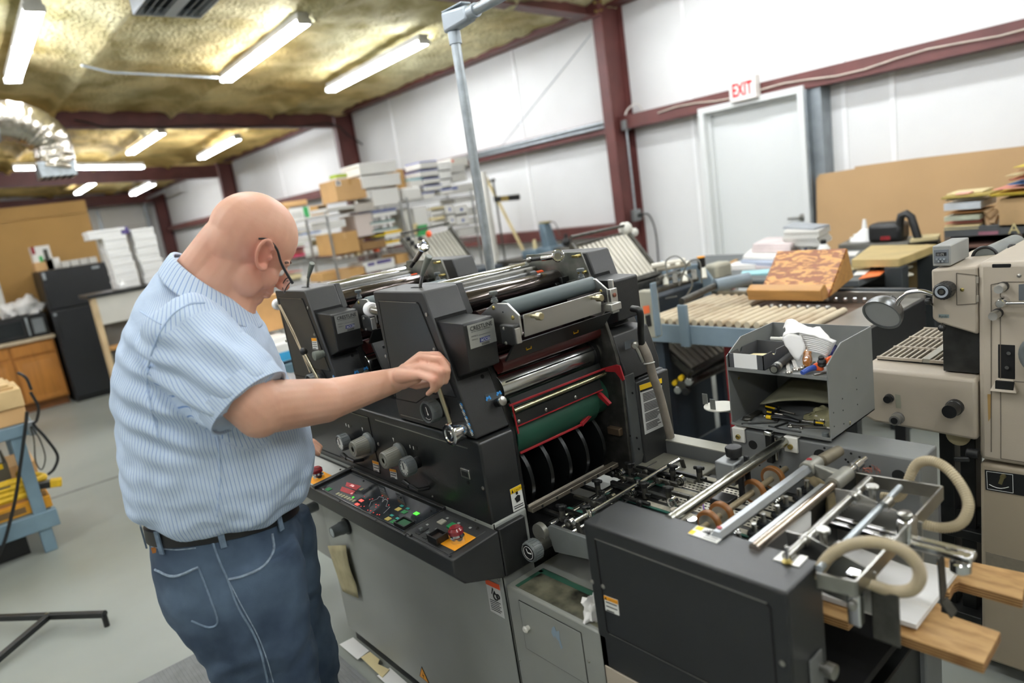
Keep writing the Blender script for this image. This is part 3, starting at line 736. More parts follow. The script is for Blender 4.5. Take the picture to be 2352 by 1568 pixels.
dk=bpy.data.objects.new('pressure_dial',None);COL.objects.link(dk);dk.parent=press;tower.append(dk)
build('shaft',MB().lathe((c.x,Y0,c.z),(0,-1,0),[(0,.036),(.004,.036),(.005,.026),(.03,.026)],24),M_black,dk)
b=MB().lathe((c.x,Y0,c.z),(0,-1,0),[(.018,.026),(.02,.0295),(.048,.0295),(.051,.0275),(.0495,.0248),(.044,.0245)],30)
for k in range(10):
 a=2*PI*k/10;e=V((math.cos(a),0,math.sin(a)));b.bar(V((c.x,Y0-.022,c.z))+e*.0295,V((c.x,Y0-.046,c.z))+e*.0295,.009,.002,up=e)
build('knob_body',b,M_plastic,dk)
build('dial_face',MB().lathe((c.x,Y0-.044,c.z),(0,-1,0),[(0,.024),(.0015,.024)],28),M_black,dk)
b=MB();b.bar((c.x+.002,Y0-.047,c.z-.004),(c.x-.003,Y0-.047,c.z+.014),.0024,.0006,up=(0,-1,0));b.lathe((c.x+.002,Y0-.0462,c.z-.005),(0,-1,0),[(0,.003),(.001,.003)],12)
for k in range(5):
 a=-2.2+.25*k;b.bar((c.x+.019*math.cos(a),Y0-.047,c.z+.019*math.sin(a)),(c.x+.019*math.cos(a+.25),Y0-.047,c.z+.019*math.sin(a+.25)),.0012,.0006,up=(0,-1,0))
build('needle_and_scale',b,M_white,dk)
for LP,LB in ((V((-1.394,Y0,1.047)),at(1004,880,Y=Y0-.047)),(V((-2.100,Y0,1.047)),at(698,808,Y=Y0-.047))):
 lv=thing_part('impression_lever')
 build('hub',MB().lathe(LP,(0,-1,0),[(0,.022),(.006,.0235),(.012,.0245),(.040,.0295),(.045,.0295),(.047,.027),(.0465,.020),(.044,.018),(.044,.011),(.047,.010),(.047,.002)],30),M_chrome,lv)
 r0=V((LP.x,Y0-.032,LP.z));build('rod',MB().cyl(r0,LB,.0058,n=14),mat('warm_steel','#b0a58c',.25,1),lv)
 build('ball_grip',MB().ball(LB+(LB-r0).normalized()*.002,.0135,18),M_black,lv)
for (b0,b1,r) in ((at(960,655,Y=.99),at(985,590,Y=1.0),.0085),):
 o=bpy.data.objects.new('top_lever',None);COL.objects.link(o);o.parent=press;tower.append(o)
 build('stem',MB().cyl(b0-V((0,0,.02)),b0 .lerp(b1,.4),.0045,n=10),M_steel,o)
 build('grip',MB().lathe(b0 .lerp(b1,.35),b1-b0,[(0,.005),((b1-b0).length*.3,.0075),((b1-b0).length*.66,.0098),((b1-b0).length*.68,.008)],14),mat('grey_grip','#6f746c',.45,0,.06),o)
 build('slot',MB().box(b0 .x-.03,b0 .x+.012,b0 .y-.005,b0 .y+.005,1.4005,1.402),M_hole,o)
c=at(845,712,Y=.975)
wk=bpy.data.objects.new('white_handle',None);COL.objects.link(wk);wk.parent=press;tower.append(wk)
build('stub',MB().cyl((c.x+.06,.985,c.z-.005),(c.x-.005,.985,c.z),.013,n=18),M_steel,wk)
build('knob',MB().lathe((c.x+.012,.985,c.z),(-1,0,.05),[(0,.018),(.004,.021),(.022,.021),(.026,.016)],20),M_white,wk)
def roller(x,z,r,m,y0=YN-.005,y1=YF+.005,name='roller',grp=True,n=28,cap=None):
 o=build(name,MB().lathe((x,y0,z),(0,1,0),[(0,r*.97),(.003,r),(y1-y0-.003,r),(y1-y0,r*.97)],n),m,press)
 if cap:build('bearing_sleeve',MB().cyl((x,y1-.004,z),(x,y1+.03,z),r*.75,n=14),cap,o)
 if grp:tower.append(o)
 return o
M_inkd=mat('inked_roller','#3a2a2c',.14,.6,.1,12)
M_bronze=mat('bronze_roller','#5c5552',.16,.9,.1,6)
roller(-1.622,1.381,.0155,M_chrome,y1=1.425)
roller(-1.660,1.376,.014,M_chrome,y1=1.42)
roller(-1.586,1.366,.0165,M_iron,y1=1.425)
roller(-1.560,1.358,.0145,mat('grey_roller','#4b4c4c',.3,.3),y1=1.40,cap=M_ored)
roller(-1.497,1.342,.0285,M_bronze,y1=1.425,name='oscillating_roller',n=36)
roller(-1.440,1.300,.024,M_inkd)
roller(-1.555,1.310,.03,M_inkd)
roller(-1.377,1.182,.022,mat('form_roller','#4a1f1d',.3,0,.1),name='form_roller',cap=M_red)
roller(-1.445,1.215,.03,M_inkd);roller(-1.49,1.255,.028,M_inkd);roller(-1.46,1.16,.025,M_inkd)
fy0,fy1=1.072,1.372
fo=bpy.data.objects.new('ink_fountain',None);COL.objects.link(fo);fo.parent=press;tower.append(fo)
build('fountain_roller',MB().lathe((-1.322,fy0,1.331),(0,1,0),[(0,.020),(.003,.021),(fy1-fy0+.02,.021),(fy1-fy0+.022,.014)],30),M_rubber,fo)
fp=[(-1.262,1.318),(-1.300,1.347),(-1.353,1.347),(-1.420,1.312),(-1.42,1.27),(-1.36,1.243),(-1.298,1.240),(-1.262,1.270)]
for i,y in enumerate((1.062,fy1+.012)):
 o=build('side_plate',xz(fp[::-1],y,y+.006),M_brush,fo,bev=.0012)
 for q in ((-1.355,1.335),(-1.285,1.312)):screw(o,(q[0],y,q[1]),r=.0055,m=M_brass)
 for q in ((-1.275,1.284),(-1.32,1.325),(-1.305,1.255)):build('hole',MB().lathe((q[0],y-.0005,q[1]),(0,1,0),[(0,.0022),(.001,.0022)],10),M_hole,o)
build('fountain_tray',MB().loop([(-1.2585,fy0,1.318),(-1.255,fy0,1.318),(-1.262,fy0,1.262),(-1.2665,fy0,1.262)],[(-1.2585,fy1-.02,1.318),(-1.255,fy1-.02,1.318),(-1.262,fy1-.02,1.262),(-1.2665,fy1-.02,1.262)]),M_brush,fo,bev=.0008)
build('fountain_blade',MB().loop([(-1.262,fy0,1.314),(-1.262,fy0,1.308),(-1.315,fy0,1.300),(-1.315,fy0,1.305)],[(-1.262,fy1,1.314),(-1.262,fy1,1.308),(-1.315,fy1,1.300),(-1.315,fy1,1.305)]),M_pressd,fo)
for y in (1.098,1.316):
 b=MB().cyl((-1.26,y,1.309),(-1.235,y,1.309),.005,n=12);b.lathe((-1.236,y,1.309),(1,0,0),[(0,.0095),(.014,.0095),(.016,.008)],18);build('thumb_screw',b,mat('aged_brass','#b8b091',.3,1),fo)
def star_knob(x,y,z,parent,h=.032,r=.011,m=None,lobes=10):
 b=MB().cyl((x,y,z),(x,y,z+h),r*.36,n=10);b.lathe((x,y,z+.004),(0,0,1),[(0,r*.85),(.005,r*.85),(.006,r*.7)],8);b.lathe((x,y,z+.011),(0,0,1),[(0,r*.7),(.004,r*.7)],8)
 b.lathe((x,y,z+h-.009),(0,0,1),[(0,r*.9),(.0015,r),(.008,r),(.009,r*.9)],lobes)
 return build('adjusting_knob',b,m or M_plastic,parent)
star_knob(-1.352,1.066,1.345,fo);star_knob(-1.352,1.385,1.345,fo)
build('clamp_block',MB().box(-1.318,-1.262,1.041,1.060,1.247,1.298),M_pressd,fo,bev=.004)
b=MB().box(-1.268,-1.258,1.043,1.058,1.252,1.290);build('clamp_plate',b,M_brush,fo,bev=.001)
for z in (1.289,1.252):screw(fo,(-1.300,1.041,z),r=.0045)
build('drip_cup',MB().box(-1.272,-1.23,1.36,1.40,1.262,1.282).box(-1.262,-1.25,1.385,1.412,1.25,1.318).box(-1.28,-1.262,1.41,1.416,1.26,1.34),M_brush,fo,bev=.002)
screw(fo,(-1.249,1.398,1.30),(1,0,0),.006,mat('rusty_bolt','#8a5a4a',.5,.6))
gd_=bpy.data.objects.new('fountain_guard',None);COL.objects.link(gd_);gd_.parent=press;tower.append(gd_)
build('guard_plate',MB().loop([(-1.30,fy0-.01,1.245),(-1.292,fy0-.01,1.245),(-1.338,fy0-.01,1.195),(-1.344,fy0-.01,1.198)],[(-1.30,1.43,1.245),(-1.292,1.43,1.245),(-1.338,1.43,1.195),(-1.344,1.43,1.198)]),M_pressd,gd_,bev=.001)
for y in (1.125,1.30):
 b=MB();o3=V((-1.316,y,1.222));b.tube([o3+V((0,-.016,.002)),o3+V((0,-.009,.002)),o3+V((0,-.008,-.008)),o3+V((0,.008,-.008)),o3+V((0,.009,.006)),o3+V((0,.016,.006))],.0018,6);build('brass_catch',b,mat('bright_brass','#d9a62c',.3,1),gd_)
ck=thing_part('ring_crank')
r1=at(1283,588,Y=1.40);r0_=at(1222,596,Y=1.40)
build('arm',MB().cyl(r0_,r0_.lerp(r1,.45),.006,n=12),M_black,ck);build('sleeve',MB().cyl(r0_.lerp(r1,.4),r1,.0085,n=14),M_chrome,ck)
build('ring',MB().lathe(r1-V((-.004,.008,0)),(.75,-.6,.2),[(0,.017),(.018,.0185),(.02,.016),(.018,.011),(.006,.010)],24),M_chrome,ck)
build('pivot_nut',MB().lathe(r0_-V((.01,0,0)),(.4,-1,0),[(0,.008),(.012,.008),(.014,.005)],10),M_steel,ck)
for q,r in ((((1326,588)),.007),((1340,625),.008)):
 a=at(*q,Y=YF-.012);o=build('wing_screw',MB().cyl((a.x,YF,a.z),(a.x,YF-.02,a.z),.005,n=10).box(a.x-.012,a.x+.012,YF-.024,YF-.02,a.z-.003,a.z+.004),M_brass,press,bev=.001);tower.append(o)
for k in range(5):
 x=-1.52+k*.04;o=build('roller_bracket',MB().box(x,x+.024,YF-.03,YF,1.325-.012*k,1.36-.012*k).cyl((x+.012,YF-.034,1.34-.012*k),(x+.012,YF-.05,1.34-.012*k),.007,n=8),M_bmetal,press,bev=.002);tower.append(o)
sc_=roller(-1.408,1.112,.0405,mat('plate_cylinder','#c7c8c6',.2,1,.06,6,stretch=(1,.1,1)),name='plate_cylinder',n=44)
b=MB().bar((-1.371,YN+.008,1.1335),(-1.371,YF-.008,1.1335),.0022,.003);build('plate_clamp',b,M_bmetal,sc_)
tower.append(build('cylinder_bearer',MB().cyl((-1.408,YF-.02,1.112),(-1.408,YF-.006,1.112),.044,n=40),M_black,press))
red=bpy.data.objects.new('red_guard',None);COL.objects.link(red);red.parent=press;tower.append(red)
build('guard_bar',MB().bar((-1.355,YN-.006,1.075),(-1.335,YF-.02,1.079),.0045,.006),M_red,red,bev=.001)
build('guard_bar',MB().bar((-1.39,YN,1.158),(-1.385,YF,1.160),.004,.005),M_red,red,bev=.001)
build('guard_bracket',xz([(-1.335,1.082),(-1.292,1.094),(-1.278,1.092),(-1.268,1.052),(-1.274,1.047),(-1.298,1.072),(-1.335,1.07)][::-1],YF-.024,YF-.019),M_red,red)
o=pt('spray_tube',MB().cyl((-1.343,YN-.004,1.061),(-1.343,YF-.02,1.061),.0068,n=14),mat('nickel_tube','#aba888',.25,1))
tower.append(o)
tower.append(pt('cylinder_shield',MB().loop([(-1.362,YN,1.092),(-1.359,YN,1.092),(-1.351,YN,1.068),(-1.355,YN,1.068)],[(-1.362,YF-.02,1.092),(-1.359,YF-.02,1.092),(-1.351,YF-.02,1.068),(-1.355,YF-.02,1.068)]),M_bmetal))
gp=pt('black_guard',MB().loop([(-1.349,YN-.002,1.05),(-1.345,YN-.002,1.05),(-1.340,YN-.002,1.02),(-1.345,YN-.002,1.02)],[(-1.349,YF-.04,1.05),(-1.345,YF-.04,1.05),(-1.340,YF-.04,1.02),(-1.345,YF-.04,1.02)]),M_bmetal)
build('red_edge',MB().bar((-1.340,YN-.002,1.0195),(-1.340,YF-.04,1.0195),.004,.003).bar((-1.345,YN-.004,1.075),(-1.338,YN-.004,1.0),.004,.003),M_red,gp)
for y in (YN+.006,1.175,1.29):screw(gp,(-1.3415,y,1.030),(1,0,.1),.005)
tower.append(gp)
bc=pt('blanket_cylinder',MB().lathe((-1.415,YN,.985),(0,1,0),[(0,.068),(.012,.070),(.315,.070),(.32,.058),(YF-YN,.058)],48),M_green);tower.append(bc)
pt('red_rail',MB().bar((-1.343,YN-.004,.945),(-1.343,1.30,.945),.0055,.006).bar((-1.343,1.30,.945),(-1.36,1.36,.955),.008,.012),M_red,bev=.001)
pt('red_hook',xz([(-1.36,1.02),(-1.335,1.01),(-1.305,.985),(-1.312,.978),(-1.345,1.0)],1.385,1.395),M_red)
dr_=bpy.data.objects.new('transfer_drum',None);COL.objects.link(dr_);dr_.parent=press
M_drum=mat('drum_rim','#1c1e1e',.35,.5,.1,10)
for k in range(5):
 y=1.10+.072*k
 build('drum_disc',MB().lathe((-1.455,y-.006,.845),(0,1,0),[(0,.101),(0,.106),(.012,.106),(.012,.100),(.002,.098)],44),M_drum,dr_)
build('drum_shaft',MB().cyl((-1.455,YN,.845),(-1.455,YF,.845),.03,n=20),M_bmetal,dr_)
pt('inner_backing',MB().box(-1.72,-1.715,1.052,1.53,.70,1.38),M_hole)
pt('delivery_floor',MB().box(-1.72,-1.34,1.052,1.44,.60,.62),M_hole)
sf=pt('far_frame_plate',xz([(-1.43,1.0),(-1.296,1.05),(-1.296,.79),(-1.32,.72),(-1.45,.74)][::-1],1.452,1.495),mat('frame_grey','#4b4e4e',.45,.2,.1,12),bev=.003)
a=at(*z4(1243,265),Y=1.452);build('hole',MB().lathe((a.x,1.4515,a.z),(0,-1,0),[(0,.011),(.0012,.011)],18),M_hole,sf)
a=at(*z4(1190,570),Y=1.44);build('bracket',MB().box(a.x-.028,a.x+.02,1.425,1.45,a.z-.012,a.z+.012),mat('rusty_steel','#6a5a48',.5,.7),sf,bev=.003)
for q in ((1335,215),(1310,620),(1375,640),(1395,745)):a=at(*z4(*q),Y=1.452);build('hole',MB().lathe((a.x,1.4515,a.z),(0,-1,0),[(0,.0035),(.001,.0035)],10),M_hole,sf)
ec=pt('end_cover',MB().box(-1.34,-1.293,1.495,1.648,.66,1.018),M_press,bev=.004)
px=[(1468,885),(1519,868),(1524,978),(1481,998)]
tl,tr,br,bl=[at(*p,X=-1.2925) for p in px]
o=plaque('warning_sheet',[tl,bl,br,tr],mat('grey_label','#c9cac6'),ec);off=V((.0012,0,0))
plaque('warning_band',[p+off for p in (tl,tl.lerp(bl,.10),tr.lerp(br,.10),tr)],M_yellow,o,.0004)
plaque('warning_band',[p+off for p in (tl.lerp(bl,.10),tl.lerp(bl,.14),tr.lerp(br,.14),tr.lerp(br,.10))],M_ink,o,.0004)
b=MB()
for k in range(26):
 if k%7==6:continue
 f=.19+.76*k/26;l,r=tl.lerp(bl,f)+off,tr.lerp(br,f)+off;b.bar(l.lerp(r,.1),l.lerp(r,.88-.2*rnd.random()),.0022,.0004,up=(1,0,0))
build('print',b,M_ink,o)
st=pt('clear_sticker',MB().plate([at(*p,X=-1.300) for p in ((1434,785),(1457,778),(1459,795),(1436,803))][::-1],.0006),mat('clear_film','#4a5054'))
far_lower=pt('far_step_cover',xz([(-1.40,1.17),(-1.33,1.165),(-1.30,1.06),(-1.30,1.03),(-1.40,1.03)],1.46,1.62),M_press,bev=.004)
pt('black_hose',MB().tube(spline([at(*z2(1770,660),Y=1.45),at(*z2(1835,680),Y=1.45),at(*z2(1850,780),Y=1.46),at(*z2(1850,880),Y=1.48),at(*z2(1860,990),Y=1.5)],6),.0095,12),M_black)
o=pt('hose_sleeve',MB().tube(spline([at(*z2(1858,975),Y=1.5),at(*z2(1915,1100),Y=1.51),at(*z2(1960,1270),Y=1.53),at(*z2(2020,1440),Y=1.56),at(1540,1003,Y=1.60)],6),.013,12),mat('grey_sleeve','#8d857a',.5,0,.1,30))
build('clip_ring',MB().torus(at(*z2(1925,1150),Y=1.512),(.2,-.1,-1),.015,.002,20,6),M_label,o)
pt('hose_bracket',MB().tube([at(*z2(1800,990),Y=1.49),at(*z2(1830,1050),Y=1.49),at(*z2(1870,1140),Y=1.5)],.006,8).lathe(at(*z2(1800,990),Y=1.49),(.5,-.8,.1),[(0,.011),(.004,.012),(.006,.008)],14),M_steel)
DX=-.706
def dup_tree(o,parent,off=None):
 c=o.copy();COL.objects.link(c);c.parent=parent
 if off is not None:c.location=V(o.location)+off
 for ch in [k for k in ALLKIDS.get(o,[])]:dup_tree(ch,c)
 return c
ALLKIDS={}
for o in list(COL.objects):
 if o.parent is not None:ALLKIDS.setdefault(o.parent,[]).append(o)
for o in tower:dup_tree(o,press,V((DX,0,0)))
ck=thing_part('ring_crank');r1=at(975,566,Y=1.36);r0_=at(944,612,Y=1.36)
build('arm',MB().cyl(r0_,r0_.lerp(r1,.5),.007,n=12),M_black,ck);build('sleeve',MB().cyl(r0_.lerp(r1,.3),r1,.009,n=14),M_steel,ck)
build('ring',MB().lathe(r1-V((-.006,.006,0)),(.72,-.65,.25),[(0,.02),(.016,.021),(.018,.017),(.016,.011),(.006,.010)],26),M_chrome,ck)
b=MB()
for k in range(2):
 b.tube(spline([at(640+3*k,700,Y=.93),at(672+4*k,765,Y=.925),at(695+4*k,815+4*k,Y=.92),at(712+8*k,855,Y=.92)],6),.002,6)
pt('cream_cord',b,mat('cord','#cbb99a',.7))
caution([(716,776),(727,776),(731,802),(719,801)],Y0-.001,.3,press,4)
c=at(724,817,Y=Y0-.03);gk=pt('feed_knob',MB().lathe((c.x,Y0,c.z),(0,-1,0),[(0,.012),(.012,.012),(.014,.015),(.034,.015),(.036,.011)],20),mat('grey_grip','#6f746c'))
lv_=pt('louver_cover',MB().loop([(-2.02,1.06,1.20),(-2.02,1.5,1.20),(-1.93,1.5,1.03),(-1.93,1.06,1.03)],[(-2.03,1.06,1.196),(-2.03,1.5,1.196),(-1.94,1.5,1.026),(-1.94,1.06,1.026)]),M_press)
for k in range(5):
 z=1.18-.03*k;x=-2.02+(1.20-z)*.09/.17;build('louver_slot',MB().box(x-.002,x+.003,1.09,1.45,z-.005,z+.003),M_hole,lv_)
 # --- the feeder end of the press
FZ=.902
near=pt('feeder_cover',MB().box(-1.005,-.543,Y0,1.058,.02,FZ),M_feed,bev=.005,seg=3)
far=pt('feeder_cover',MB().box(-1.030,-.557,1.553,1.655,.02,FZ),M_grey,bev=.004,label='grey far side cover')
ins=[at(*zs(*q),Y=Y0) for q in ((640,270),(1870,715),(1885,735),(1912,1290))]
x0,z0=ins[0].x,ins[0].z;x1=ins[2].x
zb_=at(*zs(715,925),Y=Y0).z
seam(near,[(x0,z0),(x1-.006,z0),(x1,z0-.006),(x1,.2)],close=False)
seam(near,[(x0,z0),(x0,zb_+.005),(x0+.005,zb_),(x1,zb_)],close=False)
build('panel_edge',MB().bar((x0,Y0-.001,z0+.0008),(x1-.006,Y0-.001,z0+.0008),.002,.0016),M_steel,near);e=MB();e.bar((x0+.006,Y0-.001,zb_),(x1,Y0-.001,zb_),.002,.0016)
build('panel_edge',e,M_steel,near)
a=at(*zs(715,1160),Y=Y0);build('lower_panel',MB().box(a.x,x1-.02,Y0-.004,Y0,.1,a.z),M_beige,near,bev=.002)
for q in ((620,573),(698,608),(1972,1155)):screw(near,at(*zs(*q),Y=Y0),r=.0058)
caution([zs(705,668),zs(803,706),zs(814,815),zs(716,775)],Y0,.3,near,3,'CAUTION')
pl=[at(*z7(*q),Z=FZ+.0006) for q in ((270,605),(460,655),(390,715),(212,655))]
o=plaque('hand_label',pl[::-1],M_label,near)
cc=sum(pl,V())/4
b=MB()
for k in range(5):a=.5+k*.32;b.bar(cc+V((.004,0,.0015)),cc+V((.004+.016*math.cos(a+1.2),.016*math.sin(a+1.2),.0015)),.002,.0006)
b.lathe(cc+V((.004,0,.001)),(0,0,1),[(0,.004),(.0006,.004)],10);b.plate([cc+V((.016,.008,.0012)),cc+V((.036,.012,.0012)),cc+V((.03,.018,.0012)),cc+V((.012,.016,.0012))],.0004)
build('hand_print',b,M_ink,o)
b=MB();b.plate([pl[0].lerp(pl[3],f1).lerp(pl[1].lerp(pl[2],f1),f2)+V((0,0,.0012)) for f1,f2 in ((.55,.0),(.55,.16),(.95,.16),(.95,.0))],.0004);b.plate([pl[0].lerp(pl[3],f1).lerp(pl[1].lerp(pl[2],f1),f2)+V((0,0,.0012)) for f1,f2 in ((.05,.04),(.05,.26),(.4,.26),(.4,.04))],.0004)
build('yellow_print',b,M_yellow,o)
b=MB()
for k in range(3):f=.5+k*.18;l=pl[0].lerp(pl[3],f)+V((0,0,.0012));r=pl[1].lerp(pl[2],f)+V((0,0,.0012));b.bar(l.lerp(r,.5),l.lerp(r,.92),.0014,.0004)
build('print',b,mat('grey_print','#777777',.6),o)
tpz=[at(*z7(*q),Z=FZ+.0005) for q in ((795,765),(950,800),(895,862),(735,815))]
o=build('switch_plate',MB().plate(tpz[::-1],.0016),M_steel,near)
c=at(*z7(822,828),Z=FZ+.002)
build('switch_nut',MB().lathe(c,(0,0,1),[(0,.0095),(.002,.0095),(.003,.006),(.005,.006)],6),M_brass,near)
build('toggle_lever',MB().lathe(c,(.0,.05,1),[(0,.0025),(.022,.0036),(.03,.0036),(.031,.002)],10),M_chrome,near)
o=at(1880,1528,X=-.543);build('height_knob',MB().lathe((-.543,o.y,o.z),(1,0,0),[(0,.008),(.014,.008),(.015,.014),(.03,.014),(.031,.011)],18),M_steel,near)
build('end_bracket',MB().box(-.543,-.539,o.y-.035,o.y+.01,o.z-.2,o.z+.03),M_grey,near,bev=.002)
for q,r in (((612,110),.0125),((1028,180),.018),((1507,302),.0155)):
 a=at(*z7(*q),Y=1.553);build('hole',MB().lathe((a.x,1.5535,a.z),(0,-1,0),[(0,r),(.0012,r)],24),M_hole,far)
for q in ((1140,160),(1213,163),(1265,185),(1195,215),(1330,243),(1050,130),(780,243),(652,235),(1180,200)):
 a=at(*z7(*q),Y=1.553);build('screw_hole',MB().lathe((a.x,1.5535,a.z),(0,-1,0),[(0,.003),(.001,.003)],8),M_hole,far)
for q in ((525,45),(845,105)):
 a=at(*z7(*q),Y=1.549)
 b=MB().box(a.x-.018,a.x+.018,1.546,1.5525,a.z-.022,FZ+.004).box(a.x-.018,a.x+.018,1.546,1.60,FZ+.001,FZ+.005)
 o=pt('mounting_clip',b,M_offw,bev=.003);build('clip_bolt',MB().lathe((a.x,1.546,a.z-.006),(0,-1,0),[(0,.007),(.004,.007),(.005,.004),(.003,.0035)],12),M_brass,o)
vp_=pt('stop_post',MB().box(-.918,-.900,1.535,1.552,.83,FZ+.012),M_bmetal,bev=.002);build('chrome_cap',MB().box(-.920,-.898,1.531,1.556,FZ+.004,FZ+.016),M_chrome,vp_,bev=.003);build('post_rod',MB().cyl((-.892,1.543,.84),(-.892,1.543,FZ),.005,n=10),M_chrome,vp_)
b=MB()
for k in range(26):
 p=at(*z7(1255+rnd.random()*140,255+rnd.random()*40),Y=1.53);d=V((rnd.uniform(-1,1),rnd.uniform(-.4,.3),rnd.uniform(-.2,.8)))*.016
 b.tube([p,p+d*.5+V((0,0,.003)),p+d],.0007,4)
pt('copper_wool',b,mat('copper_wire','#8a5140',.4,.6),kind='stuff')
def rod(name,pa,pb,r,m,n=16): return pt(name,MB().cyl(pa,pb,r,n=n),m)
pipe_m=mat('rusty_chrome','#b5b5ac',.25,1,.25,40,col2='#7c776a',lo=.55,hi=.75)
rod('cross_pipe',(-.862,1.05,.895),(-.872,1.553,.893),.0125,pipe_m,22)
hx=at(*z7(965,245),Z=.905);hb=pt('hex_bar',MB().cyl((hx.x,1.03,.905),(hx.x,hx.y,.905),.0125,n=6),mat('satin_alloy','#a9adaf',.4,.8,.06,12))
M_cast=mat('cast_alloy','#8b8a82',.5,.6,.12,20)
ar=pt('link_arm',MB().loop([(hx.x-.016,hx.y+.002,.918),(hx.x+.014,hx.y-.012,.918),(-.652,1.372,.917),(-.652,1.40,.917)],[(hx.x-.016,hx.y+.002,.888),(hx.x+.014,hx.y-.012,.888),(-.652,1.372,.893),(-.652,1.40,.893)]).cyl((hx.x,hx.y-.02,.905),(hx.x,hx.y+.03,.905),.0185,n=20),M_cast,bev=.003)
build('arm_hub',MB().cyl((-.655,1.345,.905),(-.655,1.415,.905),.0165,n=20),M_cast,ar)
build('red_plug',MB().lathe((hx.x-.002,hx.y,.922),(0,0,1),[(0,.006),(.002,.006)],12),M_red,ar)
build('red_plug',MB().lathe((hx.x-.002,1.045,.916),(0,0,1),[(0,.005),(.002,.005)],12),M_red,hb)
build('shaft_end',MB().lathe((-.655,1.415,.905),(0,1,0),[(0,.009),(.03,.009),(.031,.0125),(.06,.0125),(.062,.007),(.09,.007)],16),M_chrome,ar)
build('drive_coupling',MB().lathe((hx.x+.004,hx.y+.03,.905),(.1,1,0),[(0,.010),(.01,.010),(.012,.0145),(.04,.0150),(.085,.013)],18),mat('dusty_cast','#6f6858',.6,.4,.15,30),hb)
rod('cross_shaft',(-.655,1.03,.905),(-.655,1.36,.905),.0105,mat('warm_steel2','#b3a79a',.22,1,.08,10),20)
pt('flat_bar',MB().box(-.694,-.668,1.03,1.37,.884,.890),mat('satin_bar','#b9bcbb',.35,.9,.05,8),bev=.001)
rl=pt('rule_rod',MB().cyl((-.592,1.03,.908),(-.602,1.40,.908),.0085,n=18),M_steel)
b=MB()
for k in range(30):
 y=1.085+k*.01;h=.0035 if k%5 else .006
 b.bar((-.5845,y,.9045),(-.5855,y,.9045+h),.0011,.0008,up=(1,0,0))
build('rule_mark',b,M_ink,rl)
rod('thin_rod',(-.533,1.03,.905),(-.542,1.40,.905),.0065,M_galv)
uf=thing_part('suction_frame')
UZ=.90
def ubar(p,q):build('frame_bar',MB().bar((p[0],p[1],UZ-.014),(q[0],q[1],UZ-.014),.005,.030),M_steel,uf,bev=.001)
U=[(-.645,1.435),(-.481,1.452),(-.474,1.035),(-.536,1.025)]
for i in range(3):ubar(U[i],U[i+1])
def guide(y,x0,x1,drop):
 g=thing_part('side_guide')
 build('guide_plate',MB().loop([(x0,y,.916),(x0+.04,y,.918),(x1,y,.885),(x1,y,drop),(x0,y,drop+.02)],[(x0,y+.0025,.916),(x0+.04,y+.0025,.918),(x1,y+.0025,.885),(x1,y+.0025,drop),(x0,y+.0025,drop+.02)]),M_brush,g)
 for x in (-.595,-.535):build('bushing',MB().cyl((x,y-.012,.906),(x,y+.016,.906),.0115,n=18),M_steel,g)
 b=MB().cyl((-.563,y+.010,.905),(-.563,y+.010,.93),.006,n=12);b.lathe((-.563,y+.010,.926),(0,0,1),[(0,.007),(.003,.0128),(.009,.0128),(.0105,.011)],22);build('thumb_screw',b,M_steel,g)
guide(1.100,-.628,-.47,.80);guide(1.310,-.633,-.47,.78)
cb=thing_part('slotted_bar')
CZ=.862
for dy in (-.011,.011):build('rail',MB().box(-.64,-.372,1.262+dy-.006,1.262+dy+.006,CZ,CZ+.012),M_chrome,cb,bev=.002)
build('end_plate',MB().box(-.40,-.370,1.245,1.28,CZ-.002,CZ+.010),M_chrome,cb,bev=.004);build('end_plate',MB().box(-.64,-.62,1.245,1.28,CZ,CZ+.012),M_chrome,cb,bev=.004)
build('clamp',MB().box(-.492,-.466,1.243,1.283,CZ+.004,.915),M_chrome,cb,bev=.005)
b=MB().lathe((-.480,1.258,.912),(0,0,1),[(0,.007),(.004,.007),(.006,.013),(.013,.013),(.0145,.011)],24);build('thumb_screw',b,M_steel,cb)
build('rail_nut',MB().lathe((-.41,1.262,CZ+.012),(0,0,1),[(0,.006),(.004,.006)],6),M_chrome,cb)
build('sheet_finger',MB().plate([(-.418,1.235,CZ),(-.418,1.262,CZ),(-.414,1.262,.79),(-.414,1.235,.77)],.003).plate([(-.414,1.235,.775),(-.414,1.262,.775),(-.398,1.262,.752),(-.398,1.235,.752)],.003),M_iron,cb)
build('weight_disc',MB().lathe((-.392,1.262,CZ-.03),(0,0,1),[(0,.012),(.004,.017),(.02,.017),(.024,.012)],22),M_chrome,cb)
fg=thing_part('front_guide')
build('post',MB().box(-.500,-.478,1.052,1.072,.80,.90),M_chrome,fg,bev=.003);build('pad',MB().box(-.476,-.430,1.09,1.096,.76,.862),M_iron,fg,bev=.012)
build('screw_head',MB().lathe((-.489,1.05,.842),(.2,-1,0),[(0,.008),(.006,.008),(.008,.005)],16),M_steel,fg)
def hose(pts,name='suction_hose'):
 P=spline(pts,9);o=pt(name,MB().tube(P,.0098,12),M_hose)
 b=MB()
 for i in range(2,len(P)-2,1):
  d=(P[i+1]-P[i-1]).normalized();b.torus(P[i],d,.0098,.0011,10,4)
 build('hose_rib',b,mat('hose_rib','#a39478',.4),o,kind='stuff')
hose([at(*z7(1400,425),Y=1.47),at(*z7(1500,430),Y=1.47),at(*z7(1550,360),Y=1.47),at(*z7(1610,235),Y=1.47),at(*z7(1700,208),Y=1.46),at(*z7(1800,255),Y=1.45),at(*z7(1890,365),Y=1.43),at(*z7(1932,480),Y=1.41),at(*z7(1890,585),Y=1.40),at(*z7(1780,618),Y=1.39),at(*z7(1640,595),Y=1.38)])
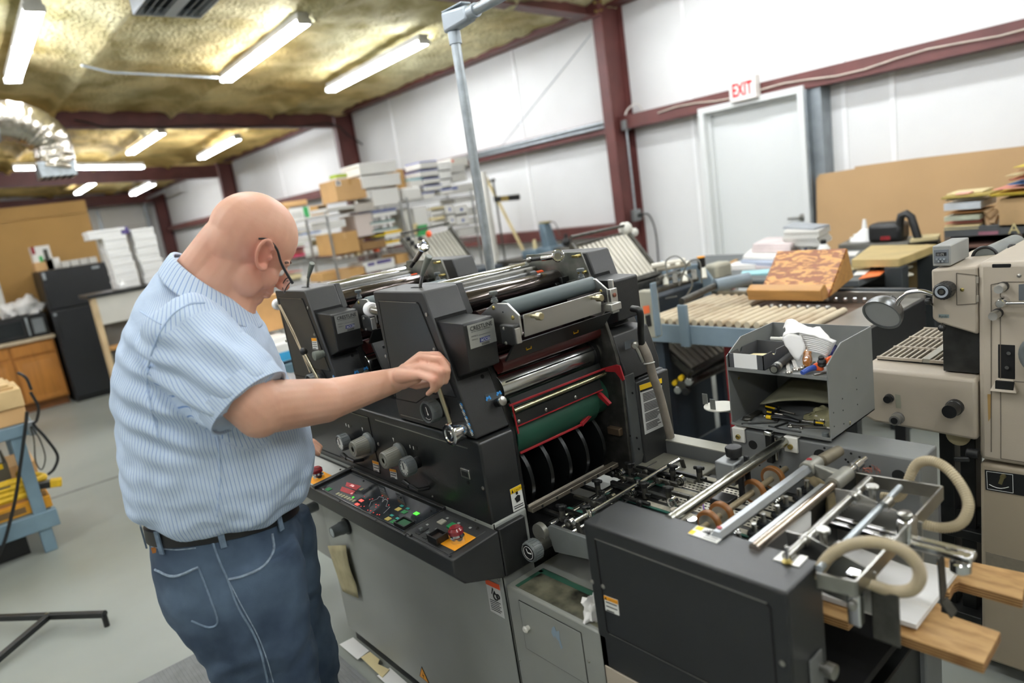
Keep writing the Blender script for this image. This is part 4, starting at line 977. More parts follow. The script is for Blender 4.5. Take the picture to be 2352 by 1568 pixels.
hose([at(*z7(1000,930),Y=1.04),at(*z7(1030,860),Y=1.05),at(*z7(1100,775),Y=1.06),at(*z7(1230,716),Y=1.07),at(*z7(1380,708),Y=1.08),at(*z7(1530,757),Y=1.09),at(*z7(1618,845),Y=1.10),at(*z7(1633,930),Y=1.10),at(*z7(1580,998),Y=1.10),at(*z7(1460,1005),Y=1.10),at(*z7(1310,955),Y=1.09)])
pt('suction_hose',MB().tube(spline([(-.80,1.5,.84),(-.74,1.44,.855),(-.69,1.40,.85),(-.67,1.36,.80)],6),.012,10),mat('dusty_hose','#7d7053',.8,0,.2,40))
for k in range(7):
 y=1.075+k*.046;o=thing_part('sucker_bellows');x=-.715+.006*(k%2)
 prof=[(0,.013)]
 for q in range(4):prof+=[(.006+q*.013,.015),(.012+q*.013,.0115)]
 build('bellows',MB().lathe((x,y,.882),(0,0,-1),prof+[(.058,.013),(.068,.016)],16),mat('ribbed_black','#26282a',.25,.3,.2,30),o)
 build('sucker_stem',MB().cyl((x,y,.88),(x,y,.90),.005,n=10),M_steel,o)
BZ=.755
brd=pt('feed_board',MB().box(-1.30,-.72,1.07,1.545,BZ-.012,BZ),M_bmetal,bev=.002)
M_tape=mat('woven_tape','#aaa595',.8,0,.1,60)
M_mesh=mat('perforated_plate','#b7b3a4',.5,.3,.1,20)
for y0,y1 in ((1.10,1.155),(1.215,1.27),(1.33,1.385),(1.43,1.485)):
 o=build('perforated_strip',MB().box(-1.12,-.74,y0,y1,BZ,BZ+.002),M_mesh,brd)
 b=MB()
 for i in range(30):
  for j in range(4):
   x=-1.115+i*.0125+(j%2)*.006;y=y0+.007+j*.0135;b.loop([(x,y,BZ+.0022),(x+.005,y-.003,BZ+.0022),(x+.010,y,BZ+.0022),(x+.005,y+.003,BZ+.0022)],[(x,y,BZ+.0026),(x+.005,y-.003,BZ+.0026),(x+.010,y,BZ+.0026),(x+.005,y+.003,BZ+.0026)])
 build('perforation',b,M_hole,o,kind='stuff')
for y in (1.085,1.185,1.30,1.405,1.505):build('feed_tape',MB().box(-1.14,-.74,y-.010,y+.010,BZ+.002,BZ+.005),M_tape,brd)
for y in (1.165,1.29,1.41):build('green_tape',MB().box(-1.30,-.74,y-.007,y+.007,BZ+.001,BZ+.004),mat('green_tape','#1f5a4c',.6),brd)
for x in (-1.27,-1.23,-1.19):build('board_roller',MB().cyl((x,1.07,BZ+.004),(x,1.52,BZ+.004),.007,n=12),M_chrome,brd)
rb=pt('register_bar',MB().bar((-1.325,1.055,.792),(-1.325,1.40,.792),.022,.012),mat('dull_bar','#857d70',.35,.8,.12,20),bev=.001)
for k in range(6):build('bar_screw',MB().lathe((-1.314,1.09+k*.055,.792),(1,0,0),[(0,.004),(.001,.004)],10),M_black,rb)
build('bar_edge',MB().bar((-1.338,1.06,.80),(-1.338,1.36,.80),.006,.006),M_chrome,rb)
pt('near_rail',xz([(-1.275,.752),(-1.255,.768),(-1.10,.772),(-1.0,.76),(-1.0,.71),(-1.13,.712),(-1.25,.694)][::-1],1.055,1.066),mat('rail_alloy','#8e9290',.4,.6,.1,10),bev=.002)
g0=at(1212,1270,Y=.985)
gk=thing_part('side_lay_dial')
build('shaft',MB().cyl((g0 .x,1.066,g0 .z+.002),(g0 .x,1.0,g0 .z),.017,n=20),M_iron,gk)
b=MB().lathe((g0 .x,1.02,g0 .z),(0,-1,0),[(0,.024),(.004,.027),(.03,.027),(.034,.024),(.032,.021)],28)
for k in range(20):a_=2*PI*k/20;e_=V((math.cos(a_),0,math.sin(a_)));b.bar(V((g0 .x,1.016,g0 .z))+e_*.027,V((g0 .x,.992,g0 .z))+e_*.027,.004,.002,up=e_)
build('knob_body',b,M_plastic,gk);build('dial_face',MB().lathe((g0 .x,.988,g0 .z),(0,-1,0),[(0,.0215),(.001,.0215)],24),M_black,gk)
build('needle_and_scale',MB().bar((g0 .x+.012,.9865,g0 .z+.001),(g0 .x-.002,.9865,g0 .z),.003,.0006,up=(0,-1,0)).bar((g0 .x-.002,.9865,g0 .z),(g0 .x-.006,.9865,g0 .z+.010),.0016,.0006,up=(0,-1,0)).torus((g0 .x,.9865,g0 .z),(0,1,0),.017,.0006,24,4),M_white,gk)
build('brake_disc',MB().cyl((g0 .x-.012,1.055,g0 .z+.028),(g0 .x-.012,1.04,g0 .z+.028),.024,n=24),M_cast,gk)
sr=thing_part('tie_rod');A=at(1318,1199,Y=1.075);B=at(1574,1050,Y=1.52);B=V((A.x-.004,1.52,A.z+.0))
build('rod',MB().cyl(A,B,.0062,n=14),M_chrome,sr)
for p in (A,B):build('foot',MB().bar(p+V((.006,.004,0)),V((p.x+.02,p.y+.004,BZ-.02)),.006,.012),M_iron,sr)
for y in (1.13,1.33):build('rod_collar',MB().lathe((A.x,y,A.z-.008),(0,0,1),[(0,.009),(.014,.009),(.015,.006),(.021,.006)],8),M_chrome,sr)
def holddown(px,py,dx,L=.16,z=.775,wheel=None):
 a=at(px,py,Z=z+.02);h=thing_part('hold_down_arm')
 build('arm',MB().bar((a.x-L,a.y,z),(a.x+.02,a.y,z),.012,.010).bar((a.x-L,a.y+.014,z-.008),(a.x-.02,a.y+.014,z-.008),.006,.008),M_bmetal,h,bev=.002)
 build('post',MB().cyl((a.x,a.y,z-.012),(a.x,a.y,z+.022),.008,n=12),M_iron,h)
 b=MB();b.bar((a.x-.015,a.y-.004,z+.030),(a.x+.015,a.y+.004,z+.030),.009,.010);b.cyl((a.x,a.y,z+.016),(a.x,a.y,z+.034),.008,.0095,12);build('wing_knob',b,M_black,h,bev=.003)
 if wheel:
  w=V((a.x+wheel,a.y-.016,z+.004));build('press_wheel',MB().lathe(w,(0,-1,0),[(0,.016),(.012,.016),(.012,.012),(.010,.008)],22),M_chrome,h)
  build('hub_screw',MB().lathe(w-V((0,.011,0)),(0,-1,0),[(0,.006),(.004,.006),(.005,.003)],6),M_steel,h)
for q in ((1447,1072,0,.15,.775,-.02),(1545,1078,0,.13,.775,.04),(1606,1082,0,.10,.775,None),(1372,1112,0,.14,.775,.07),(1535,1128,0,.2,.772,.03),(1480,1118,0,.12,.77,-.03),(1290,1170,0,.10,.77,.05),(1345,1172,0,.12,.765,.05)):
 holddown(q[0],q[1],q[2],q[3],q[4],q[5])
for q in ((1395,1085),(1455,1150),(1570,1140),(1500,1100),(1420,1095),(1350,1150),(1470,1080),(1520,1105)):
 a=at(*q,Z=.77);b=MB().bar((a.x-.05,a.y,.772),(a.x+.05,a.y+.006,.770),.010,.010);b.lathe((a.x+.03,a.y-.008,.776),(0,-1,0),[(0,.009),(.008,.009),(.009,.005)],12);o=pt('link_bar',b,M_bmetal if q[0]%2 else M_iron,bev=.002)
a=at(*zr(1760,600),Z=.885)
bk=thing_part('clamp_block');bx,by=-.915,1.372
build('block',MB().box(bx-.028,bx+.024,by-.03,by+.03,.845,.902),mat('block_alloy','#8e9192',.4,.5,.06,10),bk,bev=.004)
build('big_knob',MB().lathe((bx+.006,by+.005,.90),(0,0,1),[(0,.010),(.008,.010),(.010,.019),(.030,.0205),(.033,.019),(.032,.010)],14),M_black,bk)
build('side_plate',MB().box(bx+.026,bx+.040,by-.02,by-.012,.80,.90).box(bx+.026,bx+.040,by+.012,by+.018,.80,.91),M_black,bk,bev=.002)
for q in ((bx+.041,by-.016,.886),(bx+.041,by+.015,.895)):screw(bk,q,(1,0,0),.006)
build('under_block',MB().box(bx-.02,bx+.03,by-.075,by-.03,.80,.825),M_black,bk,bev=.002)
build('purple_wire',MB().tube(spline([(bx-.02,by-.10,.80),(bx-.035,by-.08,.835),(bx-.03,by-.05,.84)],5),.0018,6),mat('purple_wire','#8d6bb8',.5),bk)
ws=thing_part('wheel_shaft')
build('shaft',MB().cyl((-.868,1.10,.822),(-.868,1.54,.822),.0075,n=14),mat('dusty_shaft','#8a7d63',.5,.4,.15,30),ws)
for y,sc in ((1.195,1),(1.245,1),(1.385,1),(1.475,1)):
 o=build('drive_wheel',MB().lathe((-.868,y-.007,.822),(0,1,0),[(0,.022),(0,.029),(.002,.031),(.012,.031),(.014,.029),(.014,.022)],30),mat('amber_tyre','#8a5a2c',.45,0,.15,20),ws)
 build('wheel_hub',MB().lathe((-.868,y-.0085,.822),(0,1,0),[(0,.010),(.001,.016),(.001,.022),(.016,.022),(.017,.010)],24),M_brush,o)
build('silver_knob',MB().lathe((-.835,1.09,.845),(0,0,1),[(0,.009),(.02,.009),(.022,.0125),(.042,.0125),(.044,.011)],20),M_chrome,ws)
for y,z in ((1.22,.80),(1.40,.80)):build('hex_nut',MB().lathe((-.82,y,z),(.6,-.3,.5),[(0,.009),(.014,.009),(.016,.006)],6),M_chrome,ws)
pt('stop_block',MB().box(-1.00,-.955,1.19,1.235,.76,.80),M_mesh,bev=.003)
pt('knurled_screw',MB().lathe((-.975,1.215,.80),(0,0,1),[(0,.008),(.004,.008),(.006,.013),(.018,.013),(.02,.011)],20),mat('dusty_alloy','#a19a8a',.5,.6))
rs_=pt('ruler_plate',MB().box(-.80,-.775,1.10,1.545,.775,.781),mat('dusty_plate','#a59c80',.6,.3,.15,30),bev=.001)
pt('feed_hopper',MB().box(-.79,-.70,1.09,1.545,.60,.615),mat('hopper_floor','#6f6b58',.7,.2,.2,40))
pt('pile_side_plate',MB().box(-.70,-.69,1.07,1.54,.66,.86),M_bmetal,bev=.002)
lp=pt('paper_stop',MB().plate([at(*z7(*q),X=-.655) for q in ((815,640),(915,515),(968,520),(968,660))],.002),M_white)
stp=pt('side_step',MB().box(-1.325,-.98,Y0,1.30,.03,.632),M_step,bev=.004)
grime=mat('grimy_top','#25251f',.35,.1,.3,11,col2='#8a8874',lo=.42,hi=.66,detail=9)
build('grimy_top',MB().box(-1.30,-.99,Y0+.012,1.05,.632,.6335),grime,stp)
for y0,y1,x0_,x1_ in ((1.03,1.047,-1.30,-1.0),(Y0+.012,1.04,-1.30,-1.288)):build('green_tape',MB().box(x0_,x1_,y0,y1,.6335,.6342),mat('green_masking','#2d5a48',.6,0,.1),stp)
d0=at(*zs(100,705),Y=Y0);d1=at(*zs(540,935),Y=Y0);d2=at(*zs(150,1040),Y=Y0)
do=build('door',MB().box(d0 .x,d1 .x,Y0-.0025,Y0,d2 .z,d0 .z),M_step,stp,bev=.001);seam(do,[(d0 .x,d0 .z),(d1 .x,d0 .z),(d1 .x,d2 .z),(d0 .x,d2 .z)])
k=at(*zs(152,908),Y=Y0-.01);build('door_knob',MB().lathe((k.x,Y0-.002,k.z),(0,-1,0),[(0,.006),(.008,.007),(.012,.0095),(.016,.006)],18),M_offw,do)
a=at(*zs(365,955),Y=Y0-.003);b=MB().plate([V((a.x+x_,Y0-.0032,a.z+z_)) for x_,z_ in ((-.017,.0),(-.012,.016),(-.002,.024),(.002,.012),(.013,.018),(.011,-.004),(.017,-.026),(.010,-.034),(.006,-.014),(-.006,-.004),(-.010,-.012))][::-1],.0003)
build('blue_smudge',b,mat('blue_smudge','#8a9cab',.6),do)
for q in ((103,1130),(508,1092),(597,1140)):screw(stp,at(*zs(*q),Y=Y0),r=.0035)
pt('far_ledge',MB().box(-1.315,-1.03,1.60,1.652,.66,.80),M_grey,bev=.002)
build('ledge_top',MB().box(-1.315,-1.03,1.60,1.652,.80,.803),mat('ledge_top','#b9b8aa',.5,.1,.06,9),bpy.data.objects['far_ledge'])
pt('cable_shelf',MB().box(-1.32,-1.10,1.46,1.59,.70,.765),mat('dusty_shelf','#77756a',.6,.2,.1,20),bev=.003)
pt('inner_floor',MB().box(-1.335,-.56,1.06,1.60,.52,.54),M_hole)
tr=pt('pile_tray',MB().loop([(-.72,1.36,.51),(-.575,1.31,.50),(-.575,1.50,.50),(-.72,1.53,.51)][::-1],[(-.72,1.36,.54),(-.575,1.31,.53),(-.575,1.50,.53),(-.72,1.53,.54)][::-1]),M_pressd,bev=.003)
pt('pile_lift',MB().box(-.72,-.57,1.06,1.56,.02,.45),M_bmetal,bev=.004)
# --- loose things on the press
wm=M_wood
def board(name,px,z,label,th=.022):
 P=[at(*z7(*q),Z=z) for q in px]
 b=MB().plate(P,-th) if (P[1]-P[0]).cross(P[2]-P[0]).z>0 else MB().plate(P[::-1],-th)
 o=solo(name,b,wm,label,'board','wooden pile boards under the white paper',bev=.0015)
 e=MB();n=len(P)
 for k in range(3):
  for i in range(n):e.bar(P[i]+V((0,0,-.005-k*.006)),P[(i+1)%n]+V((0,0,-.005-k*.006)),.0012,.0018)
 build('ply_layer',e,mat('ply_dark_layer','#6a4522',.7),o)
board('pile_board',[(1430,1172),(1700,1070),(1722,1068),(1765,1085),(1760,1130),(2128,1255),(2025,1448),(1380,1228)],.690,'worn plywood pile board reaching lowest to the right, below the hose loop')
board('pile_board',[(1735,830),(1765,785),(2290,895),(2262,1055),(1870,948),(1842,960),(1815,1012),(1775,1005)],.690,'worn plywood pile board ending at the right edge of the picture')
board('pile_board',[(980,1045),(1030,1040),(1265,1120),(1195,1190),(1010,1130)],.690,'short end of a worn pile board beside the black feeder cover')
P=[at(*z7(*q),Z=.704) for q in ((1866,880),(1612,1214),(1000,1020),(1075,690))]
b=MB()
for k in range(9):b.plate([p+V((rnd.uniform(-.0006,.0006),rnd.uniform(-.0006,.0006),-.0012*k)) for p in P[::-1]],.0009)
tag(build('paper_pile',b,mat('pile_paper','#eceae6',.6,0,.03,3,col2='#dcd6cc',stretch=(.6,7,1),lo=.5,hi=.8),origin=P[0]),'white sheets of paper piled on the wooden boards under the hoses','paper')
def crumple(name,c,ax,ay,az,label,cat,m,seed=1,amp=.35,n=26,sharp=55):
 b=MB().ball((0,0,0),1,n);rr=[]
 for v in b.v:
  p=V(v);f=1+amp*noise.noise(p*1.7+V((seed,0,0)))+amp*.6*noise.noise(p*4+V((0,seed,0)))
  rr.append((c[0]+p.x*ax*f,c[1]+p.y*ay*f,max(c[2],c[2]+az*(.55+p.z*f))))
 b.v=rr; return solo(name,b,m,label,cat,angle=sharp)
M_rag=mat('white_rag','#f4f2ee',.85,0,.02)
a=at(*zs(590,745),Z=.66)
crumple('cleaning_rag',(a.x+.012,a.y+.01,.634),.024,.032,.036,'crumpled white rag with ink stains on the grimy grey step','rag',mat('stained_rag','#f4f2ee',.85,0,.03,30,col2='#d6b9d0',lo=.62,hi=.75),3,.5)
px=[(755,1252),(797,1250),(829,1370),(789,1356)]
P=[at(*q,Y=Y0-.006) for q in px]
b=MB();g=[]
for i in range(9):
 for j in range(5):
  p=P[0].lerp(P[1],j/4).lerp(P[3].lerp(P[2],j/4),i/8);p.y-=.004+.008*abs(math.sin(i*.5))*(j/4);g.append(p)
b.add(g,[(i*5+j,i*5+j+1,(i+1)*5+j+1,(i+1)*5+j) for i in range(8) for j in range(4)])
o=solo('taped_paper',b,mat('yellowed_paper','#b9b08a',.8,0,.12,12,col2='#9c9372'),'yellowed sheet of paper hanging on the grey press base below the console','paper')
sd=o.modifiers.new('thick','SOLIDIFY');sd.thickness=.001
def sheet(px,z,label,m,name='floor_paper',cat='paper',**k):
 P=[at(*q,Z=z) for q in px]
 nb=MB().plate(P,.002 if (P[1]-P[0]).cross(P[2]-P[0]).z>0 else -.002); return solo(name,nb,m,label,cat,**k)
sheet([(780,1480),(811,1464),(848,1495),(822,1515)],.011,'white sheet on the floor at the left corner of the press base',M_white)
sheet([(829,1510),(850,1497),(872,1515),(868,1525),(895,1538),(878,1556)],.014,'stained cream carton on the floor beside the white sheet',M_manila)
sheet([(866,1552),(896,1534),(960,1590),(930,1610)],.011,'white sheet on the floor at the bottom edge below the press base',M_white)
# --- grey tool box on the far cover
TX0,TX1,TY0,TY1,TZ=-1.024,-.752,1.553,1.80,.914
tb=thing('tool_box',(-.89,1.67,TZ),'open grey sheet-metal tool box with one shelf, standing on the feeder','tool box')
def side(x):
 return MB().loop([(x,TY0,TZ),(x,TY1,TZ),(x,TY1,1.140),(x,TY0+.075,1.140),(x,TY0,1.104)],[(x+.003,TY0,TZ),(x+.003,TY1,TZ),(x+.003,TY1,1.140),(x+.003,TY0+.075,1.140),(x+.003,TY0,1.104)])
sr_=build('side_panel',side(TX1-.003),M_boxg,tb);build('side_panel',side(TX0),M_boxg,tb)
build('back_panel',MB().box(TX0+.003,TX1-.003,TY1-.003,TY1,TZ,1.140),M_boxg,tb)
build('shelf',MB().box(TX0+.003,TX1-.003,TY0,TY1-.003,1.070,1.073).box(TX0+.003,TX1-.003,TY0-.0015,TY0+.0015,1.066,1.0745),M_boxg,tb)
build('bottom_panel',MB().box(TX0,TX1,TY0,TY1,TZ,TZ+.003).box(TX0,TX1,TY0-.002,TY0+.001,TZ-.001,TZ+.006),M_boxg,tb)
for y,z in ((1.62,1.0),(1.62,.97),(1.70,1.03),(1.70,1.0),(1.70,.96),(1.62,.935),(1.57,.98),(1.57,.945)):build('rivet_hole',MB().lathe((TX1,y,z),(1,0,0),[(0,.0018),(.0006,.0018)],8),M_hole,sr_)
for y,z in ((1.60,1.03),(1.66,1.05)):screw(tb,(TX0+.003,y,z),(1,0,0),.004,M_brass)
build('bumper',MB().cyl((TX1-.02,TY0+.01,TZ+.003),(TX1-.02,TY0+.01,TZ+.014),.008,n=14),M_plastic,tb)
SZ=1.073
ty=thing('tray',(-.965,1.6,SZ),'dark grey tray with a white label on the tool box shelf','tray')
x0,x1,y0,y1,zt=-1.018,-.918,1.556,1.70,SZ+.040
M_trayd=mat('dark_tray','#4a4b4e',.5,0,.05)
def notched(x):
 pts=[(y0,SZ),(y1,SZ),(y1,zt)]
 cy=1.612
 pts+=[(cy+.011,zt)]+[(cy+.010*math.cos(t),zt-.002-.010*math.sin(t)) for t in [PI*k/8 for k in range(9)]]+[(cy-.011,zt)]+[(y0,zt)]
 return MB().loop([(x,p[0],p[1]) for p in pts],[(x+.002,p[0],p[1]) for p in pts])
build('side_wall',notched(x0),M_trayd,ty);build('side_wall',notched(x1-.002),M_trayd,ty)
build('front_wall',MB().box(x0,x1,y0,y0+.002,SZ,zt),M_trayd,ty);build('back_wall',MB().box(x0,x1,y1-.002,y1,SZ,zt),M_trayd,ty);build('tray_floor',MB().box(x0,x1,y0,y1,SZ,SZ+.002),M_trayd,ty)
build('white_label',MB().box(x0+.016,x1-.018,y0-.0008,y0,SZ+.002,zt+.001),M_white,ty)
def at_shelf(x,y,z=SZ): return at(*(1600+x/4.48,700+y/4.48),Z=z)
tw=thing('paper_towel_stack',at_shelf(1150,420),'bunch of crumpled white paper towels on the tool box shelf','paper towel')
def zt(x,y,yy): return at(1600+x/4.48,700+y/4.48,Y=yy)
def cloth(name,rows,th=.0015,wob=.004,sd_=1):
 mb_=MB();n2=len(spline(rows[0],4));R_=[spline(r_,4) for r_ in rows];G=[spline([r_[j] for r_ in R_],4) for j in range(n2)];n1=len(G[0])
 for j in range(n2):
  for i in range(n1):p=G[j][i];mb_.v.append(tuple(p+V((0,0,wob*noise.noise((i*.45+sd_,j*.5,sd_))))))
 mb_.f=[(j*n1+i,(j+1)*n1+i,(j+1)*n1+i+1,j*n1+i+1) for j in range(n2-1) for i in range(n1-1)]
 o=build(name,mb_,M_rag,tw,angle=180);m_=o.modifiers.new('t','SOLIDIFY');m_.thickness=th;m_.offset=0; return o
for k in range(9):
 f=k/8;A=(1055+85*f,300+165*f);B=(1400-62*f,395+128*f);C=((A[0]+B[0])/2+10,(A[1]+B[1])/2-16+8*f)
 cloth('towel',[[zt(*A,1.600),zt(*C,1.598),zt(*B,1.602)],[zt(A[0],A[1],1.62)+V((0,.02,.0)),zt(*C,1.62)+V((0,.02,.0)),zt(*B,1.62)+V((0,.02,0))]],.0034,.001,k)
cloth('top_towel',[[zt(885,330,1.600),zt(1000,290,1.597),zt(1210,315,1.597),zt(1400,392,1.602)],[zt(915,250,1.625),zt(1040,255,1.625),zt(1250,262,1.63),zt(1375,345,1.635)],[zt(890,232,1.65),zt(950,135,1.65),zt(1100,218,1.66),zt(1270,235,1.67),zt(1345,300,1.67)]],.002,.006,4)
cloth('hanging_corner',[[zt(885,330,1.600),zt(970,298,1.597),zt(1075,310,1.598)],[zt(915,420,1.592),zt(1000,430,1.588),zt(1120,440,1.592)],[zt(975,500,1.59),zt(1045,570,1.582),zt(1090,500,1.588)]],.002,.004,7)
def lying(name,a,b,prof,m,label,cat,z=SZ,n=14,group=None):
 """a turned tool lying from pixel a to pixel b (zoomed tool-box pixels); prof in fractions of its length"""
 rmax=max(p[1] for p in prof);A=at_shelf(*a,z=z+rmax);B=at_shelf(*b,z=z+rmax);L=(B-A).length
 return solo(name,MB().lathe(A,B-A,[(f*L,r) for f,r in prof],n),m,label,cat,group)
o=lying('flashlight',(795,665),(985,500),[(0,.007),(.01,.0115),(.28,.0115),(.3,.010),(.97,.010),(1,.008)],M_black,'black cylindrical tool with a silver label, lying beside the tray','flashlight')
A=at_shelf(795,665,SZ+.0115);B=at_shelf(985,500,SZ+.0115);d=(B-A).normalized()
build('lens',MB().lathe(A-d*.0003,-d,[(0,.008),(.0006,.008)],14),M_steel,o);build('silver_label',MB().cyl(A+d*.018,A+d*.031,.0119,n=16),M_silver,o)
o=lying('screwdriver',(1140,610),(1140,430),[(0,.006),(.06,.011),(.3,.012),(.55,.009),(.6,.011),(.62,.0035),(1,.003)],mat('amber_handle','#b0702c',.2,0,.15,20,coat=.5),'screwdriver with a shiny amber wooden handle under the paper towels','screwdriver',SZ+.004)
def wrench(a,b,label,r=.0035,z=SZ,ring=.009):
 A=at_shelf(*a,z=z+.004);B=at_shelf(*b,z=z+.004);d=(B-A).normalized()
 t=MB().bar(A+d*ring,B,.009,.0045);t.torus(A,(0,0,1),ring*.78,.0032,20,6);t.bar(B,B+d*.008+V((.006,0,0)),.006,.004);t.bar(B,B+d*.008-V((.006,0,0)),.006,.004)
 return solo('wrench',t,M_tool,label,'wrench','wrenches on the tool box shelf')
wrench((1025,660),(990,560),'ring end of a steel wrench in front of the paper towels')
wrench((950,690),(930,590),'flat steel wrench between the black flashlight and the ring wrench',ring=.007)
wrench((1095,640),(1180,590),'short steel wrench lying crosswise under the screwdriver handle',ring=.008)
A=at_shelf(1085,700,SZ+.006);B=at_shelf(1225,640,SZ+.010);C_=at_shelf(1400,545,SZ+.035);Dq=at_shelf(1300,640,SZ+.012)
pk=thing('pipe_cutter',B,'orange and blue pipe cutter with a black knob, right on the tool box shelf','pipe cutter')
build('blue_handle',MB().tube(spline([A,A.lerp(B,.5)+V((0,0,.002)),B],5),.006,10,.008),mat('tool_blue','#3d57a8',.35),pk)
build('orange_body',MB().bar(B-V((.004,0,0)),C_,.014,.014).bar(B,Dq,.012,.018),mat('tool_orange','#f0642c',.35),pk,bev=.003)
build('black_knob',MB().lathe(Dq+V((0,-.002,.004)),(0,-.2,1),[(0,.009),(.004,.011),(.008,.009),(.012,.011),(.016,.009),(.018,.007),(.024,.007),(.026,.005)],18),M_black,pk)
lying('marker_pen',(760,345),(890,350),[(0,.003),(.03,.005),(.75,.005),(.77,.006),(1,.006)],M_offw,'cream and black pen lying behind the tray','pen',SZ+.03)
lying('spray_nozzle',(1370,500),(1430,420),[(0,.008),(.6,.008),(.65,.005),(1,.005)],mat('dark_blue_plastic','#25265e',.35),'dark blue plastic bottle between towels and the right side of the tool box','bottle',SZ)
solo('steel_rod',MB().cyl(at_shelf(1205,722,SZ+.003),at_shelf(1345,690,SZ+.003),.0025,n=10),M_tool,'thin steel rod at the front right of the tool box shelf','rod')
solo('cotton_swab_bag',MB().loop([(-1.01,1.60,SZ+.002),(-.93,1.60,SZ+.002),(-.93,1.66,SZ+.002),(-1.01,1.66,SZ+.002)],[(-1.0,1.61,SZ+.02),(-.935,1.605,SZ+.026),(-.935,1.65,SZ+.02),(-1.0,1.65,SZ+.016)]),M_manila,'cream paper packet inside the dark tray','packet')
LZ=TZ+.003
fo_=MB();g=[]
Pc=[at_shelf(650,1015,LZ+.028),at_shelf(1360,1010,LZ+.036),V((TX1-.01,1.785,LZ+.072)),V((-.97,1.785,LZ+.068))]
for i in range(12):
 for j in range(8):
  u_,v_=i/11,j/7;p=Pc[0].lerp(Pc[1],u_).lerp(Pc[3].lerp(Pc[2],u_),v_);p.z+=.012*math.sin(u_*3.1)*(1-v_)+.006*noise.noise((u_*3,v_*2,1));g.append(p)
fo_.add(g,[(i*8+j,(i+1)*8+j,(i+1)*8+j+1,i*8+j+1) for i in range(11) for j in range(7)])
o=solo('folded_envelope',fo_,mat('old_envelope','#9c9a80',.7,0,.06),'folded grey-green paper bag at the back of the lower compartment','paper bag');sd=o.modifiers.new('t','SOLIDIFY');sd.thickness=.004
bagm=mat('clear_plastic_bag','#a8a27c',.12,0,.15,20,alpha=.75,coat=.5)
crumple('plastic_bag',(-.805,1.645,LZ+.001),.048,.03,.026,'small clear plastic bag of dark parts in the lower compartment','bag',bagm,5,.35)
for nm,a,b,lbl in (('screwdriver',(715,1045),(1010,1120),'yellow and black screwdriver lying uppermost in the lower compartment'),('screwdriver',(720,1100),(890,1130),'yellow and black stubby screwdriver below the longer one'),('screwdriver',(1340,1222),(1090,1190),'yellow and black screwdriver at the right, pointing left')):
 A=at_shelf(*a,z=LZ+.012);B=at_shelf(*b,z=LZ+.009);L=(B-A).length
 o=solo(nm,MB().lathe(A,B-A,[(0,.005),(L*.03,.0085),(L*.38,.0085),(L*.42,.006),(L*.48,.0085),(L*.5,.004)],10),M_black,lbl,'screwdriver','screwdrivers in the lower compartment')
 build('shank',MB().cyl(A.lerp(B,.48),B,.0026,n=8),M_tool,o)
 d=(B-A).normalized();b=MB()
 for k in range(3):
  e_=d.cross(V((0,0,1))).normalized()*(.0072*math.cos(k*2.1+.6))+V((0,0,.0072*math.sin(k*2.1+.6)));b.bar(A+d*.004+e_,A.lerp(B,.38)+e_,.005,.004)
 build('yellow_grip',b,M_yellow,o)
for a,b,c,lbl in (((460,1222),(830,1205),(845,1180),'long black hex key at the left front of the compartment'),((740,1245),(800,1255),(940,1210),'small black hex key in the middle of the compartment'),((820,1262),(850,1275),(1075,1305),'black hex key at the front edge of the compartment'),((640,1095),(720,1140),(830,1200),'bent black hex key running back to the left corner')):
 solo('hex_key',MB().tube([at_shelf(*q,z=LZ+.003) for q in (a,b,c)],.0024,6),M_bmetal,lbl,'hex key','hex keys in the lower compartment')
A,B=at_shelf(965,1245,LZ+.004),at_shelf(1365,1258,LZ+.004)
solo('wrench',MB().bar(A,B,.007,.004).torus(A,(0,0,1),.006,.0026,16,6).torus(B,(0,0,1),.006,.0026,16,6),M_tool,'long ring wrench at the front of the lower compartment','wrench')
A,B=at_shelf(525,1165,LZ+.006),at_shelf(650,1095,LZ+.006)
solo('wrench',MB().bar(A,B,.014,.006).torus(A,(0,0,1),.010,.004,16,6),M_iron,'thick dark wrench in the left corner of the lower compartment','wrench')
A,B=at_shelf(720,1150,LZ+.008),at_shelf(1060,1200,LZ+.008)
o=solo('pliers',MB().tube(spline([A,A.lerp(B,.5)+V((0,0,.003)),B],5),.004,8).tube(spline([A+V((.006,.012,0)),A.lerp(B,.5)+V((0,.012,.003)),B],5),.004,8),M_black,'black handled pliers with a yellow tip lying across the compartment','pliers');build('yellow_tip',MB().cyl(A,A.lerp(B,.15),.0055,n=10),M_yellow,o)
for q in ((540,1195),(1075,1280),(700,1155)):a=at_shelf(*q,z=LZ);build('bolt',MB().lathe(a,(0,0,1),[(0,.0045),(.004,.0045),(.006,.003)],6),M_steel,tb)
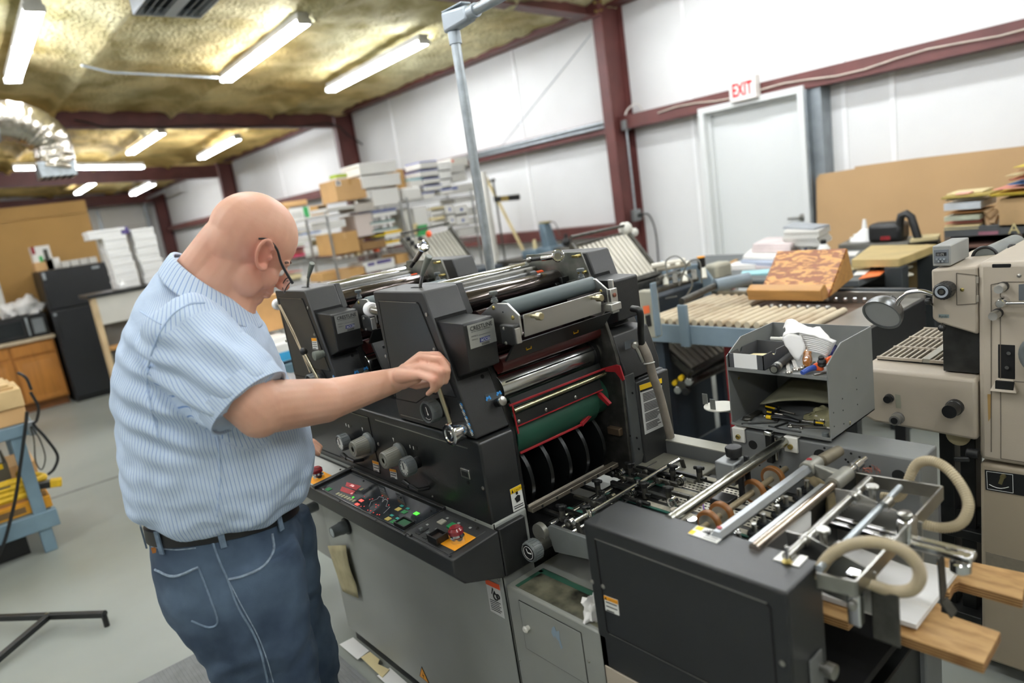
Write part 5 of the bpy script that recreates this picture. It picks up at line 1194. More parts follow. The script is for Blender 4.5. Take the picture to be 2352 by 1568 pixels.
# --- the man at the press
from mathutils.bvhtree import BVHTree
AZ=math.radians(58)
Fd=V((math.cos(AZ),math.sin(AZ),0));Nd=V((math.sin(AZ),-math.cos(AZ),0));PO=V((-1.83,.42,0))
def L3(s,off,z): return PO+Fd*s+Nd*off+V((0,0,z))
def pp(px,py,off=0):
 d=ray(px,py);o=PO+Nd*off; return CC+d*((o-CC).dot(Nd)/d.dot(Nd))
man=thing('person',PO,'bald man in glasses, striped short-sleeved shirt and jeans, pulling a press lever','person')
def cap(mb,p,q,r1,r2,n=20):
 p,q=V(p),V(q);d=(q-p);Ln=d.length;prof=[]
 for k in range(7):a=PI/2*k/6;prof.append((-r1*math.cos(a),r1*math.sin(a)))
 for k in range(7):a=PI/2*k/6;prof.append((Ln+r2*math.sin(a),r2*math.cos(a)))
 return mb.lathe(p,d,prof,n)
def ell(mb,c,ax,radii,n=20):
 """ellipsoid with axes ax (3 vectors) and radii"""
 c=V(c);rs=[]
 for i in range(1,n):
  t=PI*i/n
  rs.append([c+ax[0]*(radii[0]*math.sin(t)*math.cos(2*PI*k/n))+ax[1]*(radii[1]*math.sin(t)*math.sin(2*PI*k/n))-ax[2]*(radii[2]*math.cos(t)) for k in range(n)])
 if ax[0].cross(ax[1]).dot(ax[2])<0:rs=[r[::-1] for r in rs]
 return mb.rings(rs)
def ring(sc,zc,rs,ro,offc=0,tilt=0,n=32,e=2.4,lt=0):
 """superellipse ring; tilt raises the back"""
 out=[]
 for k in range(n):
  a=2*PI*k/n;c,s=math.cos(a),math.sin(a)
  x=math.copysign(abs(c)**(2/e),c)*rs;o=math.copysign(abs(s)**(2/e),s)*ro
  out.append(L3(sc+x,offc+o,zc-x*tilt+lt*o))
 return out
def orient(rs):
 return rs
def remesh(mb,voxel,smooth=6,name='tmp'):
 me=bpy.data.meshes.new(name);me.from_pydata(mb.v,[],mb.f);me.update()
 bm=bmesh.new();bm.from_mesh(me);bmesh.ops.recalc_face_normals(bm,faces=bm.faces);bm.to_mesh(me);bm.free()
 o=bpy.data.objects.new(name,me);COL.objects.link(o)
 r=o.modifiers.new('r','REMESH');r.mode='VOXEL';r.voxel_size=voxel;r.use_smooth_shade=True
 s=o.modifiers.new('s','SMOOTH');s.factor=.5;s.iterations=smooth
 dg=bpy.context.evaluated_depsgraph_get();ev=o.evaluated_get(dg)
 out=bpy.data.meshes.new_from_object(ev,depsgraph=dg)
 bpy.data.objects.remove(o);bpy.data.meshes.remove(me)
 return out
def finish(name,me,m,parent):
 loc=wloc(parent);me.transform(Matrix.Translation(-loc));me.materials.clear()
 for mm in (m if isinstance(m,list) else [m]):me.materials.append(mm)
 me.polygons.foreach_set('use_smooth',[True]*len(me.polygons));me.name=name
 o=bpy.data.objects.new(name,me);COL.objects.link(o);o.parent=parent; return o
def tree(me,off):
 return BVHTree.FromPolygons([v.co+off for v in me.vertices],[tuple(p.vertices) for p in me.polygons])
 # ---- body: head, neck, arms and hands in one skin
HP=math.radians(40);HY=math.radians(17)
fz=Fd*math.cos(HP)-V((0,0,1))*math.sin(HP);uh=Fd*math.sin(HP)+V((0,0,1))*math.cos(HP)
fh=fz*math.cos(HY)-Nd*math.sin(HY);rh=Nd*math.cos(HY)+fz*math.sin(HY)
HC=pp(577,552,0);HS=1.06
def H(f,u,r): return HC+(fh*f+uh*u+rh*r)*HS
hx_=(fh,rh,uh)
def hel(mb,f,u,r,a,b,c): return ell(mb,H(f,u,r),hx_,(a*HS,b*HS,c*HS))
B=MB()
hel(B,-.002,.018,0,.099,.079,.092);hel(B,.030,.012,0,.068,.071,.085);hel(B,-.03,-.02,0,.068,.070,.075)
hel(B,.036,-.05,0,.056,.062,.078);hel(B,.034,-.098,0,.048,.056,.034);hel(B,.066,-.117,0,.022,.027,.019)
hel(B,.078,-.012,0,.020,.048,.018);hel(B,.082,-.005,.030,.013,.024,.010);hel(B,.082,-.005,-.030,.013,.024,.010)
for s in (-1,1):hel(B,.056,-.052,.042*s,.032,.024,.030);hel(B,.028,-.075,.055*s,.035,.016,.04);hel(B,.071,-.028,.031*s,.016,.017,.013)
cap(B,H(.090,-.022,0),H(.112,-.060,0),.010*HS,.0145*HS);hel(B,.106,-.064,.011,.012,.009,.009);hel(B,.106,-.064,-.011,.012,.009,.009)
hel(B,.086,-.086,0,.014,.027,.0085);hel(B,.085,-.098,0,.014,.023,.0085);hel(B,.076,-.079,0,.02,.034,.012)
hel(B,.012,-.128,0,.058,.058,.034)
cap(B,H(-.02,-.06,0),pp(462,700,0),.068,.085);cap(B,H(.01,-.09,0),pp(520,705,0),.058,.07);cap(B,H(-.05,-.03,0),pp(445,665,0),.055,.07)
for s in (1,-1):
 c0=H(.026,-.004,.0765*s);ea=(fh*.95+uh*.30-rh*.16*s).normalized();eu=(uh*.95-fh*.30).normalized();eo=eu.cross(ea).normalized()
 if eo.dot(rh)*s<0:eo=-eo
 ell(B,c0+eo*.002,(ea,eo,eu),(.019,.005,.034))
 hpts=[]
 for k in range(15):
  t=-1.9+4.6*k/14;rr=.0205 if t<1.2 else .0185
  hpts.append(c0+eo*(.013+.004*math.cos(t))+ea*(-rr*1.0*math.cos(t*.98))+eu*(.037*math.sin(t)*(1 if math.sin(t)>0 else .92)))
 B.tube(hpts,.0050,8)
 for q in (hpts[0],hpts[-1]):B.ball(q,.005,8)
 ell(B,c0+eo*.008-eu*.030+ea*.004,(ea,eo,eu),(.009,.006,.010));ell(B,c0+eo*.006+ea*.016-eu*.006,(ea,eo,eu),(.005,.006,.009))
SH=pp(425,775,.165);EL=pp(594,936,.245)
Wr=at(903,874,Y=.862);fm=at(745,920,Y=EL.lerp(Wr,.52).y-.012)
cap(B,SH,EL,.075,.062);cap(B,EL,fm,.061,.055);cap(B,fm,Wr,.053,.0335);B.ball(EL+V((0,0,-.012))+Nd*.006,.054,18)
def hp(px,py,y): return at(px,py,Y=y)
W0=Wr
knk=[hp(966,816,.912),hp(968,820,.895),hp(970,843,.877),hp(966,862,.862)]
cap(B,W0,hp(935,862,.874),.033,.027);
for i,k in enumerate(knk):cap(B,hp(920,862,.885-.012*i),k,.021,.0115-.0006*i)
cap(B,hp(930,850,.895),hp(960,838,.887),.019,.012);cap(B,hp(925,880,.87),hp(958,870,.868),.017,.012)
fing=[[knk[0],hp(1006,815,.918),hp(1027,838,.917),hp(1027,868,.908)],[knk[1],hp(1014,826,.899),hp(1028,850,.899),hp(1023,876,.897)],[knk[2],hp(1012,854,.880),hp(1011,879,.880),hp(1000,895,.884)],[knk[3],hp(995,873,.862),hp(995,893,.864),hp(983,904,.870)]]
for i,f in enumerate(fing):
 r=(.0098,.0100,.0096,.0084)[i];rr=[r*1.08,r*1.02,r*.92,r*.80]
 for k in range(3):cap(B,f[k],f[k+1],rr[k],rr[k+1],14)
for i in range(3):
 for f_ in (.0,.2,.4,.6,.8):B.ball((fing[i][0].lerp(fing[i][1],f_)+fing[i+1][0].lerp(fing[i+1][1],f_))/2-V((0,0,.005+.003*f_)),.0088,12)
cap(B,hp(975,838,.905),hp(1008,850,.905),.014,.012)
th=[hp(928,872,.905),hp(957,884,.924),hp(985,880,.924),hp(1006,872,.915)]
for k in range(3):cap(B,th[k],th[k+1],(.017,.0125,.0105)[k],(.0125,.0105,.0085)[k],14)
SH2=pp(430,780,-.17);E2_=pp(470,985,-.30);W2=pp(620,1030,-.27)
cap(B,SH2,E2_,.072,.056);cap(B,E2_,W2,.055,.032);cap(B,W2,W2+Fd*.05,.03,.028)
for i in range(4):
 k0=W2+Fd*.085+Nd*(.03-.02*i);cap(B,W2+Fd*.03+Nd*(.02-.014*i),k0,.015,.0105);k1=k0+Fd*.035-V((0,0,.012));cap(B,k0,k1,.0105,.0095);cap(B,k1,k1+Fd*.018-V((0,0,.022)),.0095,.008)
cap(B,W2+Fd*.02+Nd*.02,W2+Fd*.055+Nd*.05-V((0,0,.01)),.015,.012);cap(B,W2+Fd*.055+Nd*.05-V((0,0,.01)),W2+Fd*.09+Nd*.055-V((0,0,.015)),.012,.009)
cap(B,pp(455,745,0),L3(.05,0,1.06),.12,.15);cap(B,SH,SH2,.07,.07);cap(B,L3(.05,0,1.06),L3(.03,0,.84),.15,.15)
for s in (1,-1):cap(B,L3(.04,.10*s,.80),L3(.08,.11*s,.45),.085,.065);cap(B,L3(.08,.11*s,.45),L3(.085,.12*s,.09),.06,.045)
body=remesh(B,.0036,4)
ca=body.color_attributes.new('flush','FLOAT_COLOR','POINT')
spots=[(H(.026,-.004,.084),.045,.55),(H(.05,-.06,.05),.05,.30),(H(.11,-.06,0),.03,.5),(H(.0,.03,.07),.06,.12),(H(-.05,-.06,.03),.08,.2),(hp(975,835,.89),.035,.25),(EL,.05,.2)]+[(f[1],.016,.35) for f in fing]
vals=np.ones((len(body.vertices),4),dtype=np.float32)
cov=np.zeros(len(body.vertices)*3,dtype=np.float32);body.vertices.foreach_get('co',cov);cov=cov.reshape(-1,3);acc=np.zeros(len(cov))
for c,r,w in spots:acc+=w*np.exp(-((cov-np.array(c[:]))**2).sum(1)/r**2)
vals[:,:3]=np.minimum(1,acc)[:,None]
ca.data.foreach_set('color',vals.ravel())
t=M_skin.node_tree;n=t.nodes;b=n['Principled BSDF']
at_=n.new('ShaderNodeAttribute');at_.attribute_name='flush'
mx=n.new('ShaderNodeMix');mx.data_type='RGBA';mx.inputs[7].default_value=hexc('#c46a58')
t.links.new(at_.outputs['Fac'],mx.inputs[0]);t.links.new(b.inputs['Base Color'].links[0].from_socket,mx.inputs[6]);t.links.new(mx.outputs[2],b.inputs['Base Color'])
b.inputs['Subsurface Weight'].default_value=.12;b.inputs['Subsurface Radius'].default_value=(.012,.005,.003)
body_o=finish('body',body,M_skin,man)
for s in (1,-1):
 build('eye',MB().ball(H(.0815,-.030,.032*s),.0115*HS,14),mat('eye_white','#e8e2da',.2),man)
 b=MB();
 for k in range(6):b.ball(H(.093-.004*abs(k-2),-.004+.002*k*(1 if k<3 else .3),(.014+.008*k)*s),.0045,8)
 build('eyebrow',b,mat('eyebrow_hair','#6f5548',.8,0,.2,200),man)
gl=bpy.data.objects.new('eyeglasses',None);COL.objects.link(gl);gl.parent=man
gu,gf=-.050,.112
for s in (1,-1):
 build('temple',MB().tube(spline([H(.000,.022,.079*s),H(.018,.030,.082*s),H(.044,.020,.0815*s),H(.07,-.006,.080*s),H(gf,gu+.016,.074*s)],6),.0021,8,.0034),M_black,gl)
 pts=[]
 for k in range(25):
  a=2*PI*k/24;c,q=math.cos(a),math.sin(a);ex=.6
  pts.append(H(gf-.006*abs(c)**2,gu+math.copysign(abs(q)**ex,q)*.0165,(.040+math.copysign(abs(c)**ex,c)*.027)*s))
 build('rim',MB().tube(pts,.0014,6),M_black,gl)
 build('lens',MB().plate([p for p in pts[:-1]],.0012),mat('lens_glass','#ffffff',.02,0,0,alpha=.18),gl)
build('bridge',MB().tube([H(gf,gu+.005,.013),H(gf+.006,gu+.008,0),H(gf,gu+.005,-.013)],.0016,6),M_black,gl)
# ---- jeans
def mid(a,b): return ((a[0]+b[0])/2,(a[1]+b[1])/2)
J=MB()
J.rings([ring(.027,.925,.170,.175,tilt=.06,e=2.1,lt=.18),ring(.026,.885,.176,.185,tilt=.06,e=2.1,lt=.18),ring(.022,.82,.183,.200,tilt=.03,e=2.1),ring(.014,.76,.178,.205,e=2.1),ring(.015,.70,.165,.195,e=2.1),ring(.03,.66,.12,.16)])
for s in (1,-1):
 J.rings([ring(.050,.84,.162,.095,.100*s),ring(.050,.776,.170,.105,.105*s),ring(.054,.70,.155,.107,.110*s),ring(.060,.64,.142,.102,.112*s),ring(.066,.59,.132,.099,.113*s),ring(.076,.50,.120,.095,.113*s),ring(.084,.44,.112,.092,.114*s),ring(.090,.30,.10,.086,.118*s),ring(.090,.15,.09,.08,.12*s),ring(.087,.045,.096,.084,.122*s)])
jeans=remesh(J,.0065,7)
fold= lambda c:.013*noise.noise((c.x*7,c.y*7,c.z*12))+.007*noise.noise((c.x*18,c.y*18,c.z*30))
JN=[v.normal.copy() for v in jeans.vertices];JC=[]
for v in jeans.vertices:
 w=.25+.75*min(1,max(0,(.80-v.co.z)/.2));k=fold(v.co)*w
 JC+=list(v.co+JN[v.index]*k)
jeans.vertices.foreach_set('co',JC);jeans.update()
jt=tree(jeans,V((0,0,0)))
jo=finish('jeans',jeans,M_denim,man)
def hit(tr,px,py,lift=.001):
 d=ray(px,py);r=tr.ray_cast(CC,d.normalized())
 return (r[0]+r[1]*lift,r[1]) if r[0] is not None else (None,None)
def seamline(tr,pts,r,m,parent,name='seam',lift=.0005):
 P=[]
 q=spline([V((a,b,0)) for a,b in pts],5)
 for v in q:
  h,nn=hit(tr,v.x,v.y,lift)
  if h is not None:P.append(h)
 if len(P)>2: return build(name,MB().tube(P,r,6),m,parent)
M_stitch=mat('denim_edge','#8796a6',.85,0,.25,90)
pk=[(360,1308),(400,1325),(458,1302)]
seamline(jt,[(357,1308),(400,1323),(456,1302)],.0035,M_stitch,jo,'pocket_seam')
seamline(jt,[(456,1302),(480,1365),(500,1425),(480,1440),(440,1425)],.0026,M_denimt,jo,'pocket_seam')
seamline(jt,[(625,1225),(628,1265),(605,1300),(560,1322),(525,1330)],.0034,M_stitch,jo,'pocket_seam')
seamline(jt,[(485,1235),(505,1290),(523,1330),(545,1390),(580,1450),(600,1500),(615,1565)],.0028,M_denimt,jo,'side_seam')
seamline(jt,[(525,1332),(552,1385),(590,1455),(612,1510),(628,1566)],.0014,M_stitch,jo,'side_seam')
seamline(jt,[(348,1255),(400,1262),(450,1258)],.0016,M_stitch,jo,'yoke_seam')
h,nn=hit(jt,357,1262,.001)
if h is not None:build('tab',MB().plate([h+V((0,0,.007))+Fd*.007,h+V((0,0,.007))-Fd*.007,h-V((0,0,.007))-Fd*.007,h-V((0,0,.007))+Fd*.007],.002),mat('orange_tab','#a86a2c',.7),jo)
bl_=[ring(.026,z,r_,r_+.006,tilt=.06,n=48,e=2.1,lt=.18) for z,r_ in ((.886,.179),(.888,.182),(.924,.180),(.926,.177))]
build('belt',MB().rings(bl_),M_leather,man)
for a in (-2.75,-2.15,-1.35,-.55,1.5,2.4):
 def wp(z,e):c,s=math.cos(a),math.sin(a);x=math.copysign(abs(c)**(2/2.1),c)*(.182+e);o=math.copysign(abs(s)**(2/2.1),s)*(.188+e); return L3(.026+x,-o,z-x*.06-.18*o)
 nn_=(wp(.9,.01)-wp(.9,0)).normalized();tx=nn_.cross(V((0,0,1))).normalized()*.007
 build('belt_loop',MB().loop([wp(.872,0)-tx,wp(.872,0)+tx,wp(.93,0)+tx,wp(.93,0)-tx],[wp(.872,.004)-tx,wp(.872,.004)+tx,wp(.93,.004)+tx,wp(.93,.004)-tx]),M_denimt,jo)
for s in (1,-1):
 c=L3(.125,.125*s,0)
 so=MB();rs=[]
 for k,(x,w,h) in enumerate(((-.125,.03,.05),(-.11,.036,.075),(-.05,.04,.085),(0,.042,.075),(.06,.048,.055),(.12,.046,.045),(.155,.03,.03))):
  rs.append([c+Fd*x+Nd*(w*math.cos(2*PI*i/14))+V((0,0,max(.008,h*.5+h*.5*math.sin(2*PI*i/14)))) for i in range(14)])
 so.rings(rs);o=build('shoe',so,M_leather,man,angle=70)
 build('sole',MB().loop([c+Fd*x+Nd*w for x,w in ((-.13,-.032),(-.13,.032),(.06,.05),(.15,.035),(.15,-.035),(.06,-.05))],[c+Fd*x+Nd*w+V((0,0,.014)) for x,w in ((-.13,-.032),(-.13,.032),(.06,.05),(.15,.035),(.15,-.035),(.06,-.05))]),M_black,o)
 # ---- shirt
T=MB()
back=[(398,590),(352,650),(312,722),(281,830),(282,930),(290,1030),(298,1088),(306,1135),(332,1166)]
front=[(574,715),(604,752),(634,815),(665,890),(698,958),(717,1028),(721,1070),(704,1122),(672,1150)]
half=[.078,.150,.198,.212,.213,.220,.222,.212,.188]
rs=[]
for bp,fp_,hw in zip(back,front,half):
 a,c=pp(*bp),pp(*fp_);m_=(a+c)/2;e1=(c-a)/2
 rs.append([m_+e1*math.copysign(abs(math.cos(t))**(2/2.3),math.cos(t))+Nd*(hw*math.copysign(abs(math.sin(t))**(2/2.3),math.sin(t))) for t in [2*PI*k/40 for k in range(40)]])
R2=[]
for i in range(len(rs)-1):
 for k in range(4):
  f=k/4;p0=rs[max(i-1,0)];p1=rs[i];p2=rs[i+1];p3=rs[min(i+2,len(rs)-1)]
  R2 .append([.5*((2*b_)+(c_-a_)*f+(2*a_-5*b_+4*c_-d_)*f*f+(3*b_-a_-3*c_+d_)*f**3) for a_,b_,c_,d_ in zip(p0,p1,p2,p3)])
R2 .append(rs[-1])
T.rings(R2)
HEM=pp(570,922,.232);S1=pp(408,752,.150)
ax=(HEM-S1).normalized()
CUFF=(S1,ax)
T.lathe(S1,ax,[(-.02,.088),(.02,.102),(.09,.104),(.16,.099),((HEM-S1).length,.094)],30)
HEM2=pp(455,960,-.29);S2=pp(425,765,-.135)
T.lathe(S2,HEM2-S2,[(-.02,.085),(.02,.10),((HEM2-S2).length,.085)],24)
shirt=remesh(T,.0055,7)
att=shirt.attributes.new('stripe','FLOAT','POINT');vals=np.zeros(len(shirt.vertices),dtype=np.float32)
e1=ax.cross(V((0,0,1))).normalized();e2=ax.cross(e1);Ls=(HEM-S1).length
SHN=[v.normal.copy() for v in shirt.vertices];SC=[]
for i,v in enumerate(shirt.vertices):
 p=v.co;q=p-S1;tl_=q.dot(ax);rad=(q-ax*tl_).length
 rel=p-PO;off=rel.dot(Nd)
 if tl_>.045 and rad<.118 and off>.13+.06*(1-tl_/Ls):
  vals[i]=math.atan2(q.dot(e2),q.dot(e1))*.098/.0078
 else :
  s_=rel.dot(Fd)-.045-.10*max(0,(p.z-1.25));vals[i]=math.atan2(off,s_)*.215/.0082
 k=.0090*noise.noise((p.x*9+p.z*5,p.y*9,p.z*7))+.0060*noise.noise((p.x*20,p.y*20,p.z*26+p.x*9))
 low=max(0,1-abs(p.z-.95)/.10);k+=.012*low*noise.noise((p.x*14,p.y*14,p.z*30))
 arm=math.exp(-(((p-pp(400,905,.2)).length)/.13)**2);k+=.013*arm*math.sin((rel.dot(Fd)*.5+p.z)*95+2*noise.noise(p*8))
 k+=.006*math.exp(-((p-pp(520,790,.25)).length/.12)**2)*math.sin((rel.dot(Fd)+p.z*.9)*80)
 SC+=list(p+SHN[i]*k)
shirt.vertices.foreach_set('co',SC);shirt.update()
att.data.foreach_set('value',vals)
M_shirt=bpy.data.materials.new('striped_shirt');M_shirt.use_nodes=True
t=M_shirt.node_tree;n=t.nodes;b=n['Principled BSDF'];b.inputs['Roughness'].default_value=.85
a_=n.new('ShaderNodeAttribute');a_.attribute_name='stripe'
fr_=n.new('ShaderNodeMath');fr_.operation='FRACT';t.links.new(a_.outputs['Fac'],fr_.inputs[0])
rp=n.new('ShaderNodeValToRGB');cr_=rp.color_ramp
cr_.elements[0].position=0;cr_.elements[0].color=hexc('#c6d7ea');cr_.elements[1].position=1;cr_.elements[1].color=hexc('#c6d7ea')
for p_,c_ in ((.42,'#cfdeee'),(.52,'#7f9fd0'),(.60,'#7f9fd0'),(.70,'#cfdeee')):e_=cr_.elements.new(p_);e_.color=hexc(c_)
t.links.new(fr_.outputs[0],rp.inputs[0]);t.links.new(rp.outputs[0],b.inputs['Base Color'])
tc=n.new('ShaderNodeTexCoord');z=n.new('ShaderNodeTexNoise');z.inputs['Scale'].default_value=22;z.inputs['Detail'].default_value=5;t.links.new(tc.outputs['Object'],z.inputs[0])
bp=n.new('ShaderNodeBump');bp.inputs['Strength'].default_value=.35;bp.inputs['Distance'].default_value=.008;t.links.new(z.outputs[0],bp.inputs['Height']);t.links.new(bp.outputs[0],b.inputs['Normal'])
st_=tree(shirt,V((0,0,0)))
sh=finish('shirt',shirt,M_shirt,man)
b=MB();Lc=(HEM-S1).length;rs_c=[]
for h_,r_ in ((-.034,.0962),(-.034,.0975),(.006,.0978),(.006,.0945),(-.004,.092)):
 o_=S1+ax*(Lc+h_);rs_c.append([o_+(e1*math.cos(2*PI*k/44)+e2*math.sin(2*PI*k/44))*r_*(1+.012*math.sin(5*2*PI*k/44)) for k in range(44)])
b.rings([r_[::-1] for r_ in rs_c],cap=False)
cuff=build('cuff',b,M_shirt,sh,angle=60);ca_=cuff.data.attributes.new('stripe','FLOAT','POINT');ca_.data.foreach_set('value',[(i%44)/44*2*PI*12.5 for i in range(len(cuff.data.vertices))])
M_shseam=mat('shirt_seam','#b4c8e2',.85,0,.05,40)
seamline(st_,[(365,1005),(345,925),(338,870),(352,800),(385,735),(430,700),(470,695)],.0022,M_shseam,sh,'armhole_seam')
seamline(st_,[(500,960),(545,925),(600,885),(632,855)],.0016,M_shseam,sh,'hem_stitch')
seamline(st_,[(498,1185),(505,1100),(503,1030),(497,985)],.0018,M_shseam,sh,'side_seam')
seamline(st_,[(322,715),(345,730),(370,745)],.0016,M_shseam,sh,'yoke_seam')
def cring(bp,fp_,hw,n=40):
 a,c=pp(*bp),pp(*fp_);m_=(a+c)/2;e1_=(c-a)/2
 return [m_+e1_*math.cos(t)+Nd*(hw*math.sin(t)) for t in [2*PI*k/n for k in range(n)]]
cs=[cring((404,584),(562,690),.080),cring((399,576),(573,697),.090),cring((390,582),(582,712),.104),cring((372,612),(600,745),.140),cring((370,618),(602,752),.146),cring((376,622),(596,748),.140)]
co=MB().rings(cs,cap=False)
me=bpy.data.meshes.new('collar');lo_=wloc(man)
me.from_pydata([tuple(V(v)-lo_) for v in co.v],[],co.f);me.update()
att=me.attributes.new('stripe','FLOAT','POINT');nn_=40
att.data.foreach_set('value',[((i%nn_) if (i%nn_)<=20 else 40-(i%nn_))*1.5 for i in range(len(me.vertices))])
me.materials.append(M_shirt);me.polygons.foreach_set('use_smooth',[True]*len(me.polygons))
o=bpy.data.objects.new('collar',me);COL.objects.link(o);o.parent=man
sd=o.modifiers.new('t','SOLIDIFY');sd.thickness=.0022;sb=o.modifiers.new('s','SUBSURF');sb.levels=sb.render_levels=1
h,nn=hit(st_,640,850,.002)
# --- things beyond the press
def carton(name,x,p0,p1,depth,m,label,cat='box',group=None,band=None,tape=None,lid=None,bev=.004,print_=None):
 """box whose front face stands on the plane X=x between two pixels (lower left, upper right) and runs back in -X"""
 a,b=at(*p0,X=x),at(*p1,X=x)
 y0,y1,z0,z1=min(a.y,b.y),max(a.y,b.y),min(a.z,b.z),max(a.z,b.z)
 return cart(name,x-depth,x,y0,y1,z0,z1,m,label,cat,group,band,tape,lid,bev,print_)
def cart(name,x0,x1,y0,y1,z0,z1,m,label,cat='box',group=None,band=None,tape=None,lid=None,bev=.004,print_=None):
 o=solo(name,MB().box(x0,x1,y0,y1,z0,z1),m,label,cat,group,bev=bev)
 h=z1-z0;w=y1-y0;e=.0015
 if band:
  for (f0,f1,bm) in band:build('printed_band',MB().box(x0+.01,x1+e,y0-e*.5,y1+e*.5,z0+h*f0,z0+h*f1),bm,o)
 if tape:build('tape_strip',MB().box(x0,x1+e,y0+w*.44,y0+w*.56,z1-h*.3,z1+e),tape,o)
 if lid:build('lid',MB().box(x0-.003,x1+.004,y0-.004,y1+.004,z1-h*lid,z1+.003),m,o,bev=.003)
 if print_:
  for (u0,u1,v0,v1,pm) in print_:build('printed_mark',MB().box(x1,x1+e,y0+w*u0,y0+w*u1,z0+h*v0,z0+h*v1),pm,o)
 return o
def u1(x,y): return (640+x/5.057,350+y/5.057)
def u2(x,y): return (900+x/6.031,340+y/6.031)
M_wb=mat('white_carton','#e9e7e1',.7,0,.02);M_gb=mat('grey_carton','#cfcdc6',.7,0,.03);M_pk=mat('pinkish_carton','#d8cac1',.7,0,.03)
M_pur=mat('purple_print','#4b3f78',.6);M_grn=mat('green_print','#3fa35c',.6);M_lime=mat('lime_box','#a4bf3a',.6)
# --- wire shelving units
M_wire=mat('wire_chrome','#b3b4b2',.3,.9,.08,20)
def wire_shelf(name,y0,y1,x0,x1,zs,h,label):
 t=thing(name,((x0+x1)/2,(y0+y1)/2,0),label,'shelf')
 for x in (x0,x1):
  for y in (y0,y1):build('post',MB().cyl((x,y,0),(x,y,h),.0125,n=10),M_wire,t)
 for z in zs:
  s=bpy.data.objects.new('wire_shelf',None);COL.objects.link(s);s.parent=t
  for (p,q) in (((x0,y0),(x1,y0)),((x1,y0),(x1,y1)),((x1,y1),(x0,y1)),((x0,y1),(x0,y0))):
   build('rim_rail',MB().bar((p[0],p[1],z-.004),(q[0],q[1],z-.004),.006,.008).bar((p[0],p[1],z-.032),(q[0],q[1],z-.032),.006,.006),M_wire,s)
  b=MB();n=int((y1-y0)/.026)
  for k in range(1,n):y=y0+(y1-y0)*k/n;b.bar((x0,y,z-.002),(x1,y,z-.002),.0035,.0035)
  build('shelf_wires',b,M_wire,s,kind='stuff')
 return t
wire_shelf('wire_rack',3.10,3.95,-6.80,-6.33,(1.68,1.245,.80,.25),1.72,'chrome wire rack of cartons left of the steel pole, its end towards the man')
wire_shelf('wire_rack',4.04,4.90,-6.80,-6.33,(1.70,1.20,.70,.25),1.75,'chrome wire rack of white cartons behind the steel pole')
wire_shelf('wire_rack',3.05,4.6,-8.45,-7.98,(1.60,1.28,1.0,.6),1.66,'chrome wire rack of paper stacks farthest left, behind the head of the man')
XF=-6.35
carton('carton',XF,u1(690,568),u1(985,285),.34,M_card2,'brown carton with a red and white sticker on the top of the left rack',print_=((.04,.2,.72,.95,M_white),(.09,.17,.78,.9,M_red)),tape=M_card)
a=at(*u1(720,290),X=XF)
cart('small_box',XF-.2,XF-.05,a.y-.02,a.y+.10,at(*u1(985,285),X=XF).z+.001,at(*u1(985,285),X=XF).z+.055,M_gb,'small box with a lime green lid on the brown stickered carton',band=((.45,1.02,M_lime),))
carton('carton',XF,u1(1105,632),u1(1385,398),.38,M_wb,'white carton under the overhanging white cartons on the left rack',lid=.0)
carton('carton',XF+.03,u1(985,420),u1(1402,235),.40,M_wb,'wide white carton second from the top of the left rack',lid=.25)
carton('carton',XF+.03,u1(955,262),u1(1350,92),.40,M_wb,'topmost wide white carton of the left rack',lid=.25)
carton('carton',XF-.02,u1(985,545),u1(1105,425),.3,M_wb,'small white carton between the brown one and the tall white one')
carton('flat_carton',XF-.1,u1(1385,520),u1(1440,190),.3,M_card,'narrow brown carton standing on end right of the white cartons')
carton('paper_stack',XF+.02,u1(560,690),u1(890,600),.36,M_gb,'stack of white pads hanging over the edge of the left rack','paper')
carton('paper_stack',XF+.02,u1(890,690),u1(1100,570),.36,mat('grey_pads','#b9b2a8',.7),'greyish stack of pads right of the white pads on the left rack','paper')
carton('paper_stack',XF+.05,u1(385,765),u1(720,700),.40,M_wb,'white sheets drooping over the left end of the rack','paper')
carton('carton',XF,u1(560,890),u1(770,770),.34,M_wb,'white carton hanging under the drooping sheets on the middle shelf')
carton('carton',XF,u1(655,1195),u1(905,900),.36,M_card,'tall brown carton on the middle shelf of the left rack',tape=M_card2)
carton('carton',XF-.02,u1(905,1190),u1(985,1000),.3,mat('dark_cardboard','#8a6a44',.8),'darker brown carton beside the tall brown one')
carton('carton',XF-.01,u1(925,985),u1(1075,700),.34,M_pk,'pale pinkish carton standing on the middle shelf of the left rack')
carton('carton',XF,u1(975,1145),u1(1240,1005),.34,mat('dark_cardboard','#8a6a44'),'low brown carton under the pale pinkish one')
for i,(p,q,bm,nm) in enumerate((((1100,760),(1360,640),M_blue,'white box with a blue band at the top of the banded stack'),((1075,855),(1350,770),M_teal,'white box with a teal band, second in the banded stack'),((1100,940),(1385,858),M_teal,'white box with a teal band, third in the banded stack'),((1125,985),(1240,945),M_yelp,'small yellow box under the teal banded boxes'),((1240,1000),(1420,890),M_yellow,'white box with a yellow band, upper of two'),((1255,1100),(1445,1000),M_yellow,'white box with a yellow band, lower of two'))):
 carton('banded_box',XF,u1(*p),u1(*q),.30,M_wb,nm,'box','banded boxes on the middle shelf',band=((.0,1.0,bm),) if bm is M_yelp else (((.62,1.0,bm),)))
for k in range(8):
 a=at(*u1(700+75*k,1205-12*k),X=XF+.01)
 solo('paint_tube',MB().cyl((a.x-.12,a.y,1.262),(a.x,a.y+.01,1.262),.014,.012,10),[M_wb,M_offw,M_wb,M_manila,M_wb,M_offw,M_ored,M_wb][k],'small white tube lying along the shelf edge, '+('first','second','third','fourth','fifth','sixth','seventh','eighth')[k]+' from the left','tube','tubes along the shelf edge')
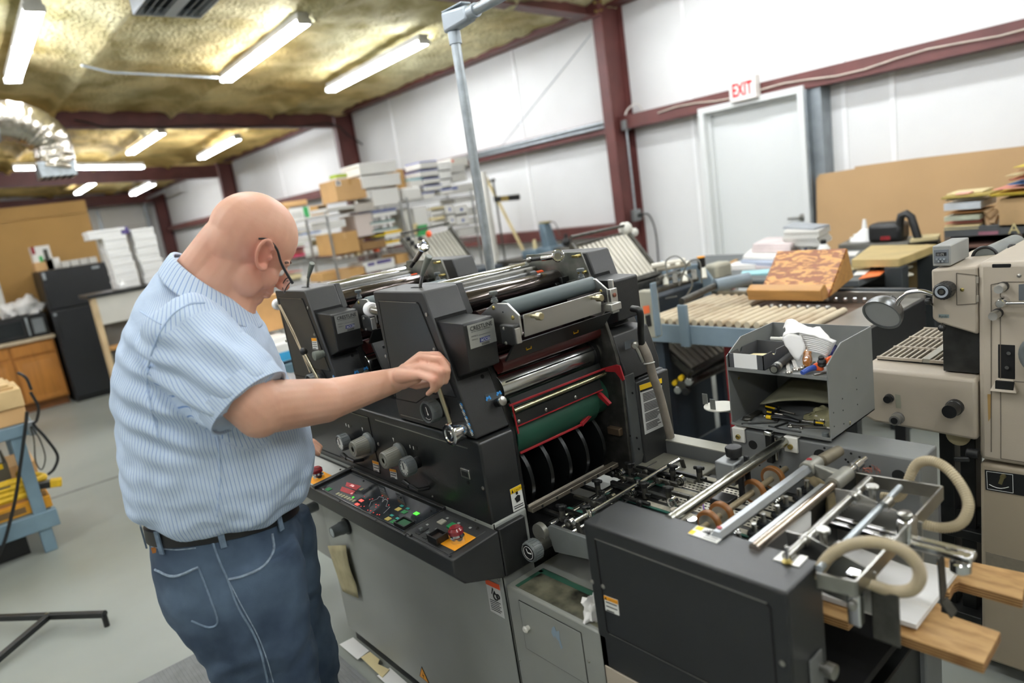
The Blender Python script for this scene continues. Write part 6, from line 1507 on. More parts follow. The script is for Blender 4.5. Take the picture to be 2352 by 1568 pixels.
carton('carton',XF,u1(1000,1405),u1(1340,1215),.34,M_wb,'white carton with purple print on the lower shelf of the left rack',print_=((.14,.36,.6,.9,M_pur),(.42,.9,.62,.95,M_pur)))
carton('carton',XF,u1(835,1450),u1(1005,1315),.3,M_card,'brown carton left of the purple printed one on the lower shelf',tape=M_card2)
carton('carton',XF,u1(680,1495),u1(820,1340),.3,M_card2,'open brown carton in the middle of the lower shelf')
carton('carton',XF-.02,u1(520,1505),u1(675,1370),.3,M_card,'brown carton at the left end of the lower shelf')
carton('carton',XF-.02,u1(1380,1300),u1(1500,1160),.3,M_card,'brown carton at the right end of the lower shelf')
sh_= lambda *a,**k:carton(*a,**k)
sh_('wrapped_pack',XF,u2(185,745),u2(400,520),.25,M_wb,'white plastic wrapped pack at the left end of the right rack','pack',bev=.025)
sh_('wrapped_pack',XF-.04,u2(270,540),u2(430,400),.25,M_wb,'white pack with a pale blue lid on the wrapped pack','pack',band=((.72,1.0,mat('pale_blue_lid','#a9d0d4',.6)),))
for i,(p,q) in enumerate((((400,285),(620,165)),((400,400),(635,285)),((455,495),(660,400)),((470,600),(690,495)),((440,705),(590,600)))):
 sh_('paper_box',XF+.004*(i%2),u2(*p),u2(*q),.3,M_wb,'white box with a dark blue lid line, '+('topmost','second','third','fourth','lowest')[i]+' of the stack on the right rack',group='blue lined boxes on the right rack',band=((.84,1.0,M_blue),))
sh_('paper_box',XF,u2(680,650),u2(840,545),.3,M_wb,'white box with a blue brush stroke print',band=((.72,.95,M_blue),))
for i,(z0_,z1_) in enumerate(((545,430),(430,310),(310,180))):sh_('paper_box',XF,u2(650+30*(2-i)//2,z0_),u2(815,z1_),.3,mat('bright_carton','#f3f2ee',.6),'bright white box, '+('lower','middle','upper')[i]+' of the narrow column on the right rack',group='column of bright boxes')
sh_('paper_box',XF-.01,u2(840,470),u2(1025,345),.3,M_gb,'light grey box, second from the top right on the right rack')
sh_('paper_box',XF-.01,u2(815,345),u2(1000,210),.3,M_gb,'light grey box, top right on the right rack')
sh_('paper_box',XF-.03,u2(835,260),u2(1045,120),.3,M_offw,'cream box with an orange label behind the light grey ones',print_=((.0,.15,.55,.8,M_ored),))
sh_('paper_box',XF,u2(850,630),u2(1150,475),.32,M_gb,'wide light grey box with a blue dash on the right rack',print_=((.0,.22,.5,.75,M_blue),))
g=MB();a,b_,c_,d_=[at(*u2(*q),X=XF) for q in ((250,1230),(345,1200),(245,810),(150,890))]
solo('binder',MB().loop([a,b_,c_,d_],[p-V((.28,0,0)) for p in (a,b_,c_,d_)]),M_offw,'off-white binder leaning over on the middle shelf of the right rack','binder',bev=.004)
sh_('paper_bundle',XF-.02,u2(340,1130),u2(480,800),.25,M_wb,'upright bundle of white papers beside the leaning binder','paper')
sh_('paper_box',XF,u2(355,1225),u2(490,1050),.25,M_grn,'green box on the middle shelf of the right rack')
sh_('paper_box',XF,u2(280,1210),u2(355,1040),.25,M_manila,'cream box beside the green one')
for i,(p,q,mm) in enumerate((((555,1100),(720,1010),M_wb),((550,1010),(730,935),M_manila),((545,935),(705,860),M_wb),((535,860),(740,800),M_manila))):
 sh_('paper_ream',XF,u2(*p),u2(*q),.28,mm,('white ream at the bottom of the mixed pile','tan ream second from the bottom of the mixed pile','white ream third from the bottom of the mixed pile','tan ream on top of the mixed pile')[i],'paper','reams on the middle shelf of the right rack')
for i,(p,q) in enumerate((((800,1060),(870,920)),((750,920),(850,770)),((905,1070),(1065,920)),((885,920),(1040,770)))):
 sh_('printed_box',XF+.01,u2(*p),u2(*q),.28,M_wb,('lower left','upper left','lower right','upper right')[i]+' white box with a small blue mark on the right rack',group='blue marked boxes on the right rack',print_=((.42,.6,.3,.62,M_blue),))
for i,(p,q) in enumerate((((940,1235),(1250,1065)),((1070,1065),(1235,940)),((1050,940),(1220,800)),((880,770),(1190,640)),((1040,800),(1200,770)))):
 sh_('grey_box',XF-.01,u2(*p),u2(*q),.3,M_gb,'plain grey carton on the right rack, '+('lowest and widest','second from below','third from below','directly under the top shelf','thin one under the top')[i],group='plain grey cartons on the right rack')
XL_=-8.0
for p,q,mm,lb in (((0,700),(130,640),M_card,'brown carton at the left end of the farthest rack'),((60,640),(325,545),M_card2,'long brown carton on top of the farthest rack'),((360,740),(560,600),M_card,'brown carton with black lettering on the farthest rack'),((75,810),(140,730),M_wb,'small white box with a blue edge on the farthest rack')):
 carton('carton',XL_,u1(*p),u1(*q),.3,mm,lb,print_=((.5,.95,.6,.9,M_ink),) if 'lettering' in lb else None)
carton('carton',XL_+.01,u1(145,815),u1(355,625),.3,M_wb,'white box with a green label on the farthest rack',print_=((.68,.92,.1,1.0,M_grn),(.1,.6,.3,.7,M_gb)))
k_=0
for p,q,mm,lb in (((130,900),(520,800),M_wb,'white paper stack on the second shelf of the farthest rack'),((150,950),(380,905),M_manila,'cream paper stack under the blue folder'),((270,960),(490,905),mat('dusty_blue','#7d92bb',.7),'dusty blue folder stack on the farthest rack'),((180,1060),(520,965),M_offw,'off-white paper stack below the blue folders'),((190,1085),(300,1062),M_lime,'lime green paper sliver on the colourful stack'),((190,1120),(300,1085),M_red,'red paper layer of the colourful stack'),((180,1175),(305,1150),M_ored,'orange paper layer of the colourful stack'),((150,1225),(305,1175),mat('pink_paper','#e2456f',.7),'hot pink paper layer of the colourful stack'),((320,1225),(530,1070),M_wb,'white paper stack right of the colourful one'),((540,1190),(660,930),M_manila,'cream carton between the racks'),((130,1300),(330,1240),mat('grey_paper','#8f918b',.7),'grey stack on the lower shelf of the farthest rack'),((20,1500),(260,1400),M_manila,'cream stack at the lower left of the farthest rack'),((270,1490),(480,1400),M_wb,'white stack at the lower right of the farthest rack'),((80,1400),(280,1370),M_pink,'salmon paper on the lower left stack')):
 carton('paper_stack',XL_+.002*k_,u1(*p),u1(*q),.3,mm,lb,'paper',bev=.003);k_+=1
 # --- posts and stand by the rack
yp=MB();a,b_=at(1112,400,Y=5.75),at(1178,610,Y=5.75)
solo('wooden_pole',MB().bar(a,V((b_.x+(b_.x-a.x)*2.5,b_.y,0)),.035,.02),mat('pale_wood','#dccb98',.6,0,.1),'pale wooden pole leaning beside the steel pole','pole')
solo('paper_roll',MB().cyl(at(1108,395,Y=5.6),V((at(1108,395,Y=5.6).x,5.6,0)),.045,n=18),M_offw,'cream roll standing at the right end of the rack','roll')
t=thing('label_stand',at(1165,600,Y=5.5),'thin dark stand with a black and gold name bar by the white wall','stand')
a,b_=at(1132,410,Y=5.5),at(1165,600,Y=5.5);build('post',MB().cyl(a,V((a.x,a.y,.0)),.012,n=8),M_iron,t)
c_=[at(*q,Y=5.48) for q in ((1133,452),(1191,446),(1192,459),(1135,464))];build('name_bar',MB().plate(c_,.02),M_black,t);build('gold_label',MB().plate([p+V((0,-.022,0)) for p in (c_[0].lerp(c_[1],.35),c_[0].lerp(c_[1],.65),c_[3].lerp(c_[2],.65),c_[3].lerp(c_[2],.35))],.003),mat('dull_gold','#a58f52',.4,.6),t)
build('bracket',MB().bar(at(1125,416,Y=5.5),at(1136,413,Y=5.5),.02,.03),M_iron,t)
# --- vertical steel conduit with its elbow box
cp0=at(1118,560,Y=1.80);ctop=2.22
co_=thing('power_conduit',(cp0 .x,1.80,0),'galvanised steel conduit rising behind the press to an elbow and along overhead','conduit')
build('vertical_pipe',MB().cyl((cp0 .x,1.80,0),(cp0 .x,1.80,ctop),.0195,n=20),M_galv,co_)
e0=V((cp0 .x,1.80,ctop))
build('coupling',MB().cyl(e0-V((0,0,.01)),e0+V((0,0,.035)),.025,n=20),mat('grey_conduit','#a9b2b8',.4,.3,.05),co_)
build('elbow_box',MB().loop([e0+V(p) for p in ((-.032,-.03,.035),(.12,-.026,.045),(.12,.026,.045),(-.032,.03,.035))],[e0+V(p) for p in ((-.032,-.03,.115),(.12,-.026,.10),(.12,.026,.10),(-.032,.03,.115))]),mat('grey_conduit','#a9b2b8'),co_,bev=.012,seg=3)
build('elbow_lid',MB().box(e0 .x-.03,e0 .x+.10,1.776,1.824,ctop+.112,ctop+.118),mat('grey_conduit','#a9b2b8'),co_,bev=.002)
build('coupling',MB().cyl(e0+V((.115,0,.072)),e0+V((.155,0,.074)),.026,n=20),mat('grey_conduit','#a9b2b8'),co_)
hx0=e0+V((.15,0,.074));build('overhead_pipe',MB().cyl(hx0,hx0+V((3.2,0,.06)),.0195,n=20),M_galv,co_)
# --- column fittings
t=thing('column_outlet',(-4.83,5.7,1.2),'small conduit with two grey boxes on the brown column, a cord plugged in','outlet')
cx=-4.872;yb=5.80
a=at(1435,288,X=-4.86);b_=at(1464,493,X=-4.86)
build('junction_box',MB().box(-4.87,-4.815,a.y-.05,a.y+.05,a.z-.05,a.z+.05),mat('dull_box','#8a8d8c',.4,.5),t,bev=.004)
build('conduit',MB().cyl((-4.845,a.y,a.z),(-4.845,a.y,b_.z),.012,n=10),M_galv,t)
build('outlet_box',MB().box(-4.87,-4.815,a.y-.05,a.y+.06,b_.z-.06,b_.z+.06),mat('dull_box','#8a8d8c'),t,bev=.004)
build('plug',MB().box(-4.815,-4.78,a.y-.0,a.y+.05,b_.z-.025,b_.z+.015),M_black,t,bev=.006)
build('cord',MB().tube(spline([V((-4.79,a.y+.03,b_.z)),V((-4.74,a.y+.09,b_.z-.02)),V((-4.71,a.y+.13,b_.z-.2)),V((-4.72,a.y+.14,b_.z-.55)),V((-4.73,a.y+.15,b_.z-1.0))],6),.008,8),M_black,t)
build('cable_loop',MB().tube(spline([V((-4.845,a.y,a.z+.05)),V((-4.83,a.y+.02,a.z+.14)),V((-4.76,a.y+.1,a.z+.2)),V((-4.72,a.y+.16,a.z+.1))],5),.008,6),M_offw,t)
# --- EXIT sign over the door
a,b_,c_=at(1672,183,Y=5.80),at(1733,172,Y=5.80),at(1676,237,Y=5.80)
ex0,ex1,ez0,ez1=a.x,at(1733,176,Y=5.80).x,c_.z,at(1676,184,Y=5.80).z
t=thing('exit_sign',((ex0+ex1)/2,5.85,ez0),'white exit sign with red letters above the door','exit sign')
build('sign_box',MB().box(ex0,ex1,5.80,5.885,ez0,ez1),mat('sign_white','#efe9e2',.5),t,bev=.006)
w=ex1-ex0;h=ez1-ez0
build('lettering',text_mb('EXIT',h*.80,(ex0+w*.12,5.799,ez0+h*.22),(1,0,0),(0,0,1),.002,squeeze=.62,spacing=1.05,bold=.03),mat('exit_red','#d3101d',.5),t)
lt_=[o for o in t.children if o.name.startswith('lettering')][0]
tw_=max(v.co.x for v in lt_.data.vertices)-min(v.co.x for v in lt_.data.vertices);x_=min(v.co.x for v in lt_.data.vertices)
for v in lt_.data.vertices:v.co.x=x_+(v.co.x-x_)*(w*.76/tw_)
build('side_arrow',MB().plate([(ex1-.02,5.7985,ez0+h*.45),(ex1-.012,5.7985,ez0+h*.52),(ex1-.02,5.7985,ez0+h*.59)],.001),mat('pale_sign_print','#dcd2c8',.5),t)
build('cable',MB().tube(spline([(ex1-.05,5.86,ez1),(ex1-.0,5.87,ez1+.05),(ex1+.06,5.89,ez1-.02)],5),.006,6),M_offw,t)
# --- big cardboard sheet against the wall
c0=MB();P=[(-2.872,.0),(-2.868,1.36),(-2.84,1.395),(-2.55,1.405),(-2.545,1.422),(-2.1,1.425),(-1.4,1.415),(.2,1.40),(.2,0)]
solo('cardboard_sheet',MB().loop([(x,5.80+z*.08,z) for x,z in P],[(x,5.812+z*.08,z) for x,z in P]),mat('cardboard_wide','#b5946a',.85,0,.05,1.5),'huge brown cardboard sheet leaning on the white wall right of the door','cardboard')
# --- roller table and folder in the middle distance
rt=thing('folding_machine',(-1.9,3.0,0),'paper folding machine with a blue-grey frame, slanted slat plates and a long roller table','folding machine')
def rp_(name,mb,m,**k): return build(name,mb,m,rt,**k)
RX0,RX1,RY0,RY1,RZ=-2.26,-1.16,2.72,3.34,.885
rp_('table_rail',MB().box(RX0,RX1-.02,RY0-.012,RY0,RZ-.105,RZ-.012),M_bluegr,bev=.003)
rp_('table_rail',MB().box(RX0,RX1,RY1,RY1+.012,RZ-.06,RZ+.03),M_steel,bev=.003)
rp_('end_rail',MB().box(RX1-.012,RX1,RY0-.012,RY1+.012,RZ-.15,RZ-.002),M_black,bev=.003)
rp_('table_bed',MB().box(RX0,RX1-.012,RY0,RY1,RZ-.04,RZ-.028),mat('table_bed','#5d4a3c',.6,0,.2,8))
rp_('end_strip',MB().box(RX1-.19,RX1-.012,RY0,RY1,RZ-.006,RZ+.002),mat('strip_grey','#8d8a82',.3,.5),bev=.001)
k=0
x=RX0+.03
while x<RX1-.2:
 rp_('table_roller',MB().cyl((x,RY0+.002,RZ),(x,RY1-.02 if x<-1.86 else RY1-.28,RZ),.0155,n=12),M_belt);x+=.0465
for k in range(11):rp_('marble',MB().ball((-1.80+.045*k,RY1-.06,RZ+.004),.013,10),M_chrome);
for k in range(7):rp_('marble',MB().ball((-1.76+.046*k,RY1-.24,RZ+.002),.014,10),M_steel)
a=at(1567,700,Y=RY0-.02);rp_('rail_post',MB().box(a.x-.025,a.x+.025,RY0-.03,RY0-.012,RZ-.115,a.z),M_bluegr,bev=.003)
a,b_=at(1565,692,Y=2.70),at(1645,655,Y=3.05)
rp_('pressure_bar',MB().cyl(a,b_,.0165,n=14),M_iron);rp_('bar_sleeve',MB().cyl(b_-(b_-a)*.02,at(1722,640,Y=3.2),.034,n=16),mat('sleeve_grey','#75828b',.45),bev=.004)
rp_('guide_rail',MB().bar((-1.95,3.36,RZ+.02),(-1.2,3.36,RZ+.02),.03,.045),mat('dark_guide','#3b4044',.4,.3),bev=.004)
for x in (-2.2,-1.25):
 for y in (2.78,3.28):rp_('leg',MB().box(x-.025,x+.025,y-.025,y+.025,.03,RZ-.1),M_navyfr if x<-2 else M_black,bev=.003)
rp_('lower_shelf',MB().box(-2.2,-1.3,2.8,3.28,.12,.15),M_navyfr,bev=.003)
rp_('red_panel',MB().box(-1.92,-1.88,2.9,3.25,.25,.77),mat('deep_red_panel','#9b1f24',.5,0,.1),bev=.003)
rp_('cross_beam',MB().bar((-2.25,2.74,.22),(-1.3,2.74,.22),.05,.07),M_bluegr,bev=.003)
def fold_plate(T0,T1,B0,B1,n,m,fm,w=.7):
 """T0,T1 top edge (near, far), B0,B1 bottom edge; slats run from top to bottom"""
 T0,T1,B0,B1=map(V,(T0,T1,B0,B1));f=bpy.data.objects.new('fold_plate',None);COL.objects.link(f);f.parent=rt
 nn=(T1-T0).cross(B0-T0).normalized()
 if nn.z<0:nn=-nn
 build('backing',MB().loop([T0-nn*.02,T1-nn*.02,B1-nn*.02,B0-nn*.02],[T0-nn*.012,T1-nn*.012,B1-nn*.012,B0-nn*.012]),mat('slat_backing','#77746a',.5,.2),f)  # one even grey backing that shows between the slats
 for k in range(n):
  g0,g1=k/n,(k+w)/n
  a,b,c,d=T0 .lerp(T1,g0),T0 .lerp(T1,g1),B0 .lerp(B1,g1),B0 .lerp(B1,g0)
  build('slat',MB().loop([a-nn*.012,b-nn*.012,c-nn*.012,d-nn*.012],[p for p in (a,b,c,d)]),m,f,bev=.004)
 for p,q in ((T1,B1),(T0,B0)):build('side_rail',MB().bar(p+(p-q)*.04,q,.022,.035,up=nn),fm,f,bev=.002)
 build('end_rail',MB().bar(B0,B1,.03,.04,up=nn),fm,f,bev=.002);build('top_rod',MB().cyl(T0+nn*.03+(T0-B0)*.12,T1+nn*.03+(T1-B1)*.12,.010,n=10),M_iron,f)
 return f
fold_plate((-2.835,2.86,1.272),(-2.835,3.36,1.272),(-2.63,2.86,1.015),(-2.63,3.36,1.015),13,M_slat,M_iron)
fold_plate((-4.55,2.80,1.40),(-4.70,3.36,1.411),(-4.33,2.80,1.15),(-4.46,3.36,1.15),12,M_slatg,M_iron)
fold_plate((-2.29,2.80,.775),(-2.33,3.36,.77),(-2.09,2.84,.585),(-2.13,3.34,.585),10,mat('dirty_slat','#b9b6a8',.4,.4,.15,6),M_iron)
rp_('hinge_cap',MB().ball((-2.85,3.36,1.30),.045,12),M_offw);rp_('hinge_cap',MB().ball((-2.82,3.40,1.27),.03,10),M_offw)
rp_('slanted_rod',MB().cyl(at(1320,563,Y=2.87),at(1430,537,Y=3.34),.010,n=10),M_iron)
Pb=[at(*q,Y=3.42) for q in ((1545,655),(1553,612),(1565,607),(1610,605),(1622,615),(1640,640),(1640,675),(1560,690))]
rp_('side_frame',MB().plate(Pb[::-1],.02),M_bluegr,bev=.003)
a=at(1611,600,Y=3.40);rp_('frame_knob',MB().lathe(a-V((0,0,.03)),(0,0,1),[(0,.022),(.05,.022),(.052,.018)],14),M_black);build('knob_ring',MB().cyl(a+V((0,0,.022)),a+V((0,0,.028)),.0225,n=14),M_orange,rt)
a=at(1611,612,Y=3.395);rp_('frame_hole',MB().cyl(a,a-V((0,.01,0)),.02,n=14),M_hole)
Pb=[at(*q,Y=3.40) for q in ((1512,620),(1521,597),(1552,626),(1548,650))];rp_('side_frame',MB().plate(Pb[::-1],.02),M_bluegr,bev=.002)
a=at(1652,635,Y=3.55);rp_('motor_cover',MB().box(a.x-.05,a.x+.05,3.46,3.62,a.z-.09,a.z+.085),mat('beige_cover','#a8a594',.5),bev=.02)
a=at(1488,716,Y=2.55);o=rp_('control_box',MB().box(a.x-.05,a.x+.035,2.55,2.60,at(1478,775,Y=2.55).z,at(1478,668,Y=2.55).z),mat('beige_cover','#a8a594'),bev=.008)
q=[at(*p,Y=2.549) for p in ((1477,703),(1491,701),(1493,718),(1479,721))];build('orange_label',MB().plate(q[::-1],.002),mat('fluorescent_orange','#ff7a45',.6),o)
q=[at(*p,Y=2.549) for p in ((1482,725),(1493,722),(1497,748),(1486,751))];build('vent_slots',MB().plate(q[::-1],.002),M_ink,o)
rp_('blue_edge',MB().box(a.x+.035,a.x+.045,2.54,2.58,at(1478,770,Y=2.55).z,at(1478,650,Y=2.55).z),M_bluegr,bev=.003)
for p,q,r in (((1500,655),(1585,622),.012),((1505,668),(1600,640),.016),((1510,640),(1560,620),.010)):rp_('roller_bar',MB().cyl(at(*p,Y=2.9),at(*q,Y=3.35),r,n=10),M_iron)
for k in range(6):a=at(1497+12*k,612-2*k+8*(k%2),Y=3.0+.06*k);rp_('small_roller',MB().cyl(a,a+V((.05,.05,.004)),.016,n=10),M_slat)
for i,pts in enumerate((((1535,640),(1530,600),(1555,588),(1575,610),(1560,640)),((1560,655),(1580,605),(1606,600),(1612,650)),((1495,690),(1520,640),(1560,625),(1590,650),(1570,690)),((1500,760),(1516,720),(1520,690),(1555,680)))):
 rp_('machine_wire',MB().tube(spline([at(*q,Y=2.95+.03*i) for q in pts],6),.004,6),mat('grey_wire','#6f6f69',.5))
for k in range(5):a=at(1530+22*k,655-4*k,Y=2.98+.05*k);rp_('inlet_bracket',MB().bar(a,a+V((-.03,.04,.05)),.03,.012),M_iron if k%2 else M_slatg,bev=.003)
for q,mm in (((1567,865),M_yellow),((1553,876),M_yellow),((1572,880),M_iron),((1585,873),M_chrome),((1560,892),M_chrome),((1578,895),M_black)):
 a=at(*q,Y=2.82);rp_('gauge_knob',MB().cyl(a,a-V((-.01,.03,0)),.020 if mm is not M_yellow else .014,n=12),mm,bev=.002)
rp_('lower_roller',MB().cyl((-2.12,2.80,.53),(-2.12,3.36,.53),.028,n=14),M_iron)
rp_('folder_body',MB().box(-3.1,-2.35,2.85,3.40,.05,.95),M_navyfr,bev=.006);rp_('folder_top',MB().box(-3.1,-2.6,2.85,3.40,.95,1.0),M_iron,bev=.004)
rp_('second_body',MB().box(-4.9,-4.2,2.75,3.45,.05,1.1),M_navyfr,bev=.006)
for k in range(4):a=at(938+9*k,548+9*(k%3),Y=2.86);rp_('plate_lever',MB().ball(a,.022,10),M_black)
a=at(985,537,Y=3.05);rp_('orange_stop',MB().ball(a,.028,12,sy=.7),mat('stop_orange','#ff5a22',.5))
# --- plywood wedge on the table
pt_=thing('plywood_stand',(-1.68,3.3,.9),'varnished plywood book wedge with a solid front ledge, lying on the roller table','stand')
WX0,WX1=-1.90,-1.515
def plyface():
 m=mat('flame_plywood','#854a1c',.42,0,.1,15,col2='#d39a54',lo=.46,hi=.56,detail=3,stretch=(1,2.6,2.6))
 for nd in m.node_tree.nodes:
  if nd.type=='TEX_NOISE':nd.inputs['Distortion'].default_value=.9
 return m
Lp=at(1733,660,Y=3.15)
build('slanted_board',MB().loop([(WX0+.03,3.19,.918),(WX0+.03,3.17,.925),(WX0+.03,3.385,1.118),(WX0+.03,3.405,1.108)],[(WX1,3.19,.918),(WX1,3.17,.925),(WX1,3.385,1.118),(WX1,3.405,1.108)]),plyface(),pt_,bev=.002)
wz=mat('solid_pine','#b5864c',.5,0,.12,6,stretch=(1,6,6))
build('end_block',MB().loop([(WX1-.03,3.20,.92),(WX1-.03,3.45,.965),(WX1-.03,3.40,1.108)],[(WX1,3.20,.92),(WX1,3.45,.965),(WX1,3.40,1.108)]),wz,pt_,bev=.002)
build('end_block',MB().loop([(WX0+.03,3.20,.92),(WX0+.03,3.45,.965),(WX0+.03,3.40,1.108)],[(WX0+.06,3.20,.92),(WX0+.06,3.45,.965),(WX0+.06,3.40,1.108)]),wz,pt_,bev=.002)
build('front_ledge',MB().loop([(WX0,3.125,.912),(WX0,3.20,.915),(WX0,3.165,.985),(WX0,3.145,.985),(WX0,3.11,.965)],[(WX1-.005,3.125,.912),(WX1-.005,3.20,.915),(WX1-.005,3.165,.985),(WX1-.005,3.145,.985),(WX1-.005,3.11,.965)]),wz,pt_,bev=.003)
# --- dark work table with papers
wt=thing('work_table',(-2.3,4.3,0),'long dark table heaped with papers behind the plywood wedge','table')
M_tabg=mat('dark_table_top','#55595b',.5,0,.08)
build('table_top',MB().box(-3.30,-1.60,3.70,4.84,.865,.90),M_tabg,wt,bev=.004)
for x in (-3.2,-1.72):
 for y in (3.8,4.8):build('leg',MB().box(x-.03,x+.03,y-.03,y+.03,0,.865),mat('worn_wood_leg','#8a744d',.6),wt,bev=.003)
solo('wood_strip',MB().bar(at(1630,630,Z=.92),at(1692,600,Z=.92),.02,.03),M_card,'thin brown wooden strip at the left end of the dark table','board')
def stack(name,px,z0,h,m,label,cat='paper',n=1,group=None,jit=.01):
 """paper stack; px = four pixels of its upper outline at height z0+h"""
 P=[at(*q,Z=z0+h) for q in px]
 if (P[1]-P[0]).cross(P[2]-P[0]).z<0:P=P[::-1]
 b=MB()
 for k in range(n):
  d=V((rnd.uniform(-jit,jit),rnd.uniform(-jit,jit),0)) if n>1 else V((0,0,0))
  lo_,hi_=z0+h*k/n,z0+h*(k+1)/n-(.001 if n>1 else 0)
  b.loop([V((p.x,p.y,lo_))+d for p in P],[V((p.x,p.y,hi_))+d for p in P])
 return tag(build(name,b,m,origin=V((P[0].x,P[0].y,z0)),kind=None),label,cat,group)
TZ_=.90
stack('paper_stack',((1700,598),(1800,605),(1835,572),(1720,583)),TZ_,.05,mat('blue_print_paper','#a9b3c4',.6),'thick blue edged stack under the tilted white papers on the dark table',n=3)
stack('paper_stack',((1703,588),(1800,590),(1838,562),(1725,568)),TZ_+.052,.02,M_wb,'white sheets on the blue edged stack',n=2)
stack('magazine_stack',((1728,561),(1815,560),(1850,540),(1760,545)),TZ_+.075,.055,mat('pinkish_magazine','#d9ccca',.5),'pinkish stack of magazines at the left of the heap','magazine',n=6)
stack('magazine_stack',((1800,532),(1880,530),(1906,516),(1812,522)),TZ_+.10,.10,M_gb,'tallest stack of magazines in the heap, next to the door handle','magazine',n=8)
stack('magazine',((1798,521),(1870,524),(1905,515),(1825,510)),TZ_+.20,.012,mat('grey_magazine','#9ba0a6',.4),'single grey magazine on top of the tallest stack','magazine')
stack('paper_tray',((1670,610),(1735,608),(1745,600),(1690,600)),TZ_,.03,M_wb,'white plastic tray at the left end of the dark table','tray')
stack('pamphlet_stack',((1735,612),(1780,612),(1785,604),(1740,604)),TZ_,.025,mat('pinkish_magazine','#d9ccca'),'low stack of pamphlets beside the white tray',n=3)
a=at(1672,630,Z=.90)
rb_=solo('red_box',MB().box(a.x-.05,a.x+.22,3.64,3.70,.80,.915),M_wb,'white carton with a red band standing at the front left of the dark table','box',bev=.003)
build('red_band',MB().box(a.x-.051,a.x+.221,3.638,3.66,.862,.917),mat('bright_red_print','#e0343c',.5),rb_);build('lettering',MB().box(a.x-.03,a.x+.15,3.636,3.639,.88,.893),M_white,rb_)
stack('blue_folder',((1700,632),(1775,625),(1775,617),(1705,622)),TZ_,.022,mat('aqua_sheet','#9ed3da',.4),'pale aqua folder lying in front of the heap','folder')
a=at(1730,640,Z=.90);o=solo('stapler',MB().box(a.x-.06,a.x+.30,3.46,3.60,.905,.955).box(a.x-.08,a.x+.02,3.45,3.58,.90,.965),mat('charcoal_plastic','#3f4446',.45),'dark grey machine head beside the wedge on the roller table','machine',bev=.012)
a=at(1893,590,Z=.93);t=thing('spray_bottle',(a.x,a.y,.90),'white plastic bottle with a black cap in front of the heap','bottle')
build('bottle_body',MB().lathe((a.x,a.y,.90),(0,0,1),[(0,.036),(.01,.039),(.085,.039),(.11,.022),(.115,.018)],18),M_white,t);build('cap',MB().lathe((a.x,a.y,1.012),(0,0,1),[(0,.019),(.025,.018),(.03,.010)],14),M_black,t)
a=at(1885,562,Z=1.0);t=thing('jar',(a.x,a.y,.90),'translucent jar behind the white bottle','jar');build('jar_body',MB().lathe((a.x,a.y,.90),(0,0,1),[(0,.03),(.10,.03),(.12,.02)],14),M_gb,t);build('lid',MB().cyl((a.x,a.y,1.02),(a.x,a.y,1.035),.022,n=12),M_offw,t)
a=at(1853,572,Z=.97);t=thing('mug',(a.x,a.y,.90),'white mug with red and blue print at the foot of the tallest stack','mug');build('mug_body',MB().lathe((a.x,a.y,.90),(0,0,1),[(0,.05),(.11,.055),(.115,.05),(.02,.045)],20),M_wb,t)
build('red_print',MB().box(a.x-.04,a.x-.01,a.y-.058,a.y-.045,.93,.975),M_red,t);build('blue_print',MB().box(a.x+.012,a.x+.025,a.y-.058,a.y-.045,.94,.985),M_navy,t);build('handle',MB().torus((a.x+.055,a.y-.01,.955),(0,1,0),.03,.007,16,6),M_wb,t)
stack('white_sheet',((1850,590),(1965,586),(1975,576),(1870,580)),TZ_,.006,M_wb,'loose white sheets right of the bottle')
stack('orange_flyer',((1972,640),(2020,632),(2035,620),(1995,622)),TZ_,.004,mat('orange_paper','#e5793f',.6),'orange flyer on the right end of the dark table','flyer')
stack('white_flyer',((1960,632),(1985,630),(2000,618),(1970,618)),TZ_+.004,.003,M_wb,'white flyer partly over the orange one','flyer')
solo('yellow_roll',MB().cyl(at(1958,613,Z=.93),at(2000,608,Z=.93),.02,n=12),M_manila,'pale yellow paper roll at the right of the wedge','roll')
for i,q in enumerate((((2030,612),(2090,632)),((2052,600),(2092,614)))):
 a,b_=at(*q[0],Z=.905),at(*q[1],Z=.87);solo('sheet_metal_grip',MB().bar(a,b_,.05,.012),M_slat,('lower','upper')[i]+' pale metal clip hanging over the right table edge','clip',bev=.003)
ct=thing('cutting_table',(-1.7,4.4,0),'table with a thick pale chipboard top on dark legs, near the cardboard sheet','table')
Pq=[at(*q,Z=.975) for q in ((1955,596),(2065,594),(2152,561),(2000,563))]
build('board_top',MB().loop([p-V((0,0,.045)) for p in Pq],Pq),mat('chipboard','#b7a26e',.5,0,.1,8),ct,bev=.004)
for p in Pq[1:3]:q=p+V((-.03,.04 if p is Pq[1] else -.05,0));build('leg',MB().box(q.x-.045,q.x+.045,q.y-.045,q.y+.045,0,.93),mat('dark_leg','#2f3436',.5),ct,bev=.004)
build('riser',MB().box(-1.80,-1.64,4.0,4.35,.901,.93),mat('dark_leg','#2f3436'),ct)
dc=thing('drawer_cabinet',(-2.0,5.0,0),'black flat-file cabinet of shallow drawers under the low bench','cabinet')
build('body',MB().box(-2.18,-1.74,4.96,5.1,0,.86),M_black,dc,bev=.004)
for k in range(9):build('drawer',MB().box(-2.16,-1.76,4.945,4.962,.08+.08*k,.135+.08*k),mat('dark_drawer','#3a3634',.4,.2),dc,bev=.004)
fb=thing('low_bench',(-2.0,5.1,0),'low bench against the cardboard with a white funnel and a black tool on it','bench')
Pq=[at(*q,Z=.93) for q in ((1925,562),(2085,556),(2160,540),(1960,545))]
build('bench_top',MB().loop([p-V((0,0,.04)) for p in Pq],Pq),mat('grey_bench','#75736c',.6),fb,bev=.003)
